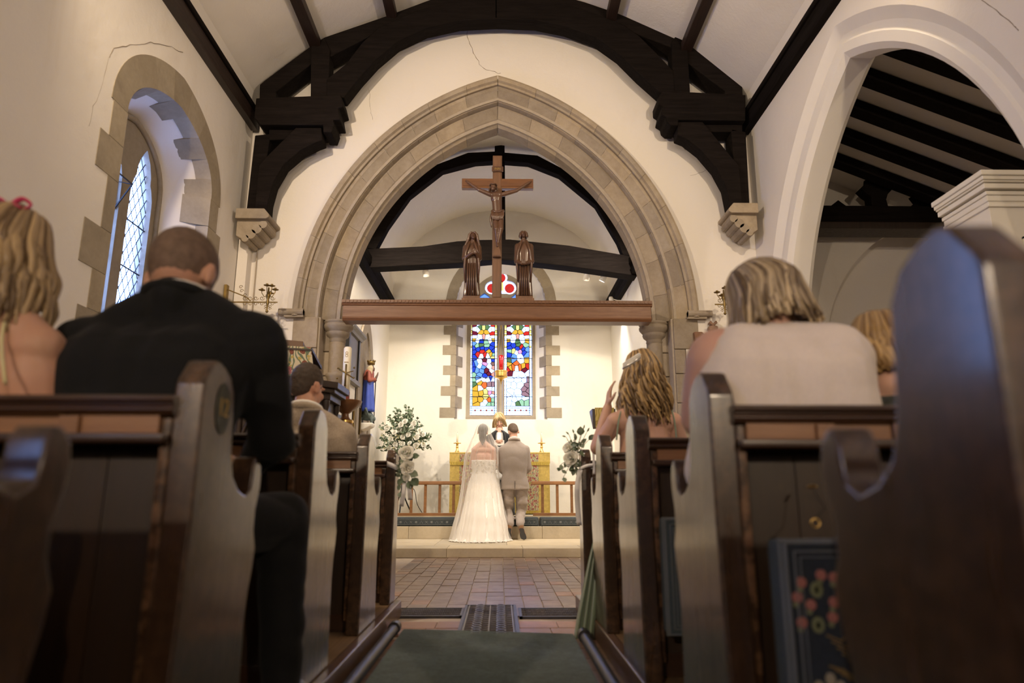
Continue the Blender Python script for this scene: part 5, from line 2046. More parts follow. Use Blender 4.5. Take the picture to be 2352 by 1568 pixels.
# ---- pulpit with embroidered fall and book
pc = Vector((-2.06, 6.42, 0))
pu = thing('pulpit', 'dark carved octagonal oak pulpit with embroidered fall beside the chancel arch', 'pulpit', (pc.x, pc.y, 0))


def octa(r, z0, z1, nm, rot=22.5, mt=None, bevel=.006):
    MB().prism([(pc.x + r * math.cos(RAD(rot + a)), pc.y + r * math.sin(RAD(rot + a))) for a in range(0, 360, 45)], 'z', z0, z1).build(nm, mt or M_PULPIT, pu, bevel=bevel)


octa(.30, 0, .12, 'foot')
octa(.16, .12, .55, 'stem')
octa(.40, .55, .62, 'bracket_moulding')
octa(.56, .62, .70, 'floor_moulding')
octa(.50, .70, 1.62, 'drum')
octa(.555, 1.60, 1.66, 'frieze')
octa(.60, 1.66, 1.70, 'cornice')
octa(.63, 1.70, 1.76, 'parapet_cap')
for a in range(0, 360, 45):
    ang = RAD(a)
    d = Vector((math.cos(ang), math.sin(ang), 0))
    sd = Vector((-d.y, d.x, 0))
    cp_ = pc + d * (.50 * math.cos(RAD(22.5)))
    m = MB()
    w = .165
    arch = [(-w, .78), (-w, 1.22)] + [(-w * math.cos(RAD(q)), 1.22 + w * 1.25 * math.sin(RAD(q))) for q in range(15, 180, 15)] + [(w, 1.22), (w, .78)]
    m.tube([cp_ + sd * x + d * .012 + Vector((0, 0, z)) for x, z in arch], .016, 6, closed=True)
    m.build('panel_arch', M_PULPIT, pu, smooth=True)
    m = MB()
    for q in range(5):
        e = cp_ + sd * (.05 * math.cos(q * 1.256)) + d * .012 + Vector((0, 0, 1.15 + .07 * math.sin(q * 1.256)))
        m.ell(e, .026, 8, 6)
    for q in range(4):
        m.tube([cp_ + d * .008 + Vector((0, 0, .82)), cp_ + sd * (.10 * (q - 1.5) / 1.5) + d * .02 + Vector((0, 0, .95)), cp_ + sd * (.12 * (q - 1.5) / 1.5) + d * .01 + Vector((0, 0, 1.05))], [.012, .016, .006], 6)
    m.build('panel_carving', M_PULPIT, pu, smooth=True)
    c2 = pc + Vector((math.cos(ang + RAD(22.5)), math.sin(ang + RAD(22.5)), 0)) * .51
    auto_smooth(MB().lathe([(0, .70), (.035, .70), (.035, .76), (.022, .79), (.026, 1.1), (.02, 1.14), (.03, 1.18), (.022, 1.5), (.036, 1.55), (.036, 1.60), (0, 1.60)], (c2.x, c2.y, 0), 10).build('corner_shaft', M_PULPIT, pu), 40)
m = MB()
fy = 5.82
f0, f1 = PY(628, 792, fy), PY(714, 797, fy)
f2, f3 = PY(716, 873, fy), PY(630, 868, fy)
m.add([f0, f1, f2 + Vector((0, .10, 0)), f3 + Vector((0, .10, 0))] + [q + Vector((0, .012, 0)) for q in (f0, f1, f2 + Vector((0, .10, 0)), f3 + Vector((0, .10, 0)))], [(0, 1, 2, 3), (4, 7, 6, 5), (0, 4, 5, 1), (1, 5, 6, 2), (2, 6, 7, 3), (3, 7, 4, 0)])
m.build('embroidered_fall', M_EMB_FALL, pu)
m = MB()
g0, g1 = f3 + Vector((0, .09, 0)), f2 + Vector((0, .09, 0))
for k in range(44):
    q = g0.lerp(g1, (k + .5) / 44)
    m.tube([q, q + Vector((rnd.uniform(-.002, .002), .012, -.045))], .0055, 4)
m.build('fringe', M_GOLDF, pu)
dk = [f0 + Vector((-.01, .0, .0)), f1 + Vector((.01, 0, 0)), f1 + Vector((.01, .36, -.10)), f0 + Vector((-.01, .36, -.10))]
m = MB().add([q + Vector((0, .005, -.004)) for q in dk] + [q + Vector((0, .005, -.03)) for q in dk], [(0, 1, 2, 3), (4, 7, 6, 5), (0, 4, 5, 1), (1, 5, 6, 2), (2, 6, 7, 3), (3, 7, 4, 0)])
m.build('book_desk', M_PULPIT, pu)
dm = (dk[0] + dk[1] + dk[2] + dk[3]) / 4
MB().tube([dm, (dm.x, dm.y + .05, 1.72)], .03, 8).build('desk_stem', M_PULPIT, pu)
# book lying on the desk
bk = thing('pulpit_book', 'brown leather book lying open on the pulpit desk', 'book', tuple(dm))
q0, q1 = PY(640, 778, fy + .02), PY(696, 783, fy + .02)
m = MB().add([q0 + Vector((0, .0, 0)), q1, Vector((q1.x, fy + .03, f1.z + .003)), Vector((q0.x, fy + .03, f0.z + .003))] + [v + Vector((0, .2, -.06)) for v in (q0, q1, Vector((q1.x, fy + .03, f1.z + .003)), Vector((q0.x, fy + .03, f0.z + .003)))],
             [(0, 1, 2, 3), (4, 7, 6, 5), (0, 4, 5, 1), (1, 5, 6, 2), (2, 6, 7, 3), (3, 7, 4, 0)])
m.build('cover', plain('brown_leather', (.16, .095, .055), .55), bk, bevel=.004)
m = MB().box(q0.x + .01, q1.x - .008, fy + .03, fy + .17, f1.z + .0, f1.z + .03)
m.build('pages', plain('paper', (.75, .68, .55), .8), bk)

# ---- paschal candle on a turned stand
py_ = 7.0
p = PY(795, 921, py_)
pz = lambda v: PY(795, v, py_).z
ps = thing('candle_stand', 'turned wooden candle stand with wide shallow bowl beside the pulpit', 'candle stand', (p.x, py_, 0))
M_TURN = wood('turned_oak', (.14, .055, .020), (.23, .10, .04), 'z', .35, 1, .3)
prof = [(0, 0), (.20, 0), (.20, .04), (.10, .09), (.05, .14), (.045, .5), (.06, .55), (.045, .6), (.04, pz(990)), (.075, pz(975)), (.08, pz(968)), (.055, pz(963)), (.038, pz(957)), (.036, pz(950)), (.06, pz(946)), (.12, pz(936)), (.155, pz(926)), (.162, pz(921)), (.155, pz(920)), (.05, pz(925)), (0, pz(925))]
auto_smooth(MB().lathe(prof, (p.x, py_, 0), 28).build('stand', M_TURN, ps), 40)
auto_smooth(MB().lathe([(.078, pz(972)), (.085, pz(970)), (.085, pz(966)), (.078, pz(964))], (p.x, py_, 0), 24).build('gilt_ring', M_BRASS, ps), 30)
pcn = thing('paschal_candle', 'tall cream paschal candle with gold cross and red number band', 'candle', (p.x, py_, pz(925)))
pcx = PY(796, 860, py_).x
MB().lathe([(0, pz(925)), (.041, pz(925)), (.041, pz(800)), (.03, pz(797)), (0, pz(797))], (pcx, py_, 0), 24).build('wax', M_WAX, pcn, smooth=True)
M_REDW = plain('red_wax', (.22, .035, .025), .5)
MB().lathe([(.0425, pz(921)), (.0425, pz(900)), (.041, pz(899.5))], (pcx, py_, 0), 24).build('red_band', M_REDW, pcn)
text_mesh('year_numbers', '202', .034, plain('pale_wax', (.72, .62, .45), .5), pcn, Matrix.Translation((pcx, py_ - .0445, pz(905))) @ Matrix.Rotation(RAD(90), 4, 'X'))
m = MB()
cz = pz(858)
for s1, s2 in ((-1, 1), (1, 1)):
    m.tube([(pcx - s1 * .085, py_ - .045, cz + .055 * s1), (pcx, py_ - .052, cz), (pcx + s1 * .085, py_ - .045, cz - .055 * s1)], .006, 6)
m.tube([(pcx, py_ - .046, pz(838)), (pcx, py_ - .05, pz(888))], .009, 6)
for dx, dz in ((-.085, -.055), (.085, .055), (-.08, .05), (.085, -.05)):
    m.ell((pcx + dx, py_ - .045, cz + dz), .011, 8, 6)
m.tube([(pcx - .07, py_ - .045, cz + .035), (pcx, py_ - .052, cz), (pcx + .08, py_ - .045, cz + .02)], .005, 6)
m.build('gilt_cross', M_GILT, pcn, smooth=True)
m = MB()
for vv in (812, 818, 888, 893):
    m.tube([(pcx + .012 * math.cos(RAD(a)), py_ - .042, pz(vv) + .014 * math.sin(RAD(a))) for a in range(0, 360, 40)], .0025, 5, closed=True)
m.tube([(pcx - .022, py_ - .042, pz(833)), (pcx + .022, py_ - .042, pz(833))], .004, 5)
m.build('gilt_letters', M_GOLDP, pcn)

# ---- things on the chancel wall: tablet, blocked niche, frames
XCL = -CX
def wall_rect(u0, v0, u1, v1):
    a, b = PX(u0, v0, XCL), PX(u1, v1, XCL)
    return a.y, b.y, b.z, a.z


M_SLATE = plain('grey_marble', (.20, .185, .165), .55, var=.15, scale=8)
M_SLATE_D = plain('black_slate', (.028, .027, .028), .4)
y0, y1 = PX(792, 800, XCL).y, PX(818, 800, XCL).y
mt_ = thing('memorial_tablet', 'grey stone memorial tablet with moulded cornice on the chancel wall', 'memorial', (XCL, (y0 + y1) / 2, 2.5))
zt0, zt1 = PX(805, 872, XCL).z, PX(805, 770, XCL).z
MB().box(XCL, XCL + .035, y0, y1, zt0, zt1).build('slab', M_SLATE, mt_)
MB().box(XCL, XCL + .06, y0 - .02, y0 + .05, zt0, zt1).build('pilaster', M_SLATE_D, mt_)
MB().box(XCL, XCL + .06, y1 - .05, y1 + .02, zt0, zt1).build('pilaster', M_SLATE_D, mt_)
MB().prism([(XCL, zt1), (XCL + .07, zt1), (XCL + .09, zt1 + .03), (XCL + .13, zt1 + .06), (XCL + .13, zt1 + .09), (XCL, zt1 + .09)], 'y', y0 - .06, y1 + .08).build('cornice', M_SLATE, mt_)
MB().box(XCL, XCL + .08, y0 - .04, y1 + .04, zt0 - .06, zt0).build('sill', M_SLATE, mt_)
ny0, ny1 = PX(818, 850, XCL).y, PX(851, 850, XCL).y
nzt = PX(836, 750, XCL).z
na = arch_pts((ny0 + ny1) / 2, (ny1 - ny0) / 2, nzt - .62, .5, (ny1 - ny0) * .8, 8)
nb = arch_pts((ny0 + ny1) / 2, (ny1 - ny0) / 2 - .16, nzt - .66, .5, (ny1 - ny0) * .62, 8)
pl = plate(na, [], 'x', XCL, XCL + .012)
pl.build('niche_stone', M_STONE, wall_cl)
ring = MB()
n = len(na)
ring.add([(XCL + .04, a, b) for a, b in na] + [(XCL + .04, a, b) for a, b in nb] + [(XCL, a, b) for a, b in na] + [(XCL + .012, a, b) for a, b in nb],
         [(k, k + 1, n + k + 1, n + k) for k in range(n - 1)] + [(2 * n + k, 2 * n + k + 1, k + 1, k) for k in range(n - 1)] + [(n + k, n + k + 1, 3 * n + k + 1, 3 * n + k) for k in range(n - 1)])
ring.build('niche_arch', M_STONE, wall_cl)
M_PAPER = plain('notice_paper', (.78, .75, .68), .6, var=.05)
for (u0, v0, u1, v1, mtf, lab) in ((769, 876, 786, 962, M_BLACKM, 'black-framed white notice on the chancel wall behind the candle'), (808, 926, 824, 1004, M_GILT, 'narrow gilt-framed picture on the chancel wall below the niche')):
    y0, y1 = PX(u0, (v0 + v1) / 2, XCL).y, PX(u1, (v0 + v1) / 2, XCL).y
    z0, z1 = PX((u0 + u1) / 2, v1, XCL).z, PX((u0 + u1) / 2, v0, XCL).z
    f = thing('picture_frame', lab, 'frame', (XCL, (y0 + y1) / 2, z0))
    MB().box(XCL, XCL + .012, y0, y1, z0, z1).build('sheet', M_PAPER, f)
    m = MB()
    w = .045
    for q in ((y0, y1, z0, z0 + w), (y0, y1, z1 - w, z1), (y0, y0 + w, z0, z1), (y1 - w, y1, z0, z1)):
        m.box(XCL, XCL + .035, *q)
    m.build('frame', mtf, f)

# ---- crowned painted statue on its bracket
sty = 10.35
stx = PY(846, 880, sty).x
spz = lambda v: PY(846, v, sty).z
st = thing('painted_statue', 'painted statue of a crowned praying figure in blue robe on a wall bracket', 'statue', (stx, sty, spz(990)))
MB().prism([(XCL, spz(988)), (XCL + .05, spz(990)), (stx + .10, spz(980)), (stx + .12, spz(972)), (XCL, spz(972))], 'y', sty - .13, sty + .13).build('bracket', M_PLASTER_CH, st, bevel=.02)
M_BLUE = plain('painted_blue', (.045, .09, .48), .45, var=.2)
M_RED = plain('painted_red', (.30, .085, .060), .5, var=.2)
M_DARKF = plain('painted_skin', (.13, .065, .04), .5)
M_VERD = plain('painted_green', (.075, .10, .095), .5, var=.3)
m = MB()
vs, fs = [], []
n, rows = 40, 14
z0, z1 = spz(945), spz(868)
for i in range(rows):
    f = i / (rows - 1)
    r = .105 - .03 * f
    for k in range(n):
        a = 2 * math.pi * k / n
        rr = r * (1 + .10 * math.sin(a * 8 + 2 * f) * (1 - f * .6))
        vs.append((stx + rr * math.cos(a), sty + rr * 1.0 * math.sin(a), z0 + (z1 - z0) * f))
for i in range(rows - 1):
    for k in range(n):
        l = (k + 1) % n
        fs.append((i * n + k, i * n + l, (i + 1) * n + l, (i + 1) * n + k))
fs += [tuple(range(n))[::-1], tuple(range((rows - 1) * n, rows * n))]
MB().add(vs, fs).build('blue_robe', M_BLUE, st, smooth=True)
m = MB()
m.cap((stx, sty, spz(870)), .085, (stx + .01, sty, spz(857)), .075)
m.cap((stx + .01, sty - .08, spz(858)), .038, (stx + .03, sty - .09, spz(875)), .034)
m.cap((stx + .03, sty - .09, spz(875)), .034, (stx + .10, sty - .03, spz(872)), .026)
m.cap((stx + .01, sty + .08, spz(858)), .038, (stx + .03, sty + .09, spz(875)), .034)
m.cap((stx + .03, sty + .09, spz(875)), .034, (stx + .10, sty + .03, spz(872)), .026)
remeshed(m, 'red_tunic', M_RED, st, .008, 3)
m = MB()
hc = Vector((stx + .035, sty, spz(845)))
m.ell(hc, (.045, .04, .055))
m.ell(hc + Vector((.03, 0, -.03)), (.025, .025, .03))
m.cap(hc - Vector((.01, 0, .03)), .028, (stx + .015, sty, spz(856)), .035)
for s in (-1, 1):
    m.cap((stx + .10, sty + s * .02, spz(872)), .02, (stx + .135, sty + s * .006, spz(860)), .012)
    m.cap((stx + .135, sty + s * .006, spz(860)), .012, (stx + .14, sty + s * .004, spz(855)), .007)
m.cap(hc + Vector((.04, 0, .005)), .006, hc + Vector((.052, 0, -.012)), .008, 8)
remeshed(m, 'face_and_hands', M_DARKF, st, .006, 2)
m = MB()
for k in range(14):
    a = RAD(60 + 240 * k / 13)
    m.tube([hc + Vector((.01 * math.cos(a), .02 * math.sin(a), .055)), hc + Vector((.05 * math.cos(a), .048 * math.sin(a), 0)), hc + Vector((.05 * math.cos(a) - .01, .06 * math.sin(a), -.10))], [.01, .016, .014], 6)
remeshed(m, 'veil', plain('painted_cream', (.50, .42, .28), .5), st, .007, 2)
m = MB().lathe([(.04, 0), (.055, 0), (.06, .03), (.058, .05), (.05, .05), (.045, .01)], (hc.x - .005, hc.y, hc.z + .05), 18)
for k in range(8):
    a = RAD(k * 45)
    m.ell((hc.x - .005 + .058 * math.cos(a), hc.y + .058 * math.sin(a), hc.z + .108), (.01, .01, .018), 8, 6)
m.build('gilt_crown', M_GILT, st, smooth=True)
m = MB()
m.ell((stx, sty, spz(955)), (.10, .09, .075))
m.ell((stx + .09, sty - .02, spz(962)), (.05, .045, .05))
for s in (-1, 1):
    m.tube([(stx - .02, sty + s * .05, spz(955)), (stx + .01, sty + s * .14, spz(940)), (stx + .06, sty + s * .15, spz(958))], [.03, .022, .008], 8)
    m.tube([(stx - .08, sty + s * .06, spz(960)), (stx - .09, sty + s * .07, spz(973))], .022, 8)
    m.tube([(stx + .08, sty + s * .06, spz(962)), (stx + .09, sty + s * .07, spz(973))], .022, 8)
remeshed(m, 'beast', M_VERD, st, .008, 2)
MB().tube([(stx + .10, sty + .05, spz(975)), (stx + .10, sty + .05, spz(862))], .008, 6).build('staff', M_PULPIT, st)

# ---- bracket candelabra
def candelabrum(s, label):
    cy = 7.12
    def q(u, v, d=0):
        p_ = PY(u, v, cy)
        return Vector((p_.x if s < 0 else -p_.x - .07, cy + d, p_.z))
    c = thing('bracket_candelabrum', label, 'candelabrum', tuple(q(548, 690)), 'scrolled brass bracket candelabra')
    a, b = q(546, 655), q(551, 692)
    xw = s * 2.975
    MB().box(xw, xw - s * .03, cy - .03, cy + .03, b.z, a.z).build('wall_plate', M_GILT, c)
    m = MB()
    m.tube([(xw, cy, q(0, 691).z), q(637, 694)], .008, 6)
    m.tube([(xw, cy, q(0, 660).z), q(566, 682), q(575, 691)], .006, 6)
    m.build('arm', M_GILT, c)
    m = MB()
    for u in (562, 575, 588, 602, 626):
        for sg in (-1, 1):
            cc = q(u, 691 + sg * 6.5)
            pts_ = []
            for k in range(14):
                an = k * .55
                r = .026 * (1 - k / 17)
                pts_.append(cc + Vector((r * math.cos(an), 0, sg * r * math.sin(an))))
            m.tube(pts_, .0032, 5)
    for u, v in ((553, 659), (555, 668), (562, 678)):
        cc = q(u, v)
        m.tube([cc + Vector((.022 * (1 - k / 16) * math.cos(k * .55), 0, .022 * (1 - k / 16) * math.sin(k * .55))) for k in range(13)], .003, 5)
    m.build('scrollwork', M_GILT, c)['kind'] = 'stuff'
    st_ = q(615, 0)
    zz = lambda v: q(615, v).z
    auto_smooth(MB().lathe([(0, zz(719)), (.012, zz(717)), (.016, zz(714)), (.006, zz(711)), (.012, zz(700)), (.02, zz(694)), (.012, zz(688)), (.022, zz(682)), (.026, zz(678)), (.012, zz(674)), (.008, zz(660)), (0, zz(660))], (q(615, 690).x, cy, 0), 14).build('stem', M_GILT, c), 50)
    m = MB()
    x0 = q(615, 690).x
    for k, (dx, dy, v) in enumerate(((-.072, 0.0, 668), (.072, 0.0, 667), (0, -.06, 661), (.0, .07, 671), (0.025, .02, 657))):
        zc = zz(v)
        m.tube([(x0, cy, zz(680)), (x0 + dx * .6, cy + dy * .6, zz(681)), (x0 + dx, cy + dy, zc - .02), (x0 + dx, cy + dy, zc)], .0045, 6)
        m.lathe([(0, zc), (.012, zc), (.034, zc + .008), (.036, zc + .012), (.012, zc + .012), (.012, zc + .03), (0, zc + .03)], (x0 + dx, cy + dy, 0), 14)
    m.build('candle_cups', M_GILT, c)
    m = MB()
    for sg in (-1, 1):
        for v in (704, 709):
            cc = q(615, v) + Vector((sg * .022, 0, 0))
            m.tube([cc + Vector((sg * .016 * (1 - k / 14) * math.cos(k * .6), 0, .016 * (1 - k / 14) * math.sin(k * .6))) for k in range(11)], .003, 5)
    m.build('pendant_scrolls', M_GILT, c)
    return c


candelabrum(-1, 'brass bracket candelabrum beside the carved corbel over the man in black')
candelabrum(1, 'brass bracket candelabrum half hidden behind the woman in white')

# ---- hymn board with cross finial on the far side of the arch
hy = 7.45
prof = [(1593, 763), (1611, 763), (1616, 767), (1624, 767), (1629, 760), (1626, 755), (1627, 750), (1634, 748), (1627, 742), (1631, 737), (1636, 743)]
prof = prof + [(2 * 1637 - u, v) for u, v in prof[::-1]] + [(2 * 1637 - 1595, 778), (2 * 1637 - 1602, 792), (2 * 1637 - 1597, 824), (2 * 1637 - 1600, 960), (1600, 960), (1597, 824), (1602, 792), (1595, 778)]
o = MB().prism([(PY(u, v, hy).x, PY(u, v, hy).z) for u, v in prof], 'y', hy - .03, hy + .04)
hb = thing('hymn_board', 'dark carved wooden hymn board with cross finial behind the woman in white', 'board', (PY(1637, 900, hy).x, hy, PY(1637, 960, hy).z))
o.build('board', M_TURN, hb, bevel=.005)
m = MB()
for v in (830, 862, 894, 926):
    a, b = PY(1608, v, hy), PY(1666, v, hy)
    m.box(a.x, b.x, hy - .045, hy - .028, a.z - .006, a.z + .006)
m.build('slat', M_TURN, hb)

# ---- lectern with gold brocade fall, far side of the chancel
lx, ly = PY(1388, 960, 8.3).x, 8.3
le = thing('lectern', 'dark wooden lectern with gold brocade fall behind the curly-haired woman', 'lectern', (lx, ly, 0))
z1, z0 = PY(1366, 938, ly).z, PY(1366, 985, ly).z
xw = lx - PY(1365, 960, ly).x
MB().prism([(ly - .02, z0), (ly, z0), (ly + .28, z1 - .02), (ly + .28, z1), (ly + .02, z1)], 'x', lx - xw - .02, lx + xw + .02).build('desk', M_PULPIT, le)
MB().prism([(ly - .035, z0 + .02), (ly - .022, z0), (ly + .012, z1 + .006), (ly, z1 + .012)], 'x', lx - xw + .01, lx + xw).build('brocade_fall', make_floral('lectern_brocade', (.52, .40, .12), ((.45, .32, .08), (.6, .5, .2), (.5, .38, .1)), (.35, .26, .06), 8, .3), le)
auto_smooth(MB().lathe([(0, 0), (.2, 0), (.2, .05), (.06, .10), (.045, .5), (.06, .6), (.045, .7), (.05, z0 + .03), (0, z0 + .03)], (lx, ly + .1, 0), 16).build('stem', M_PULPIT, le), 40)
# ================================================================ PEOPLE
from mathutils import noise as mnoise


def make_skin(name, col, red):
    t = NT(name)
    v = t.coord()
    a = t.noise(v, 7, 4)
    c = t.ramp(a, [(.3, col), (.75, red)])
    return t.bsdf(c, .5, t.bump(t.noise(v, 140, 3), .08, .002), 0, .35, subs=.12)


M_SKIN = make_skin('skin', (.50, .29, .195), (.54, .27, .185))
M_SKIN_F = make_skin('fair_skin', (.58, .36, .265), (.62, .35, .27))


def make_cloth(name, col, rough=.9, scale=220, var=.12, sheen=.2):
    t = NT(name)
    v = t.coord()
    w = t.noise(t.coord(scale=(1, 1, .35)), scale, 2, .7)
    b = t.noise(v, 5, 4)
    c = t.ramp(w, [(.3, sc(col, 1 - var)), (.7, sc(col, 1 + var))])
    c = t.mix(1, c, t.ramp(b, [(.3, (.93,) * 3), (.7, (1.05,) * 3)]), 'MULTIPLY')
    return t.bsdf(c, rough, t.bump(w, .15, .002), 0, .2, sheen=sheen)


M_SUITB = make_cloth('black_suiting', (.0075, .0078, .009), .85, sheen=.05)
M_TWEED = make_cloth('oatmeal_tweed', (.36, .29, .22), var=.2)
M_TAUPE = make_cloth('taupe_suiting', (.31, .258, .225), var=.10)
M_SHIRT = make_cloth('white_shirt', (.78, .75, .70), var=.03)
M_CREAM = make_cloth('cream_blouse', (.74, .65, .58), var=.04)
M_GREEN = make_cloth('sage_satin', (.21, .27, .19), .45, var=.05, sheen=.4)
M_YEL = make_cloth('lemon_crepe', (.72, .66, .36), var=.04)
M_CASS = make_cloth('black_cassock', (.010, .010, .012), .8)
M_SURP = make_cloth('white_surplice', (.80, .78, .74), var=.03)
M_DRESS = make_cloth('ivory_lace', (.78, .745, .70), .7, 70, .06)
M_PRINT = make_cloth('dark_print', (.05, .055, .05), .8, 40, .9)


def make_hair(name, dark, light, rough=.42):
    t = NT(name)
    at_ = t.n('ShaderNodeAttribute')
    at_.attribute_name = 'lock'
    nz = t.noise(t.coord(scale=(30, 30, 3)), 3, 4, .7)
    add = t.n('ShaderNodeMath', operation='MULTIPLY_ADD')
    t.l(nz, add.inputs[0])
    add.inputs[1].default_value = .5
    t.l(at_.outputs['Fac'], add.inputs[2])
    c = t.ramp(add.outputs[0], [(.25, dark), (.62, tuple((a + b) / 2 for a, b in zip(dark, light))), (1.15, light)])
    return t.bsdf(c, rough, t.bump(t.noise(t.coord(scale=(1, 1, .06)), 400, 2), .25, .002), 0, .4)


M_BLONDE = make_hair('ash_blonde_hair', (.14, .088, .045), (.52, .37, .20))
M_BLONDE2 = make_hair('streaked_blonde_hair', (.10, .062, .035), (.66, .52, .33))
M_BLONDE3 = make_hair('honey_blonde_hair', (.22, .125, .05), (.55, .36, .15))
M_CURL = make_hair('curly_dark_blonde_hair', (.075, .042, .02), (.52, .34, .15))
M_VICAR = make_hair('golden_blonde_hair', (.40, .27, .13), (.74, .57, .32))
M_DARKH = plain('dark_hair', (.020, .013, .010), .55, var=.5, scale=60, bump=.5)
M_BROWNH = plain('cropped_brown_hair', (.050, .030, .019), .6, var=.5, scale=90, bump=.6)
M_CROP = plain('shaven_hair', (.15, .095, .065), .7, var=.35, scale=45, bump=.4)


def loft(rows, n, disp=None, close=True):
    """rows: list of (center, half_x, half_y, power); returns MB with rings in XY planes"""
    m = MB()
    vs, fs = [], []
    for i, (c, hx, hy, pw) in enumerate(rows):
        for k in range(n):
            a = 2 * math.pi * k / n
            ca, sa = math.cos(a), math.sin(a)
            x = math.copysign(abs(ca) ** pw, ca) * hx
            y = math.copysign(abs(sa) ** pw, sa) * hy
            d = disp(i / (len(rows) - 1), a) if disp else 0
            vs.append((c[0] + x * (1 + d), c[1] + y * (1 + d), c[2]))
    for i in range(len(rows) - 1):
        for k in range(n):
            l = (k + 1) % n
            fs.append((i * n + k, i * n + l, (i + 1) * n + l, (i + 1) * n + k))
    if close:
        fs.append(tuple(range(n))[::-1])
        fs.append(tuple(range((len(rows) - 1) * n, len(rows) * n)))
    return m.add(vs, fs)


def interp_rows(rows, k=4):
    """smooth (Catmull-Rom) refinement of loft rows"""
    flat = [list(c) + [a, b, p] for c, a, b, p in rows]
    out_ = []
    for i in range(len(flat) - 1):
        p0, p1, p2, p3 = flat[max(i - 1, 0)], flat[i], flat[i + 1], flat[min(i + 2, len(flat) - 1)]
        for s in range(k):
            t = s / k
            out_.append([.5 * ((2 * b) + (-a + c) * t + (2 * a - 5 * b + 4 * c - d) * t * t + (-a + 3 * b - 3 * c + d) * t ** 3) for a, b, c, d in zip(p0, p1, p2, p3)])
    out_.append(flat[-1])
    return [((r[0], r[1], r[2]), max(r[3], .003), max(r[4], .003), r[5]) for r in out_]


def add_head(m, c, k=1.0, nod=0.0, roll=0.0, turn=0.0, ears=True):
    """skull, face and ears facing +Y in local frame, rotated; returns the rotation"""
    R_ = Matrix.Rotation(RAD(turn), 3, 'Z') @ Matrix.Rotation(RAD(-nod), 3, 'X') @ Matrix.Rotation(RAD(roll), 3, 'Y')
    c = Vector(c)
    P = lambda x, y, z: c + R_ @ (Vector((x, y, z)) * k)
    m.ell(P(0, -.012, .022), (.077 * k, .094 * k, .098 * k), 18, 14, R_)
    m.ell(P(0, .035, -.045), (.060 * k, .062 * k, .080 * k), 16, 12, R_)
    m.ell(P(0, .062, -.095), (.032 * k, .030 * k, .026 * k), 12, 8, R_)
    m.cap(P(0, .093, .0), .010 * k, P(0, .112, -.038), .014 * k, 10)
    for s in (-1, 1):
        m.ell(P(s * .030, .082, .012), (.026 * k, .014 * k, .010 * k), 10, 6, R_)
        m.ell(P(s * .034, .075, -.035), (.024 * k, .022 * k, .024 * k), 10, 6, R_)
        if ears:
            m.ell(P(s * .080, -.008, -.018), (.012 * k, .020 * k, .032 * k), 10, 8, R_)
            m.ell(P(s * .084, -.018, -.005), (.010 * k, .012 * k, .020 * k), 10, 8, R_)
    m.ell(P(0, .092, -.068), (.022 * k, .010 * k, .006 * k), 10, 6, R_)
    m.ell(P(0, .090, -.080), (.019 * k, .010 * k, .007 * k), 10, 6, R_)
    return R_


def face_details(o, c, R_, k=1.0):
    P = lambda x, y, z: Vector(c) + R_ @ (Vector((x, y, z)) * k)
    for s in (-1, 1):
        MB().ell(P(s * .031, .083, -.004), .0105 * k, 10, 8).build('eye', plain('eye_white', (.7, .66, .6), .3), o, smooth=True)
        MB().ell(P(s * .031, .092, -.005), (.005 * k, .003 * k, .005 * k), 8, 6).build('iris', plain('iris', (.03, .04, .05), .2), o, smooth=True)
        MB().tube([P(s * .012, .094, .018), P(s * .03, .096, .024), P(s * .05, .086, .018)], .003 * k, 5).build('eyebrow', plain('brow', (.22, .13, .06), .7), o)
    MB().tube([P(-.022, .094, -.070), P(0, .102, -.072), P(.022, .094, -.070)], .0045 * k, 6).build('lips', plain('lips', (.42, .14, .12), .5), o, smooth=True)


def add_hand(m, wrist, d, palm_n, side, curl=.35, k=1.0):
    """palm + four fingers + thumb; d points along the hand, palm_n out of the palm; side = +1/-1 thumb side along cross product"""
    d = Vector(d).normalized()
    n = Vector(palm_n)
    n = (n - d * n.dot(d)).normalized()
    s = d.cross(n) * side
    w = Vector(wrist)
    m.cap(w, .026 * k, w + d * .03 * k, .03 * k, flat=(n, .62))
    m.cap(w + d * .03 * k, .034 * k, w + d * .075 * k, .036 * k, flat=(n, .42))
    for i, (off, L) in enumerate(((-.030, .060), (-.010, .076), (.011, .080), (.031, .070))):
        b = w + d * .088 * k + s * off * k
        c = curl * (1.1 - .08 * i)
        dirs = [d]
        for j in range(3):
            a = c * (j + .6)
            dirs.append((d * math.cos(a) + n * math.sin(a)).normalized())
        q = b
        for j, f in enumerate((.42, .32, .26)):
            e = q + dirs[j + 1] * L * f * k
            m.cap(q, (.0088 - .001 * j) * k, e, (.0082 - .001 * j) * k, 8)
            q = e
    b = w + d * .025 * k + s * .030 * k
    t1 = (d * .6 + s * .75 + n * .25).normalized()
    e = b + t1 * .042 * k
    m.cap(b, .013 * k, e, .0105 * k, 8)
    t2 = (d * .9 + s * .25 + n * .3).normalized()
    m.cap(e, .010 * k, e + t2 * .03 * k, .008 * k, 8)


def hair_obj(name, locks, mt, parent, cap=None, n=6, rr=None):
    """locks: list of (path, radii); cap: extra MB filled under the locks"""
    m = MB()
    vals = []
    q = rr or random.Random(11)
    if cap:
        m.add(cap.v, cap.f)
        vals += [.25] * len(cap.v)
    for path, rad in locks:
        b = len(m.v)
        m.tube(path, rad, n, squash=.6)
        vals += [q.random() ** 1.2 * .75] * (len(m.v) - b)
    o = m.build(name, mt, parent, smooth=True)
    at_ = o.data.attributes.new('lock', 'FLOAT', 'POINT')
    at_.data.foreach_set('value', vals)
    return o


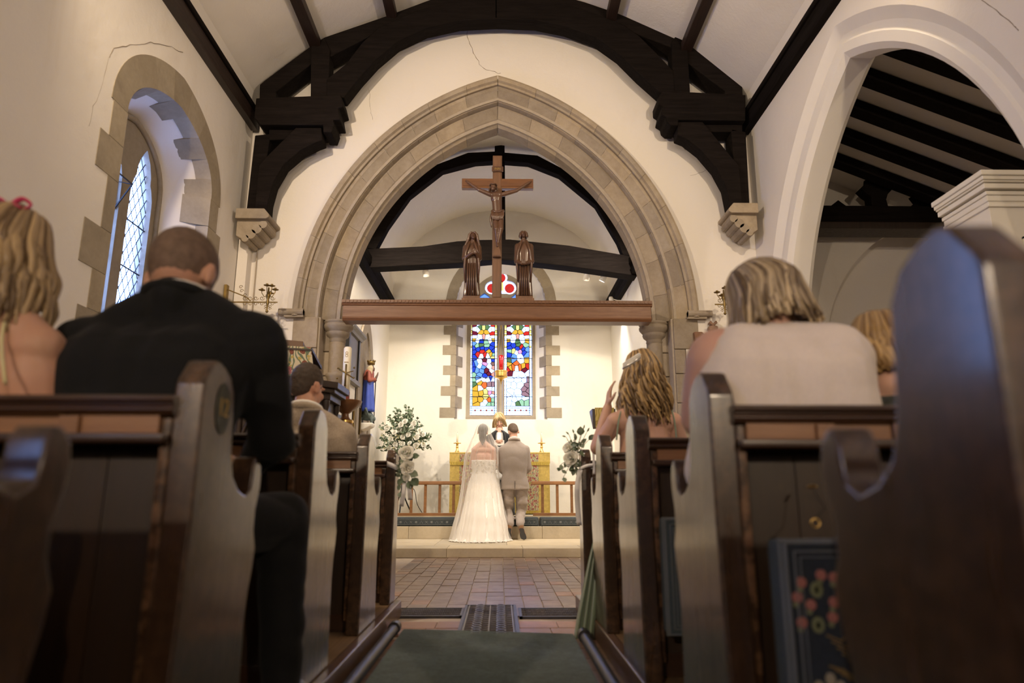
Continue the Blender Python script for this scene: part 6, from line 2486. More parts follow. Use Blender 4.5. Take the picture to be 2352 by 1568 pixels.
def long_hair(c, k, R_, n, drop, spread=1.0, drift=(0, 0, 0), curl=0.0, seed=1, front=-.55, thick=.011, part=0.0, flare=0.0, jitter=.12):
    """locks from a parting over the skull then hanging `drop` metres below the ears"""
    q = random.Random(seed)
    c = Vector(c)
    L = []
    for i in range(n):
        # azimuth 0 = +X; the face looks to +Y: leave the face open
        a = RAD(-212 + 244 * (i + q.random()) / n)
        ca, sa = math.cos(a), math.sin(a)
        # start near the parting line running front to back on the crown
        s0 = q.uniform(-.5, .7)
        lay = q.uniform(0, 1)
        rx, ry, rz = .086 + .016 * lay, .104 + .014 * lay, .112 + .012 * lay
        st = Vector((part + .012 * ca, -.03 * s0 - .01, rz * .98 + .01))
        p1 = Vector((rx * .62 * ca + part * .5, ry * .62 * sa - .012, rz * .80 + .012))
        p2 = Vector((rx * ca, ry * sa - .012, .015))
        hang = drop * (1 - jitter * q.random())
        sp = spread
        P_ = [st, p1, p2]
        pts = [c + R_ @ (p * k) for p in P_]
        base = pts[-1]
        outw = Vector((ca, sa, 0))
        steps = 5
        ph = q.uniform(0, 6.28)
        for j in range(1, steps + 1):
            f = j / steps
            tw = Vector((math.cos(ph + f * 7.5), math.sin(ph + f * 7.5), 0)) * curl * f ** .6
            pts.append(base + Vector((0, 0, -hang * f)) + outw * (.018 * math.sin(f * 2.4) * sp + flare * f) + Vector(drift) * f * f * hang + tw + Vector((q.uniform(-.004, .004), q.uniform(-.004, .004), 0)))
        path = spline(pts, 3 if not curl else 4)
        m_ = len(path)
        t_ = thick * q.uniform(.7, 1.2)
        rad = [t_ * (.55 + .45 * math.sin(min(1, (x + .6) / m_ * 1.6) * 1.57)) * (1 - .55 * max(0, (x / m_ - .72) / .28)) for x in range(m_)]
        L.append((path, rad))
    return L


def skull_cap(c, k, R_, s=1.03, up=0.0):
    m = MB()
    c = Vector(c)
    m.ell(c + R_ @ Vector((0, -.016, .026 + up)) * k, (.081 * k * s, .098 * k * s, .101 * k * s), 20, 14, R_)
    return m


def person(label, loc, group=None):
    return thing('person', label, 'person', loc, group)


# ---------------------------------------------------------------- man in black, gilt-numbered pew
Y0 = 1.86
G = lambda u, v, d=0.0: PY(u, v, Y0 + d)
man = person('man with shaven hair and black suit sitting with head bowed', (G(380, 1100).x, 1.75, .1))
hc = G(421, 636, .05)
m = MB()
Rh = add_head(m, hc, 1.12, nod=32, roll=-6, turn=-8)
nb = G(405, 694, .0)
m.cap(hc + Vector((0, -.015, -.05)), .062, nb + Vector((0, -.01, -.02)), .066)
hb_ = Vector((-.945, 1.78, .72))
m.cap(nb - Vector((0, 0, .05)), .07, hb_, .09, flat=((0, 1, 0), .7))
wr = G(560, 1070, .25)
add_hand(m, wr, Vector((-.7, .5, .25)), (0, -.4, -1), 1, .5)
m.cap(G(632, 1000, .14), .035, wr, .027)
remeshed(m, 'body', M_SKIN, man, .0065, 3)
m = skull_cap(hc, 1.12, Rh, 1.012, .006)
m2 = MB()
for v, f in zip(m.v, range(len(m.v))):
    pass
# shaven hair follows the skull, ending at nape and ears
bm0 = m.mesh('cap')
bmx = bmesh.new()
bmx.from_mesh(bm0)
inv = Rh.inverted()
geom = [f for f in bmx.faces if (lambda p: p.y > .055 or p.z < -.055 + .5 * p.y + (.02 if abs(p.x) > .06 else 0))(inv @ (f.calc_center_median() - hc))]
bmesh.ops.delete(bmx, geom=geom, context='FACES')
mm = MB().add([v.co for v in bmx.verts], [])
bmx.verts.index_update()
mm.f = [tuple(v.index for v in f.verts) for f in bmx.faces]
bmx.free()
mm.build('hair', M_CROP, man, smooth=True, fix=False)


def folds(scale, amp, seed=0):
    def fn(p):
        q = Vector((p.x * scale, p.y * scale, p.z * scale * 1.7 + seed))
        a = abs(mnoise.noise(q)) * 2 - .6
        return amp * a
    return fn


m = MB()
shl, shr = G(190, 800, .0), G(585, 782, .0)
ch = G(375, 905, -.03)
m.cap(shl, .090, shr, .090, flat=((0, 1, 0), .9))
m.cap(shl + Vector((.05, 0, 0)), .084, nb + Vector((-.05, 0, .0)), .058)
m.cap(shr + Vector((-.05, 0, 0)), .084, nb + Vector((.05, 0, .0)), .058)
for dx, dh in ((-.15, -.10), (-.06, -.04), (.03, .02), (.10, .06)):
    m.cap(ch + Vector((dx, .0, .06)), .135, hb_ + Vector((dh, .0, .0)), .135)
m.cap(nb + Vector((0, -.005, -.045)), .080, nb + Vector((0, -.015, -.012)), .076)
# sleeves
el = G(625, 1012, .12)
m.cap(shr + Vector((.01, .01, -.01)), .082, el, .066)
m.cap(el, .064, wr + Vector((.02, -.01, 0)), .046)
ell_ = G(160, 1010, .08)
m.cap(shl + Vector((-.005, .01, -.01)), .082, ell_, .066)
m.cap(ell_, .062, G(230, 1120, .28), .046)
remeshed(m, 'jacket', M_SUITB, man, .010, 6, folds(5, .010))
# collar
cp_ = []
for a in range(-40, 221, 20):
    cp_.append(nb + Vector((.086 * math.cos(RAD(a - 90 + 90)) , -.082 * math.sin(RAD(a)) + .01, .012 + .018 * math.sin(RAD(a)))))
MB().tube(cp_, .016, 8, squash=1).build('collar', M_SUITB, man, smooth=True)
MB().tube([p + Vector((0, .012, .012)) for p in cp_], .010, 8).build('shirt_collar', M_SHIRT, man, smooth=True)
# trousers
m = MB()
for hx, kx, fx in ((.085, PY(648, 1190, 2.26), PY(650, 1500, 2.26)), (-.11, PY(450, 1190, 2.26), PY(470, 1500, 2.28))):
    m.cap((hb_.x + hx, 1.80, .645), .095, kx, .088)
    m.cap(kx, .086, (fx.x, fx.y, .18), .062)
remeshed(m, 'trousers', M_SUITB, man, .012, 5, folds(5, .008, 3))
for fx in (PY(650, 1500, 2.26), PY(470, 1500, 2.28)):
    m = MB()
    m.cap((fx.x, fx.y, .145), .042, (fx.x, fx.y + .17, .135), .036)
    remeshed(m, 'shoe', M_BLACKM, man, .01, 3)

# ---------------------------------------------------------------- woman with pink bow at the far end of that pew
Y0 = 1.72
hc = G(22, 588, .04)
w1 = person('woman with long ash-blonde hair, pink bow and lemon dress', (hc.x, 1.75, .1))
m = MB()
Rh = add_head(m, hc, 1.0, nod=18, turn=-6)
nb = G(20, 735)
m.cap(hc + Vector((0, -.01, -.05)), .052, nb, .058)
shr, shl = G(92, 800), G(-85, 800)
m.cap(shl, .062, shr, .062)
m.cap(nb, .06, shr, .056)
m.cap(nb, .06, shl, .056)
hb_ = G(5, 1120, .05)
for dx in (-.07, 0, .07):
    m.cap(G(5, 860) + Vector((dx, .02, 0)), .085, hb_ + Vector((dx, .03, 0)), .10)
el = G(80, 1000, .06)
m.cap(shr, .058, el, .045)
m.cap(el, .044, G(40, 1090, .25), .03)
add_hand(m, G(40, 1090, .25), (-.5, .8, -.1), (0, 0, -1), 1, .4)
el = G(-85, 1000, .06)
m.cap(shl, .058, el, .045)
m.cap(el, .044, G(-40, 1090, .25), .03)
remeshed(m, 'body', M_SKIN, w1, .008, 4)
rows = [((hb_.x, 1.80, .56), .17, .16, 1), ((hb_.x, 1.77, .70), .165, .125, 1), ((hb_.x, 1.755, .83), .155, .115, 1), ((hb_.x - .0, 1.745, .955), .158, .112, 1)]
loft(interp_rows(rows), 40, lambda f, a: .02 * math.sin(a * 11) * (1 - f)).build('dress', M_YEL, w1, smooth=True)
MB().tube(spline([G(12, 880, -.115), G(4, 800, -.085), G(8, 752, -.068), G(18, 728, -.045), G(30, 715, .0)]), .006, 6, squash=.6).build('strap', M_YEL, w1, smooth=True)
hair_obj('hair', long_hair(hc, 1.02, Rh, 210, .27, 1.1, (.02, -.10, 0), .006, 5, thick=.0095, flare=.006, jitter=.5), M_BLONDE, w1, skull_cap(hc, 1.02, Rh, 1.04))
M_PINK = make_cloth('pink_ribbon', (.55, .045, .13), .5)
bw_ = thing('hair_bow', 'bright pink ribbon bow on the ash-blonde hair', 'hair bow', tuple(G(22, 480, .02)))
b0 = G(22, 474, .0)
m = MB()
for s in (-1, 1):
    m.tube(spline([b0, b0 + Vector((s * .03, 0, .022)), b0 + Vector((s * .052, .006, .006)), b0 + Vector((s * .03, 0, -.008)), b0]), .0075, 6, squash=.5)
    m.tube(spline([b0, b0 + Vector((s * .02, -.01, .0)), b0 + Vector((s * .045, -.02, -.012))]), .006, 6, squash=.5)
m.ell(b0, .011, 8, 6)
m.build('ribbon', M_PINK, bw_, smooth=True)

# ---------------------------------------------------------------- man in oatmeal jacket
Y0 = 3.77
hc = G(706, 888, .06)
mo = person('bearded man with short brown hair in oatmeal tweed jacket', (hc.x, 3.8, .1))
m = MB()
Rh = add_head(m, hc, 1.04, nod=12, turn=-24)
nb = G(700, 938)
m.cap(hc + Vector((0, -.012, -.05)), .058, nb + Vector((0, -.01, -.05)), .064)
hb_ = G(712, 1130, .03)
m.cap(nb - Vector((0, 0, .06)), .06, hb_, .08)
remeshed(m, 'body', M_SKIN, mo, .007, 3)
m = MB()
P = lambda x, y, z: hc + Rh @ Vector((x, y, z))
m.ell(P(0, -.016, .034), (.084, .100, .102), 18, 14, Rh)
m.ell(P(0, -.055, -.01), (.068, .05, .07), 16, 10, Rh)
hm = remeshed(m, 'hair', M_BROWNH, mo, .008, 3, lambda p: .004 * mnoise.noise(p * 60))
m = MB()
m.ell(P(0, .05, -.085), (.055, .05, .045), 14, 10, Rh)
remeshed(m, 'beard', M_BROWNH, mo, .008, 2)
m = MB()
shl, shr = G(618, 985, .02), G(788, 1000, .02)
m.cap(shl, .078, shr, .078)
m.cap(nb + Vector((-.03, -.005, -.045)), .080, shl + Vector((.03, 0, .01)), .074)
m.cap(nb + Vector((.03, -.005, -.045)), .080, shr + Vector((-.03, 0, .01)), .07)
ch = G(702, 1030, .0)
for dx in (-.13, -.04, .05, .13):
    m.cap(ch + Vector((dx, .01, 0)), .125, hb_ + Vector((dx, .02, -.02)), .13)
el = G(812, 1100, .12)
m.cap(shr, .075, el, .058)
m.cap(el, .056, G(770, 1130, .32), .042)
el = G(590, 1100, .12)
m.cap(shl, .075, el, .058)
m.cap(el, .056, G(640, 1130, .32), .042)
remeshed(m, 'jacket', M_TWEED, mo, .010, 5, folds(5, .006, 7))
cp_ = [nb + Vector((.084 * math.cos(RAD(a)), -.080 * math.sin(RAD(a)) + .01, -.018 + .03 * math.sin(RAD(a)))) for a in range(-30, 211, 20)]
MB().tube(cp_, .020, 8).build('collar', M_TWEED, mo, smooth=True)
MB().tube([p + Vector((0, .010, .020)) for p in cp_], .012, 8).build('shirt_collar', M_SHIRT, mo, smooth=True)
m = MB()
for hx in (-.1, .1):
    k_ = Vector((hb_.x + hx, 4.17, .60))
    m.cap((hb_.x + hx, 3.83, .62), .09, k_, .075)
    m.cap(k_, .07, (k_.x, k_.y + .02, .14), .05)
remeshed(m, 'trousers', M_TWEED, mo, .014, 4)

# ---------------------------------------------------------------- woman in white sleeveless top
Y0 = 1.88
hc = G(1756, 698, .06)
ww = person('woman with streaked blonde hair in cream sleeveless top, head bowed', (hc.x, 1.9, .1))
m = MB()
Rh = add_head(m, hc, 1.03, nod=30, roll=-14, turn=12)
nb = G(1772, 775)
m.cap(hc + Vector((.01, -.01, -.05)), .056, nb + Vector((0, 0, -.03)), .07)
shl, shr = G(1650, 812, .02), G(1925, 812, .02)
m.cap(shl, .075, shr, .075)
el = G(1612, 960, .08)
m.cap(shl + Vector((-.01, 0, -.02)), .084, el, .062)
m.cap(el, .054, G(1680, 1060, .25), .035)
add_hand(m, G(1680, 1060, .25), (.6, .7, 0), (0, 0, -1), -1, .4)
el2 = G(1965, 960, .08)
m.cap(shr, .074, el2, .055)
m.cap(el2, .054, G(1900, 1060, .25), .035)
hb_ = G(1800, 1090, .06)
for dx in (-.1, 0, .1):
    m.cap(G(1795, 860) + Vector((dx, .02, 0)), .11, hb_ + Vector((dx, .03, 0)), .13)
remeshed(m, 'body', M_SKIN_F, ww, .009, 4)
m = MB()
for dx in (-.115, -.04, .05, .125):
    m.cap(G(1797, 870) + Vector((dx, .0, .0)), .132, hb_ + Vector((dx * 1.05, .01, 0)), .152)
m.cap(G(1705, 800, .0), .076, G(1915, 806, .0), .086)
m.cap(nb + Vector((-.02, -.01, -.035)), .075, G(1925, 825, .0), .085)
m.cap(nb + Vector((.0, -.01, -.035)), .075, G(1700, 815, .0), .07)
m.cap(G(1935, 830, .02), .088, G(1958, 900, .05), .07)
remeshed(m, 'top', M_CREAM, ww, .010, 6, folds(4, .008, 12))
m = MB()
for hx in (-.12, .12):
    k_ = Vector((hb_.x + hx, 2.25, .62))
    m.cap((hb_.x + hx, 1.93, .63), .11, k_, .085)
    m.cap(k_, .08, (k_.x, k_.y + .02, .16), .055)
remeshed(m, 'skirt', M_CREAM, ww, .014, 5)
LK = []
q = random.Random(21)
for i in range(230):
    t = (i + q.random()) / 230
    a = RAD(-215 + 250 * t)
    ca, sa = math.cos(a), math.sin(a)
    lay = q.random()
    rx, ry, rz = .090 + .014 * lay, .108 + .012 * lay, .116 + .012 * lay
    P_ = [Vector((-.03 + .01 * ca, -.02 * q.random(), rz)), Vector((rx * .66 * ca, ry * .66 * sa - .012, rz * .78)), Vector((rx * 1.02 * ca, ry * sa - .015, .02))]
    pts = [hc + Rh @ p for p in P_]
    side = max(0, ca)
    L_ = q.uniform(.10, .145) * (1 + .10 * side)
    b_ = pts[-1]
    for j in (1, 2, 3):
        f = j / 3
        pts.append(b_ + Vector((.055 * f * side + .012 * f * math.sin(i * 1.7), -.02 * f * (1 if sa < 0 else -.5), -L_ * f)) + Vector((math.cos(i + f * 4), math.sin(i + f * 4), 0)) * .006 * f)
    path = spline(pts, 3)
    n_ = len(path)
    t_ = .011 * q.uniform(.7, 1.2)
    LK.append((path, [t_ * (.6 + .4 * math.sin(min(1, (x + .6) / n_ * 1.6) * 1.57)) * (1 - .5 * max(0, (x / n_ - .75) / .25)) for x in range(n_)]))
hair_obj('hair', LK, M_BLONDE2, ww, skull_cap(hc, 1.06, Rh, 1.04))

# ---------------------------------------------------------------- woman beside her
Y0 = 2.0
hc = G(2018, 816, .05)
w4 = person('woman with honey-blonde bob in dark patterned dress, half behind the tall pew end', (hc.x, 2.0, .1))
m = MB()
Rh = add_head(m, hc, .98, nod=25, roll=10)
nb = G(2040, 880)
m.cap(hc + Vector((0, -.01, -.05)), .05, nb, .055)
shl, shr = G(1995, 925, .04), G(2150, 930, .0)
m.cap(shl, .055, shr, .06)
hb_ = G(2085, 1110, .06)
for dx in (-.06, .06):
    m.cap(G(2080, 980) + Vector((dx, .02, 0)), .085, hb_ + Vector((dx, .02, 0)), .11)
for s_, sh in ((-1, shl), (1, shr)):
    e_ = sh + Vector((s_ * .03, .05, -.24))
    m.cap(sh, .052, e_, .042)
    m.cap(e_, .04, e_ + Vector((-s_ * .08, .2, -.02)), .028)
remeshed(m, 'body', M_SKIN_F, w4, .009, 4)
rows = [((hb_.x, 2.06, .56), .19, .16, 1), ((hb_.x, 2.03, .75), .175, .13, 1), ((hb_.x - .005, 2.01, .93), .165, .12, 1), ((hb_.x - .01, 2.01, 1.03), .155, .105, 1)]
loft(interp_rows(rows), 40).build('dress', M_PRINT, w4, smooth=True)
hair_obj('hair', long_hair(hc, 1.02, Rh, 150, .135, 1.0, (.1, -.1, 0), .004, 9, thick=.011), M_BLONDE3, w4, skull_cap(hc, 1.02, Rh, 1.04))

# ---------------------------------------------------------------- curly-haired woman in green
Y0 = 3.82
hc = G(1474, 858, .06)
wc = person('woman with curly dark-blonde hair in green strappy dress, hand raised', (hc.x, 3.9, .1))
m = MB()
Rh = add_head(m, hc, 1.0, nod=14, turn=18)
nb = G(1480, 935)
m.cap(hc + Vector((0, -.01, -.05)), .05, nb, .056)
shl, shr = G(1415, 968, .0), G(1545, 968, .0)
m.cap(shl, .056, shr, .056)
m.cap(nb, .056, shr, .05)
m.cap(nb, .056, shl, .05)
hb_ = G(1490, 1140, .03)
for dx in (-.06, 0, .06):
    m.cap(G(1482, 1000) + Vector((dx, .015, 0)), .08, hb_ + Vector((dx, .02, 0)), .10)
el = G(1372, 1028, .08)
wr = G(1396, 935, .14)
m.cap(shl, .053, el, .042)
m.cap(el, .042, wr, .027)
add_hand(m, wr, G(1402, 880, .15) - wr, (1, .1, 0), -1, .25)
el2 = G(1580, 1070, .1)
m.cap(shr, .053, el2, .042)
m.cap(el2, .04, G(1530, 1100, .3), .028)
remeshed(m, 'body', M_SKIN_F, wc, .007, 3)
rows = [((hb_.x, 3.90, .56), .18, .17, 1), ((hb_.x, 3.87, .72), .165, .135, 1), ((hb_.x, 3.855, .86), .155, .115, 1), ((hb_.x, 3.845, .93), .15, .105, 1)]
loft(interp_rows(rows), 40).build('dress_bodice', M_GREEN, wc, smooth=True)
for u_ in (1418, 1552):
    sg = -1 if u_ < 1480 else 1
    MB().tube(spline([G(u_ + sg * 2, 1010, -.085), G(u_ - sg * 3, 965, -.062), G(u_ - sg * 8, 945, -.03), G(u_ - sg * 8, 940, .02)]), .0045, 6).build('strap', M_GREEN, wc, smooth=True)
hair_obj('hair', long_hair(hc, 1.04, Rh, 240, .36, 1.15, (.02, -.03, 0), .026, 13, thick=.0100, flare=.016, jitter=.40), M_CURL, wc, skull_cap(hc, 1.04, Rh, 1.04))
# slide of white flowers
hs = thing('hair_slide', 'silver hair slide of small white flowers in the curly hair', 'hair slide', tuple(G(1445, 822, -.04)))
M_SILV = plain('silver', (.62, .60, .58), .3, .9)
q0 = G(1452, 828, -.075)
m = MB()
for k in range(16):
    f = k / 15 - .5
    for r_ in range(2):
        c_ = q0 + Vector((f * .085, .01 - .03 * (.25 - f * f), f * .055 - r_ * .016 + .008))
        for a in range(5):
            m.ell(c_ + Vector((.007 * math.cos(a * 1.256), 0, .007 * math.sin(a * 1.256))), (.005, .003, .005), 6, 4)
m.build('flowers', M_SHIRT, hs, smooth=True)
m = MB().tube([q0 + Vector((-.055, .012, -.045)), q0 + Vector((0, -.002, -.012)), q0 + Vector((.05, .012, .022))], .006, 8)
m.build('clasp', M_SILV, hs, smooth=True)

# skirt spilling over the pew end into the aisle
m = MB()
cols_ = []
N, Mr = 26, 16
for i in range(Mr):
    f = i / (Mr - 1)
    uL = [1372, 1365, 1350, 1338, 1326, 1316][min(5, int(f * 5))]
    t_ = f * 5 - min(5, int(f * 5))
    nxt = [1372, 1365, 1350, 1338, 1326, 1316][min(5, int(f * 5) + 1)]
    uL = uL + (nxt - uL) * t_
    uR = 1380 + (1358 - 1380) * f
    v = 1170 + (1470 - 1170) * f
    z = PX((uL + uR) / 2, v, .47).z
    row_ = []
    for k in range(N):
        g = k / (N - 1)
        u = uL + (uR - uL) * g
        Yk = 4.02 - .05 * f - .10 * g * (1 - .3 * f)
        p_ = PY(u, v, Yk + .022 * math.sin(g * 16 + 2 * f))
        row_.append(p_)
    cols_.append(row_)
vs = [p for r in cols_ for p in r] + [p + Vector((.03, .02, 0)) for r in cols_ for p in r]
T = N * Mr
fs = []
for i in range(Mr - 1):
    for k in range(N - 1):
        a = i * N + k
        fs.append((a, a + 1, a + N + 1, a + N))
        fs.append((T + a, T + a + N, T + a + N + 1, T + a + 1))
for k in range(N - 1):
    fs.append((k, T + k, T + k + 1, k + 1))
    a = (Mr - 1) * N + k
    fs.append((a, a + 1, T + a + 1, T + a))
for i in range(Mr - 1):
    a = i * N
    fs.append((a, a + N, T + a + N, T + a))
    a = i * N + N - 1
    fs.append((a, T + a, T + a + N, a + N))
m.add(vs, fs)
m.build('dress_skirt', M_GREEN, wc, smooth=True)
# ---------------------------------------------------------------- groom, kneeling
Y0 = 10.72
S_ = Y0 / F_PX
gx = G(1181, 1060).x
gr_ = person('groom in taupe suit kneeling on the cushion beside the bride', (gx, 10.75, .43))
hc = G(1179, 991, .03)
m = MB()
Rh = add_head(m, hc, 1.0, nod=30, roll=-8, turn=14)
nb = G(1181, 1006)
m.cap(hc + Vector((.005, -.01, -.05)), .058, nb + Vector((0, 0, -.06)), .066)
hb_ = G(1183, 1100, .02)
m.cap(nb - Vector((0, 0, .1)), .06, hb_, .07)
remeshed(m, 'body', M_SKIN_F, gr_, .008, 3)
m = MB()
P = lambda x, y, z: hc + Rh @ Vector((x, y, z))
m.ell(P(0, -.014, .036), (.083, .099, .098), 18, 14, Rh)
m.ell(P(0, -.06, .0), (.070, .045, .065), 16, 10, Rh)
remeshed(m, 'hair', plain('groom_hair', (.10, .062, .040), .6, var=.4, scale=90, bump=.5), gr_, .009, 3)
zg = lambda v: G(0, v).z
shl, shr = G(1157, 1032, .0), G(1206, 1032, .0)
JR = [((gx + .012, 10.745, zg(1124)), .225, .15, .85), ((gx + .010, 10.745, zg(1110)), .216, .148, .85), ((gx + .004, 10.74, zg(1086)), .192, .136, .9), ((gx, 10.73, zg(1062)), .212, .142, .9), ((gx, 10.725, zg(1042)), .228, .135, .9),
      ((gx, 10.725, zg(1028)), .222, .112, .9), ((gx, 10.73, zg(1019)), .165, .095, 1), ((gx, 10.73, zg(1012)), .105, .082, 1), ((gx, 10.73, zg(1006)), .078, .075, 1)]
m = loft(interp_rows(JR, 4), 48)
m.cap(shl + Vector((-.01, 0, 0)), .068, shr + Vector((.01, 0, 0)), .068)
for s, sh, e_, w_ in ((-1, shl, G(1152, 1078, .03), G(1160, 1088, .28)), (1, shr, G(1213, 1076, .03), G(1205, 1086, .28))):
    m.cap(sh + Vector((s * .014, 0, -.01)), .068, e_, .056)
    m.cap(e_, .055, w_, .042)
jk = remeshed(m, 'jacket', M_TAUPE, gr_, .010, 4, folds(3.2, .006, 31))
MB().box(gx + .005, gx + .009, 10.588, 10.598, G(0, 1123).z + .004, G(0, 1104).z).build('vent', M_BLACKM, gr_)
cp_ = [nb + Vector((.082 * math.cos(RAD(a)), -.078 * math.sin(RAD(a)) + .005, -.045 + .03 * math.sin(RAD(a)))) for a in range(-30, 211, 20)]
MB().tube(cp_, .018, 8).build('collar', M_TAUPE, gr_, smooth=True)
MB().tube([p + Vector((0, .010, .024)) for p in cp_], .014, 8).build('shirt_collar', M_SHIRT, gr_, smooth=True)
m = MB()
for s, (u0, u1, u2) in ((-1, (1168, 1166, 1171)), (1, (1199, 1198, 1195))):
    hp = G(u0, 1118, .03)
    kn = Vector((G(u1, 1180).x, 10.90, .515))
    m.cap(hp, .105, kn, .080)
    m.cap(G(u0, 1150, .05), .092, Vector((kn.x, kn.y - .06, .56)), .085)
    an = Vector((PY(u2, 1205, 10.48).x, 10.50, .335))
    m.cap(kn + Vector((0, -.04, .0)), .078, Vector((an.x, 10.66, .42)), .070)
    m.cap(Vector((an.x, 10.66, .42)), .070, an, .058)
remeshed(m, 'trousers', M_TAUPE, gr_, .010, 4, folds(7, .008, 41))
M_SUEDE = make_cloth('brown_suede', (.20, .105, .05), .9)
M_SOLE = plain('dark_sole', (.018, .014, .012), .7)
for u, du in ((1170, -.02), (1197, .03)):
    p1 = Vector((PY(u, 1212, 10.42).x, 10.44, .30))
    p2 = Vector((p1.x + du, 10.40, .165))
    m = MB()
    m.cap(p1 + Vector((0, .06, .03)), .045, p1 + Vector((0, .03, -.02)), .043)
    m.cap(p1 + Vector((0, .03, -.02)), .042, p2 + Vector((0, .035, 0)), .046, flat=((0, 1, 0), .8))
    o = remeshed(m, 'shoe', M_SUEDE, gr_, .008, 2)
    m = MB()
    ax = (p2 - p1).normalized()
    sd = Vector((1, 0, 0))
    pts = []
    for t_, w_ in ((.12, .0), (.15, .025), (.25, .034), (.4, .034), (.55, .031), (.8, .044), (1.05, .046), (1.25, .036), (1.34, .0)):
        pts.append((t_, w_))
    L_ = (p2 - p1).length
    ring = [p1 + ax * (t_ * L_) + sd * w_ for t_, w_ in pts] + [p1 + ax * (t_ * L_) - sd * w_ for t_, w_ in pts[::-1][1:-1]]
    n_ = len(ring)
    bk_ = Vector((0, -.008, -.0))
    m.add([q + bk_ for q in ring] + [q + Vector((0, .016, .0)) for q in ring], [tuple(range(n_)), tuple(range(n_, 2 * n_))[::-1]] + [(i, n_ + i, n_ + (i + 1) % n_, (i + 1) % n_) for i in range(n_)])
    so = m.build('sole', M_SOLE, o)

# ---------------------------------------------------------------- bride, kneeling, with veil and train
bx = G(1111, 1100).x
br = person('bride in ivory lace dress and long veil kneeling beside the groom', (bx, 10.7, .12))
hc = G(1109, 992, .03)
m = MB()
Rh = add_head(m, hc, .96, nod=26, roll=4, turn=-6)
nb = G(1110, 1016)
m.cap(hc + Vector((0, -.01, -.05)), .048, nb + Vector((0, 0, -.02)), .052)
shl, shr = G(1090, 1033, .0), G(1132, 1033, .0)
m.cap(shl, .052, shr, .052)
m.cap(nb, .05, shl, .048)
m.cap(nb, .05, shr, .048)
for dx in (-.06, 0, .06):
    m.cap(G(1111, 1050) + Vector((dx, .01, 0)), .082, G(1112, 1085) + Vector((dx * .8, .02, 0)), .085)
for s, sh in ((-1, shl), (1, shr)):
    e_ = sh + Vector((s * .045, .02, -.27))
    w_ = e_ + Vector((-s * .09, .24, .02))
    m.cap(sh, .047, e_, .038)
    m.cap(e_, .037, w_, .026)
    add_hand(m, w_, (-s * .5, .8, .3), (-s, 0, 0), s, .4)
remeshed(m, 'body', M_SKIN_F, br, .008, 3)
m = MB()
P = lambda x, y, z: hc + Rh @ Vector((x, y, z))
m.ell(P(0, -.016, .03), (.083, .099, .100), 18, 14, Rh)
m.ell(P(0, -.085, .0), (.05, .04, .05), 14, 10, Rh)
for k in range(7):
    x = -.045 + .015 * k
    m.tube(spline([P(x, -.085, .02), hc + Vector((x * .9, -.11, -.10)), hc + Vector((x * .7, -.10, -.22 + .02 * abs(k - 3)))]), [.018] * 5 + [.016, .012, .009, .005], 6)
remeshed(m, 'hair', M_DARKH, br, .008, 2)
BR = [((bx - .03, 10.33, .118), .40, .49, 1), ((bx - .025, 10.38, .16), .385, .43, 1), ((bx - .02, 10.42, .24), .37, .39, 1), ((bx - .012, 10.475, .34), .345, .33, 1), ((bx - .006, 10.56, .46), .325, .35, 1), ((bx, 10.66, .64), .295, .30, 1), ((bx, 10.70, .80), .268, .235, 1),
      ((bx, 10.715, .94), .235, .185, 1), ((bx, 10.725, 1.09), .183, .135, 1), ((bx, 10.725, 1.18), .188, .132, 1), ((bx, 10.73, 1.285), .198, .130, 1)]


def dress_fold(f, a):
    k = max(0, 1 - f / .75)
    hem = max(0, 1 - f / .12)
    return k * (.045 * math.sin(a * 9 + 3 * f) + .03 * math.sin(a * 17 + 1 + 5 * f) + .02 * math.sin(a * 29)) + hem * (.05 * math.sin(a * 5 + 1) + .03 * math.sin(a * 13))


loft(interp_rows(BR, 5), 160, dress_fold).build('dress', M_DRESS, br, smooth=True)
# scalloped lace hem spread over the step
m = MB()
q = random.Random(4)
for k in range(150):
    a = RAD(178 + 184 * k / 149)
    rx, ry = .42 + q.uniform(-.015, .03), .51 + q.uniform(-.02, .035)
    c_ = Vector((bx - .03 + rx * math.cos(a), 10.33 + ry * math.sin(a), .116))
    for j in range(4):
        b_ = RAD(q.uniform(0, 360))
        m.ell(c_ + Vector((.016 * math.cos(b_), .016 * math.sin(b_), q.uniform(0, .012))), (.018, .014, .006), 6, 4)
m.build('lace_hem', M_DRESS, br, smooth=True)
m = MB()
for k in range(46):
    a = RAD(180 + 180 * q.random())
    z = q.uniform(1.05, 1.27)
    c_ = Vector((bx + .192 * math.cos(a), 10.727 + .136 * math.sin(a), z))
    for j in range(5):
        m.ell(c_ + Vector((.011 * math.cos(j * 1.256), 0, .011 * math.sin(j * 1.256))), (.007, .005, .007), 6, 4)
m.build('lace_applique', M_DRESS, br, smooth=True)
# veil
t = NT('tulle_veil')
df = t.n('ShaderNodeBsdfDiffuse')
df.inputs[0].default_value = (.86, .82, .78, 1)
tl_ = t.n('ShaderNodeBsdfTranslucent')
tl_.inputs[0].default_value = (.86, .82, .78, 1)
tr = t.n('ShaderNodeBsdfTransparent')
mx1 = t.n('ShaderNodeMixShader')
mx1.inputs[0].default_value = .4
t.l(df.outputs[0], mx1.inputs[1])
t.l(tl_.outputs[0], mx1.inputs[2])
mx2 = t.n('ShaderNodeMixShader')
lw = t.n('ShaderNodeLayerWeight')
lw.inputs[0].default_value = .35
rp = t.ramp(lw.outputs['Facing'], [(0, (.24,) * 3), (1, (.80,) * 3)])
t.l(rp, mx2.inputs[0])
t.l(tr.outputs[0], mx2.inputs[1])
t.l(mx1.outputs[0], mx2.inputs[2])
t.l(mx2.outputs[0], t.out.inputs[0])
M_VEIL = t.m
hv = hc + Vector((0, -.02, 0))
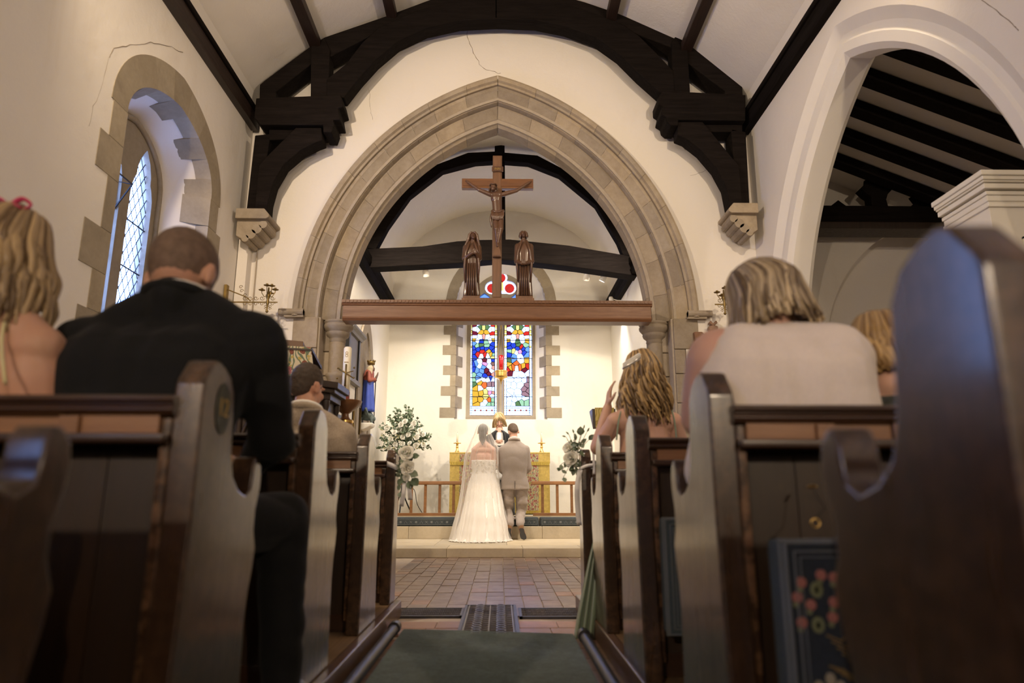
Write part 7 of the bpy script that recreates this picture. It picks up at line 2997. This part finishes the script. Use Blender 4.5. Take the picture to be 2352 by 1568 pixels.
VR = [(hv.x, hv.y, hc.z + .128, .012, .012), (hv.x, hv.y, hc.z + .118, .06, .06), (hv.x, hv.y, hc.z + .07, .10, .105), (hv.x, hv.y, hc.z - .02, .128, .125), (hv.x, hv.y + .01, hc.z - .13, .18, .145), (bx - .015, 10.71, 1.47, .232, .165), (bx - .035, 10.71, 1.36, .255, .18),
      (bx - .045, 10.71, 1.15, .268, .195), (bx - .045, 10.70, .90, .29, .25), (bx - .04, 10.67, .66, .325, .325), (bx - .035, 10.58, .46, .365, .395), (bx - .03, 10.50, .34, .395, .42), (bx - .035, 10.42, .20, .415, .46), (bx - .035, 10.38, .13, .43, .50)]
vs, fs = [], []
n = 110
rows = interp_rows([((x, y, z), a, b, 1) for x, y, z, a, b in VR], 4)
for i, (c_, a_, b_, _) in enumerate(rows):
    f = i / (len(rows) - 1)
    for k in range(n + 1):
        th = RAD(155 + 230 * k / n)
        d = 1 + (.05 * f ** .5) * math.sin(th * 17 + 2 * f) + .03 * f * math.sin(th * 31 + 1)
        if i == 0:
            d = 1
        vs.append((c_[0] + a_ * math.cos(th) * d, c_[1] + b_ * math.sin(th) * d, c_[2]))
for i in range(len(rows) - 1):
    for k in range(n):
        p_ = i * (n + 1) + k
        fs.append((p_, p_ + 1, p_ + n + 2, p_ + n + 1))
MB().add(vs, fs).build('veil', M_VEIL, br, smooth=True, fix=False)
m = MB()
for k in range(9):
    m.ell(hc + Vector((-.04 + .01 * k, -.045, .118 - .001 * (k - 4) ** 2)), (.009, .01, .012), 8, 6)
m.build('comb', M_DARKH, br, smooth=True)

# ---------------------------------------------------------------- priest at the altar rail
Y0 = 11.48
hc = G(1147, 965, .0)
vi = person('priest with golden shoulder-length hair, black cassock and white surplice facing the couple', (hc.x, 11.5, .44))
m = MB()
Rv = Matrix.Rotation(math.pi, 3, 'Z')
Rh = add_head(m, hc, 1.0, nod=26, roll=6, turn=180)
nb = G(1147, 982)
m.cap(hc + Vector((0, .01, -.05)), .05, nb + Vector((0, 0, -.03)), .056)
m.cap(nb - Vector((0, 0, .05)), .07, G(1147, 1060), .12)
zc = G(0, 1035).z
for s in (-1, 1):
    w_ = Vector((hc.x + s * .06, 11.26, G(0, 1024).z))
    add_hand(m, w_, (-s * .6, -.5, .35), (0, .4, 1), s, .5)
body_v = remeshed(m, 'body', M_SKIN_F, vi, .007, 3)
face_details(body_v, hc, Rh, 1.0)
rows = [((hc.x, 11.5, .445), .26, .20, 1), ((hc.x, 11.5, .9), .235, .18, 1), ((hc.x, 11.5, 1.3), .215, .15, 1), ((hc.x, 11.5, G(0, 1018).z), .215, .135, 1), ((hc.x, 11.5, G(0, 1000).z), .20, .115, 1), ((hc.x, 11.5, G(0, 992).z), .13, .085, 1), ((hc.x, 11.5, G(0, 986).z), .072, .066, 1)]
loft(interp_rows(rows), 60, lambda f, a: .04 * math.sin(a * 11 + f) * max(0, 1 - f * 1.3)).build('cassock', M_CASS, vi, smooth=True)
rows = [((hc.x, 11.485, 1.0), .20, .19, 1), ((hc.x, 11.485, 1.3), .175, .165, 1), ((hc.x, 11.485, G(0, 1010).z), .115, .145, 1), ((hc.x, 11.485, G(0, 992).z), .085, .095, 1)]
loft(interp_rows(rows), 60, lambda f, a: .05 * math.sin(a * 13 + f)).build('surplice', M_SURP, vi, smooth=True)
m = MB()
for s in (-1, 1):
    sh = Vector((hc.x + s * .165, 11.5, G(0, 1003).z))
    e_ = sh + Vector((s * .05, -.04, -.27))
    m.cap(sh, .06, e_, .055)
    m.cap(e_, .055, (hc.x + s * .075, 11.28, G(0, 1026).z), .048)
remeshed(m, 'sleeves', M_CASS, vi, .012, 4)
m = MB()
for s in (-1, 1):
    m.tube(spline([Vector((hc.x + s * .05, 11.44, G(0, 988).z)), Vector((hc.x + s * .085, 11.36, G(0, 1000).z)), Vector((hc.x + s * .10, 11.325, 1.35)), Vector((hc.x + s * .10, 11.30, .95))]), .034, 6, squash=.35)
m.build('black_scarf', M_CASS, vi, smooth=True)
LK = long_hair(hc, 1.0, Rh, 130, .115, 1.0, (0, 0, 0), .004, 17, thick=.012, flare=.006)
q = random.Random(3)
for k in range(26):
    s = -1 if k % 2 else 1
    x = s * (.012 + .07 * q.random())
    p0 = hc + Rh @ Vector((.006 * s, -.01, .128))
    p1 = hc + Rh @ Vector((x * .8, .085, .085))
    p2 = hc + Rh @ Vector((x + s * .028, .085, .01))
    p3 = hc + Rh @ Vector((x + s * .045, .05, -.10))
    LK.append((spline([p0, p1, p2, p3], 4), [.010] * 13))
hair_obj('hair', LK, M_VICAR, vi, skull_cap(hc, 1.0, Rh, 1.03))
vb = thing('service_book', 'open black service book held by the priest', 'book', (hc.x, 11.2, G(0, 1020).z))
m = MB()
for s in (-1, 1):
    m.add([(hc.x, 11.16, G(0, 1026).z), (hc.x + s * .09, 11.165, G(0, 1024).z), (hc.x + s * .09, 11.24, G(0, 1012).z), (hc.x, 11.235, G(0, 1014).z)]
          + [(hc.x, 11.16, G(0, 1026).z - .012), (hc.x + s * .09, 11.165, G(0, 1024).z - .012), (hc.x + s * .09, 11.24, G(0, 1012).z - .012), (hc.x, 11.235, G(0, 1014).z - .012)],
          [(0, 1, 2, 3), (4, 7, 6, 5), (0, 4, 5, 1), (1, 5, 6, 2), (2, 6, 7, 3), (3, 7, 4, 0)])
m.build('cover', M_BLACKM, vb)
m = MB()
for s in (-1, 1):
    m.add([(hc.x, 11.165, G(0, 1026).z + .008), (hc.x + s * .082, 11.17, G(0, 1024).z + .004), (hc.x + s * .082, 11.235, G(0, 1012).z + .004), (hc.x, 11.23, G(0, 1014).z + .008)], [(0, 1, 2, 3)])
m.build('pages', plain('aged_paper', (.42, .39, .34), .8), vb)

# ================================================================ FLOWERS
M_ROSE = plain('white_rose', (.88, .86, .78), .6, var=.04, scale=20, subs=.04)
M_CREAMR = plain('cream_flower', (.74, .70, .48), .6, var=.1, scale=20)
M_LEAF = plain('eucalyptus_leaf', (.125, .175, .105), .6, var=.35, scale=14)
M_LEAF2 = plain('grey_green_leaf', (.27, .33, .235), .6, var=.3, scale=14)
M_STEM = plain('green_stem', (.08, .12, .05), .6)
M_RIB = make_cloth('white_satin_ribbon', (.80, .78, .80), .35, var=.02)


def rose_mesh(name, seed, layers=5, mt=None):
    q = random.Random(seed)
    m = MB()
    m.ell((0, 0, .22), (.13, .13, .30), 10, 8)
    for L in range(layers):
        n_ = 3 + (L + 1) // 2
        for k in range(n_):
            a0 = 2 * math.pi * (k + .37 * L + q.uniform(-.12, .12)) / n_
            w = math.pi / n_ * 1.25
            r0 = .06 + .05 * L
            r1 = (.20 + .185 * L) * q.uniform(.88, 1.1)
            h0, h1 = -.30, (.62 - .15 * L) + q.uniform(-.07, .07)
            tw = q.uniform(-.25, .25)
            vs, fs = [], []
            for i in range(6):
                f = i / 5
                for j in range(6):
                    g = j / 5 * 2 - 1
                    rr = r0 + (r1 - r0) * (math.sin(f * 1.5) ** .75) + .10 * f ** 4 * (1 - abs(g)) - .10 * g * g * f + .05 * g * tw
                    aa = a0 + g * w * (.35 + .65 * math.sin(f * 2.2))
                    vs.append((rr * math.cos(aa), rr * math.sin(aa), h0 + (h1 - h0) * f - .20 * g * g * f - .12 * f ** 6 * (1 - .5 * abs(g)) + .05 * f * math.sin(g * 6 + k + L)))
            for i in range(5):
                for j in range(5):
                    p_ = i * 6 + j
                    fs.append((p_, p_ + 1, p_ + 7, p_ + 6))
            m.add(vs, fs)
    me = m.mesh(name, smooth=True, fix=False)
    me.materials.append(mt or M_ROSE)
    return me


ROSES = [rose_mesh('rose', s) for s in (1, 2, 3)]
BUDS = [rose_mesh('rose', 9, 3, M_CREAMR), rose_mesh('rose', 10, 3)]


def put_rose(par, p, r, d, q, small=False):
    o = bpy.data.objects.new('rose', q.choice(BUDS if small else ROSES))
    COL.objects.link(o)
    o.parent = par
    o.location = Vector(p) - wloc(par)
    o.scale = (r, r, r)
    o.rotation_euler = Vector(d).to_track_quat('Z', 'Y').to_euler()
    return o


def leaf(m, p, d, n_, L, w):
    d = Vector(d).normalized()
    s = d.cross(Vector(n_))
    if s.length < 1e-3:
        s = d.cross(Vector((1, 0, .3)))
    s.normalize()
    n2 = s.cross(d)
    pts = []
    for t_, ww in ((0, .0), (.2, .7), (.45, 1), (.75, .72), (1, 0)):
        c_ = Vector(p) + d * L * t_ + n2 * (.12 * L * math.sin(t_ * 3.1))
        pts.append((c_ - s * w * ww, c_ + n2 * (-.12 * w), c_ + s * w * ww))
    vs = [v for tr_ in pts for v in tr_]
    fs = []
    for i in range(4):
        for j in range(2):
            a = i * 3 + j
            fs.append((a, a + 1, a + 4, a + 3))
    m.add(vs, fs)


# big pedestal arrangement
AYF = 11.62
ac = PY(930, 995, AYF)
fa = thing('flower_arrangement', 'large pedestal arrangement of white roses and eucalyptus by the chancel wall', 'flowers', (ac.x, AYF, .44))
q = random.Random(8)
stems = MB()
lv1, lv2 = MB(), MB()
core = Vector((ac.x - .02, AYF + .02, PY(930, 1040, AYF).z))
for k in range(90):
    a = q.uniform(0, 2 * math.pi)
    el_ = q.uniform(-.25, 1.45)
    rr = q.uniform(.30, .46)
    if k < 4:
        tip = [PY(934, 930, AYF), PY(912, 940, AYF), PY(880, 1000, AYF), PY(988, 1000, AYF)][k]
    else:
        tip = core + Vector((rr * 1.05 * math.cos(a) * math.cos(el_), .62 * rr * math.sin(a) * math.cos(el_), .14 + rr * 1.35 * math.sin(el_)))
    mid = core.lerp(tip, .5) + Vector((0, 0, .05))
    path = spline([core, mid, tip], 5)
    stems.tube(path, .004, 4)
    for j, p_ in enumerate(path[4:]):
        for s in (-1, 1):
            d = Vector((q.uniform(-1, 1), q.uniform(-1, .6), q.uniform(-.5, .9)))
            leaf(lv1 if q.random() < .6 else lv2, p_, d, (q.uniform(-1, 1), -1, q.uniform(-1, 1)), q.uniform(.04, .07), q.uniform(.012, .022))
stems.build('stems', M_STEM, fa)
o = lv1.build('foliage', M_LEAF, fa, fix=False)
o['kind'] = 'stuff'
o = lv2.build('foliage', M_LEAF2, fa, fix=False)
o['kind'] = 'stuff'
big = [(921, 973), (945, 981), (904, 993), (924, 1001), (939, 999), (956, 1003), (908, 1020), (971, 996), (972, 1020), (931, 965), (917, 984), (951, 969), (890, 985), (962, 985), (899, 1008), (940, 1016), (925, 1020), (893, 1027), (957, 1022)]
for u, v in big:
    p_ = PY(u + q.uniform(-2, 2), v + q.uniform(-2, 2), AYF - .26 + .12 * q.random() + .0018 * abs(u - 930))
    put_rose(fa, p_, q.uniform(.042, .058), (q.uniform(-.4, .4), -1, q.uniform(-.1, .7)), q)
for k in range(95):
    a = q.uniform(0, 2 * math.pi)
    el_ = q.uniform(-.2, 1.4)
    rr = q.uniform(.25, .42)
    p_ = core + Vector((rr * math.cos(a) * math.cos(el_), -.2 - .2 * q.random() + .3 * abs(math.sin(el_)), .12 + rr * 1.25 * math.sin(el_)))
    put_rose(fa, p_, q.uniform(.020, .036), (q.uniform(-.6, .6), -1, q.uniform(-.2, .8)), q, True)
zb_ = PY(930, 1050, AYF).z
auto_smooth(MB().lathe([(0, zb_ - .16), (.12, zb_ - .15), (.17, zb_ - .02), (.165, zb_ + .01), (0, zb_ + .01)], (core.x, core.y, 0), 20).build('bowl', M_BLACKM, fa), 40)
m = MB().tube([(core.x, core.y, zb_ - .15), (core.x, core.y, .80)], .018, 8)
for a in (30, 150, 270):
    m.tube(spline([(core.x, core.y, .85), (core.x + .10 * math.cos(RAD(a)), core.y + .10 * math.sin(RAD(a)), .62), (core.x + .2 * math.cos(RAD(a)), core.y + .2 * math.sin(RAD(a)), .445)]), .012, 6)
m.build('iron_stand', M_BLACKM, fa, smooth=True)
cb = MB().tube(spline([(core.x + .05, core.y - .1, .90), (core.x + .22, core.y - .16, .85), (core.x + .28, core.y - .18, .62), (core.x + .38, core.y - .15, .452)]), .006, 6).build('lamp_cable', M_BLACKM, None, smooth=True)
tag(cb, 'thin black cable looping down behind the communion rail', 'cable')


def pew_spray(label, grp, roses, leaves, base, ribbons):
    t = thing('pew_flowers', label, 'flowers', tuple(base), grp)
    q = random.Random(len(label))
    for (u, v, Y, r, d) in roses:
        put_rose(t, PY(u, v, Y), r, d, q, r < .02)
    m1, m2 = MB(), MB()
    st_ = MB()
    for (u, v, Y, L, w, d) in leaves:
        p_ = PY(u, v, Y)
        leaf(m1 if q.random() < .5 else m2, p_, d, (.2, -1, .1), L, w)
        st_.tube([base, Vector(base).lerp(p_, .6) + Vector((0, -.01, .01)), p_], .0018, 4)
    for k in range(60):
        d = Vector((q.uniform(-1, 1), q.uniform(-1, .2), q.uniform(-1, 1)))
        leaf(m1 if k % 2 else m2, Vector(base) + Vector((q.uniform(-.03, .03), q.uniform(-.04, .02), q.uniform(-.10, .08))), d, (0, -1, 0), q.uniform(.03, .05), q.uniform(.008, .014))
    st_.build('stems', M_STEM, t)
    m1.build('leaves', M_LEAF, t, fix=False)
    m2.build('leaves', M_LEAF2, t, fix=False)
    m = MB()
    for k in range(40):
        p_ = Vector(base) + Vector((q.uniform(-.07, .06), q.uniform(-.05, .0), q.uniform(-.02, .12)))
        m.ell(p_, q.uniform(.003, .006), 6, 4)
    m.build('gypsophila', M_ROSE, t, smooth=True)['kind'] = 'stuff'
    m = MB()
    for path, w in ribbons:
        P = spline([Vector(p) for p in path], 4)
        vs = []
        for i, p_ in enumerate(P):
            d = Vector(w[0]) * w[1]
            vs += [p_ - d, p_ + d]
        m.add(vs, [(2 * i, 2 * i + 1, 2 * i + 3, 2 * i + 2) for i in range(len(P) - 1)])
    rb_ = m.build('ribbon', M_RIB, t, smooth=True, fix=False)
    so = rb_.modifiers.new('thick', 'SOLIDIFY')
    so.thickness = .0015
    return t


YF = 4.49
b0 = PY(928, 1068, YF + .02)
rib = []
zr = PY(905, 1075, YF).z
xe = XPL
rib.append(([(xe - .075, YF - .03, zr + .035), (xe - .02, YF - .03, zr + .015), (xe + .006, YF - .012, zr), (xe + .006, YF + .10, zr - .005)], ((0, 0, 1), .016)))
rib.append(([b0 + Vector((0, .0, -.06)), b0 + Vector((.01, -.03, -.15)), b0 + Vector((-.005, -.02, -.26))], ((1, 0, 0), .014)))
rib.append(([b0 + Vector((0, .0, -.06)), b0 + Vector((.04, -.03, -.14)), b0 + Vector((.05, -.02, -.22))], ((1, 0, 0), .014)))
pew_spray('white rose spray with ribbon tails on the pew end, statue side', 'pew end rose sprays',
          [(934, 1039, YF - .03, .052, (.3, -1, .25)), (936, 1073, YF - .03, .050, (.3, -1, -.05)), (933, 1096, YF - .02, .026, (.2, -1, -.3)), (922, 1083, YF, .018, (-.2, -1, 0)), (924, 1060, YF, .018, (-.2, -1, .1))],
          [(945, 1048, YF, .055, .02, (1, -.2, .1)), (942, 1085, YF, .06, .026, (.8, -.2, -.3)), (946, 1098, YF, .065, .03, (.7, -.2, -.8)), (938, 1104, YF, .06, .024, (.4, -.2, -1)), (922, 1098, YF, .05, .018, (-.4, -.2, -1)), (918, 1112, YF, .04, .014, (-.2, -.2, -1)),
           (918, 1130, YF, .035, .016, (.1, -.2, -1)), (925, 1050, YF, .05, .02, (.2, -.5, -.9)), (918, 1045, YF, .05, .016, (-.3, -.4, .9))], b0, rib)
YF = 4.44
b0 = PY(1322, 1050, YF + .02)
rib = []
zr = PY(1335, 1072, YF).z
xe = XPR
rib.append(([(xe + .075, YF - .05, zr + .10), (xe + .076, YF - .052, zr + .03), (xe + .075, YF - .05, zr - .05)], ((1, 0, 0), .008)))
rib.append(([(xe + .07, YF - .055, zr + .01), (xe + .03, YF - .06, zr + .005), (xe - .006, YF - .045, zr - .01), (xe - .012, YF + .03, zr - .02)], ((0, 0, 1), .010)))
rib.append(([(xe - .01, YF - .03, zr - .02), (xe - .03, YF - .03, zr - .12), (xe - .03, YF - .02, zr - .24), (xe - .02, YF - .02, zr - .36)], ((1, 0, 0), .016)))
pew_spray('white rose spray with trailing eucalyptus on the pew end by the green dress', 'pew end rose sprays',
          [(1306, 1027, YF, .046, (-.5, -1, .5)), (1311, 1052, YF - .03, .050, (-.4, -1, .1)), (1321, 1066, YF - .02, .022, (0, -1, -.3)), (1326, 1036, YF, .014, (0, -1, .3)), (1330, 1030, YF, .014, (.2, -1, .3))],
          [(1333, 1000, YF + .02, .06, .028, (0, -.2, .9)), (1332, 1015, YF + .02, .05, .02, (.2, -.2, -.4)), (1352, 1010, YF + .02, .05, .018, (.7, -.2, .7)), (1334, 1018, YF, .05, .014, (.6, -.3, .5)), (1322, 1012, YF, .05, .012, (-.1, -.2, 1)),
           (1318, 1075, YF, .05, .018, (-.2, -.2, -1)), (1289, 1066, YF, .04, .014, (-.1, -.2, -.8)), (1290, 1080, YF, .04, .012, (.5, -.2, -.3)), (1287, 1080, YF, .03, .012, (-.5, -.2, .3)), (1294, 1096, YF, .04, .016, (.1, -.2, -.3)), (1299, 1060, YF, .04, .014, (-.1, -.2, -1)),
           (1307, 998, YF, .03, .006, (-.7, -.2, .6)), (1318, 995, YF, .03, .006, (-.3, -.2, .9)), (1300, 1003, YF, .03, .006, (-.9, -.2, .2)), (1340, 985, YF, .03, .005, (.2, -.2, .9)), (1348, 992, YF, .035, .006, (.5, -.2, .9))], b0, rib)
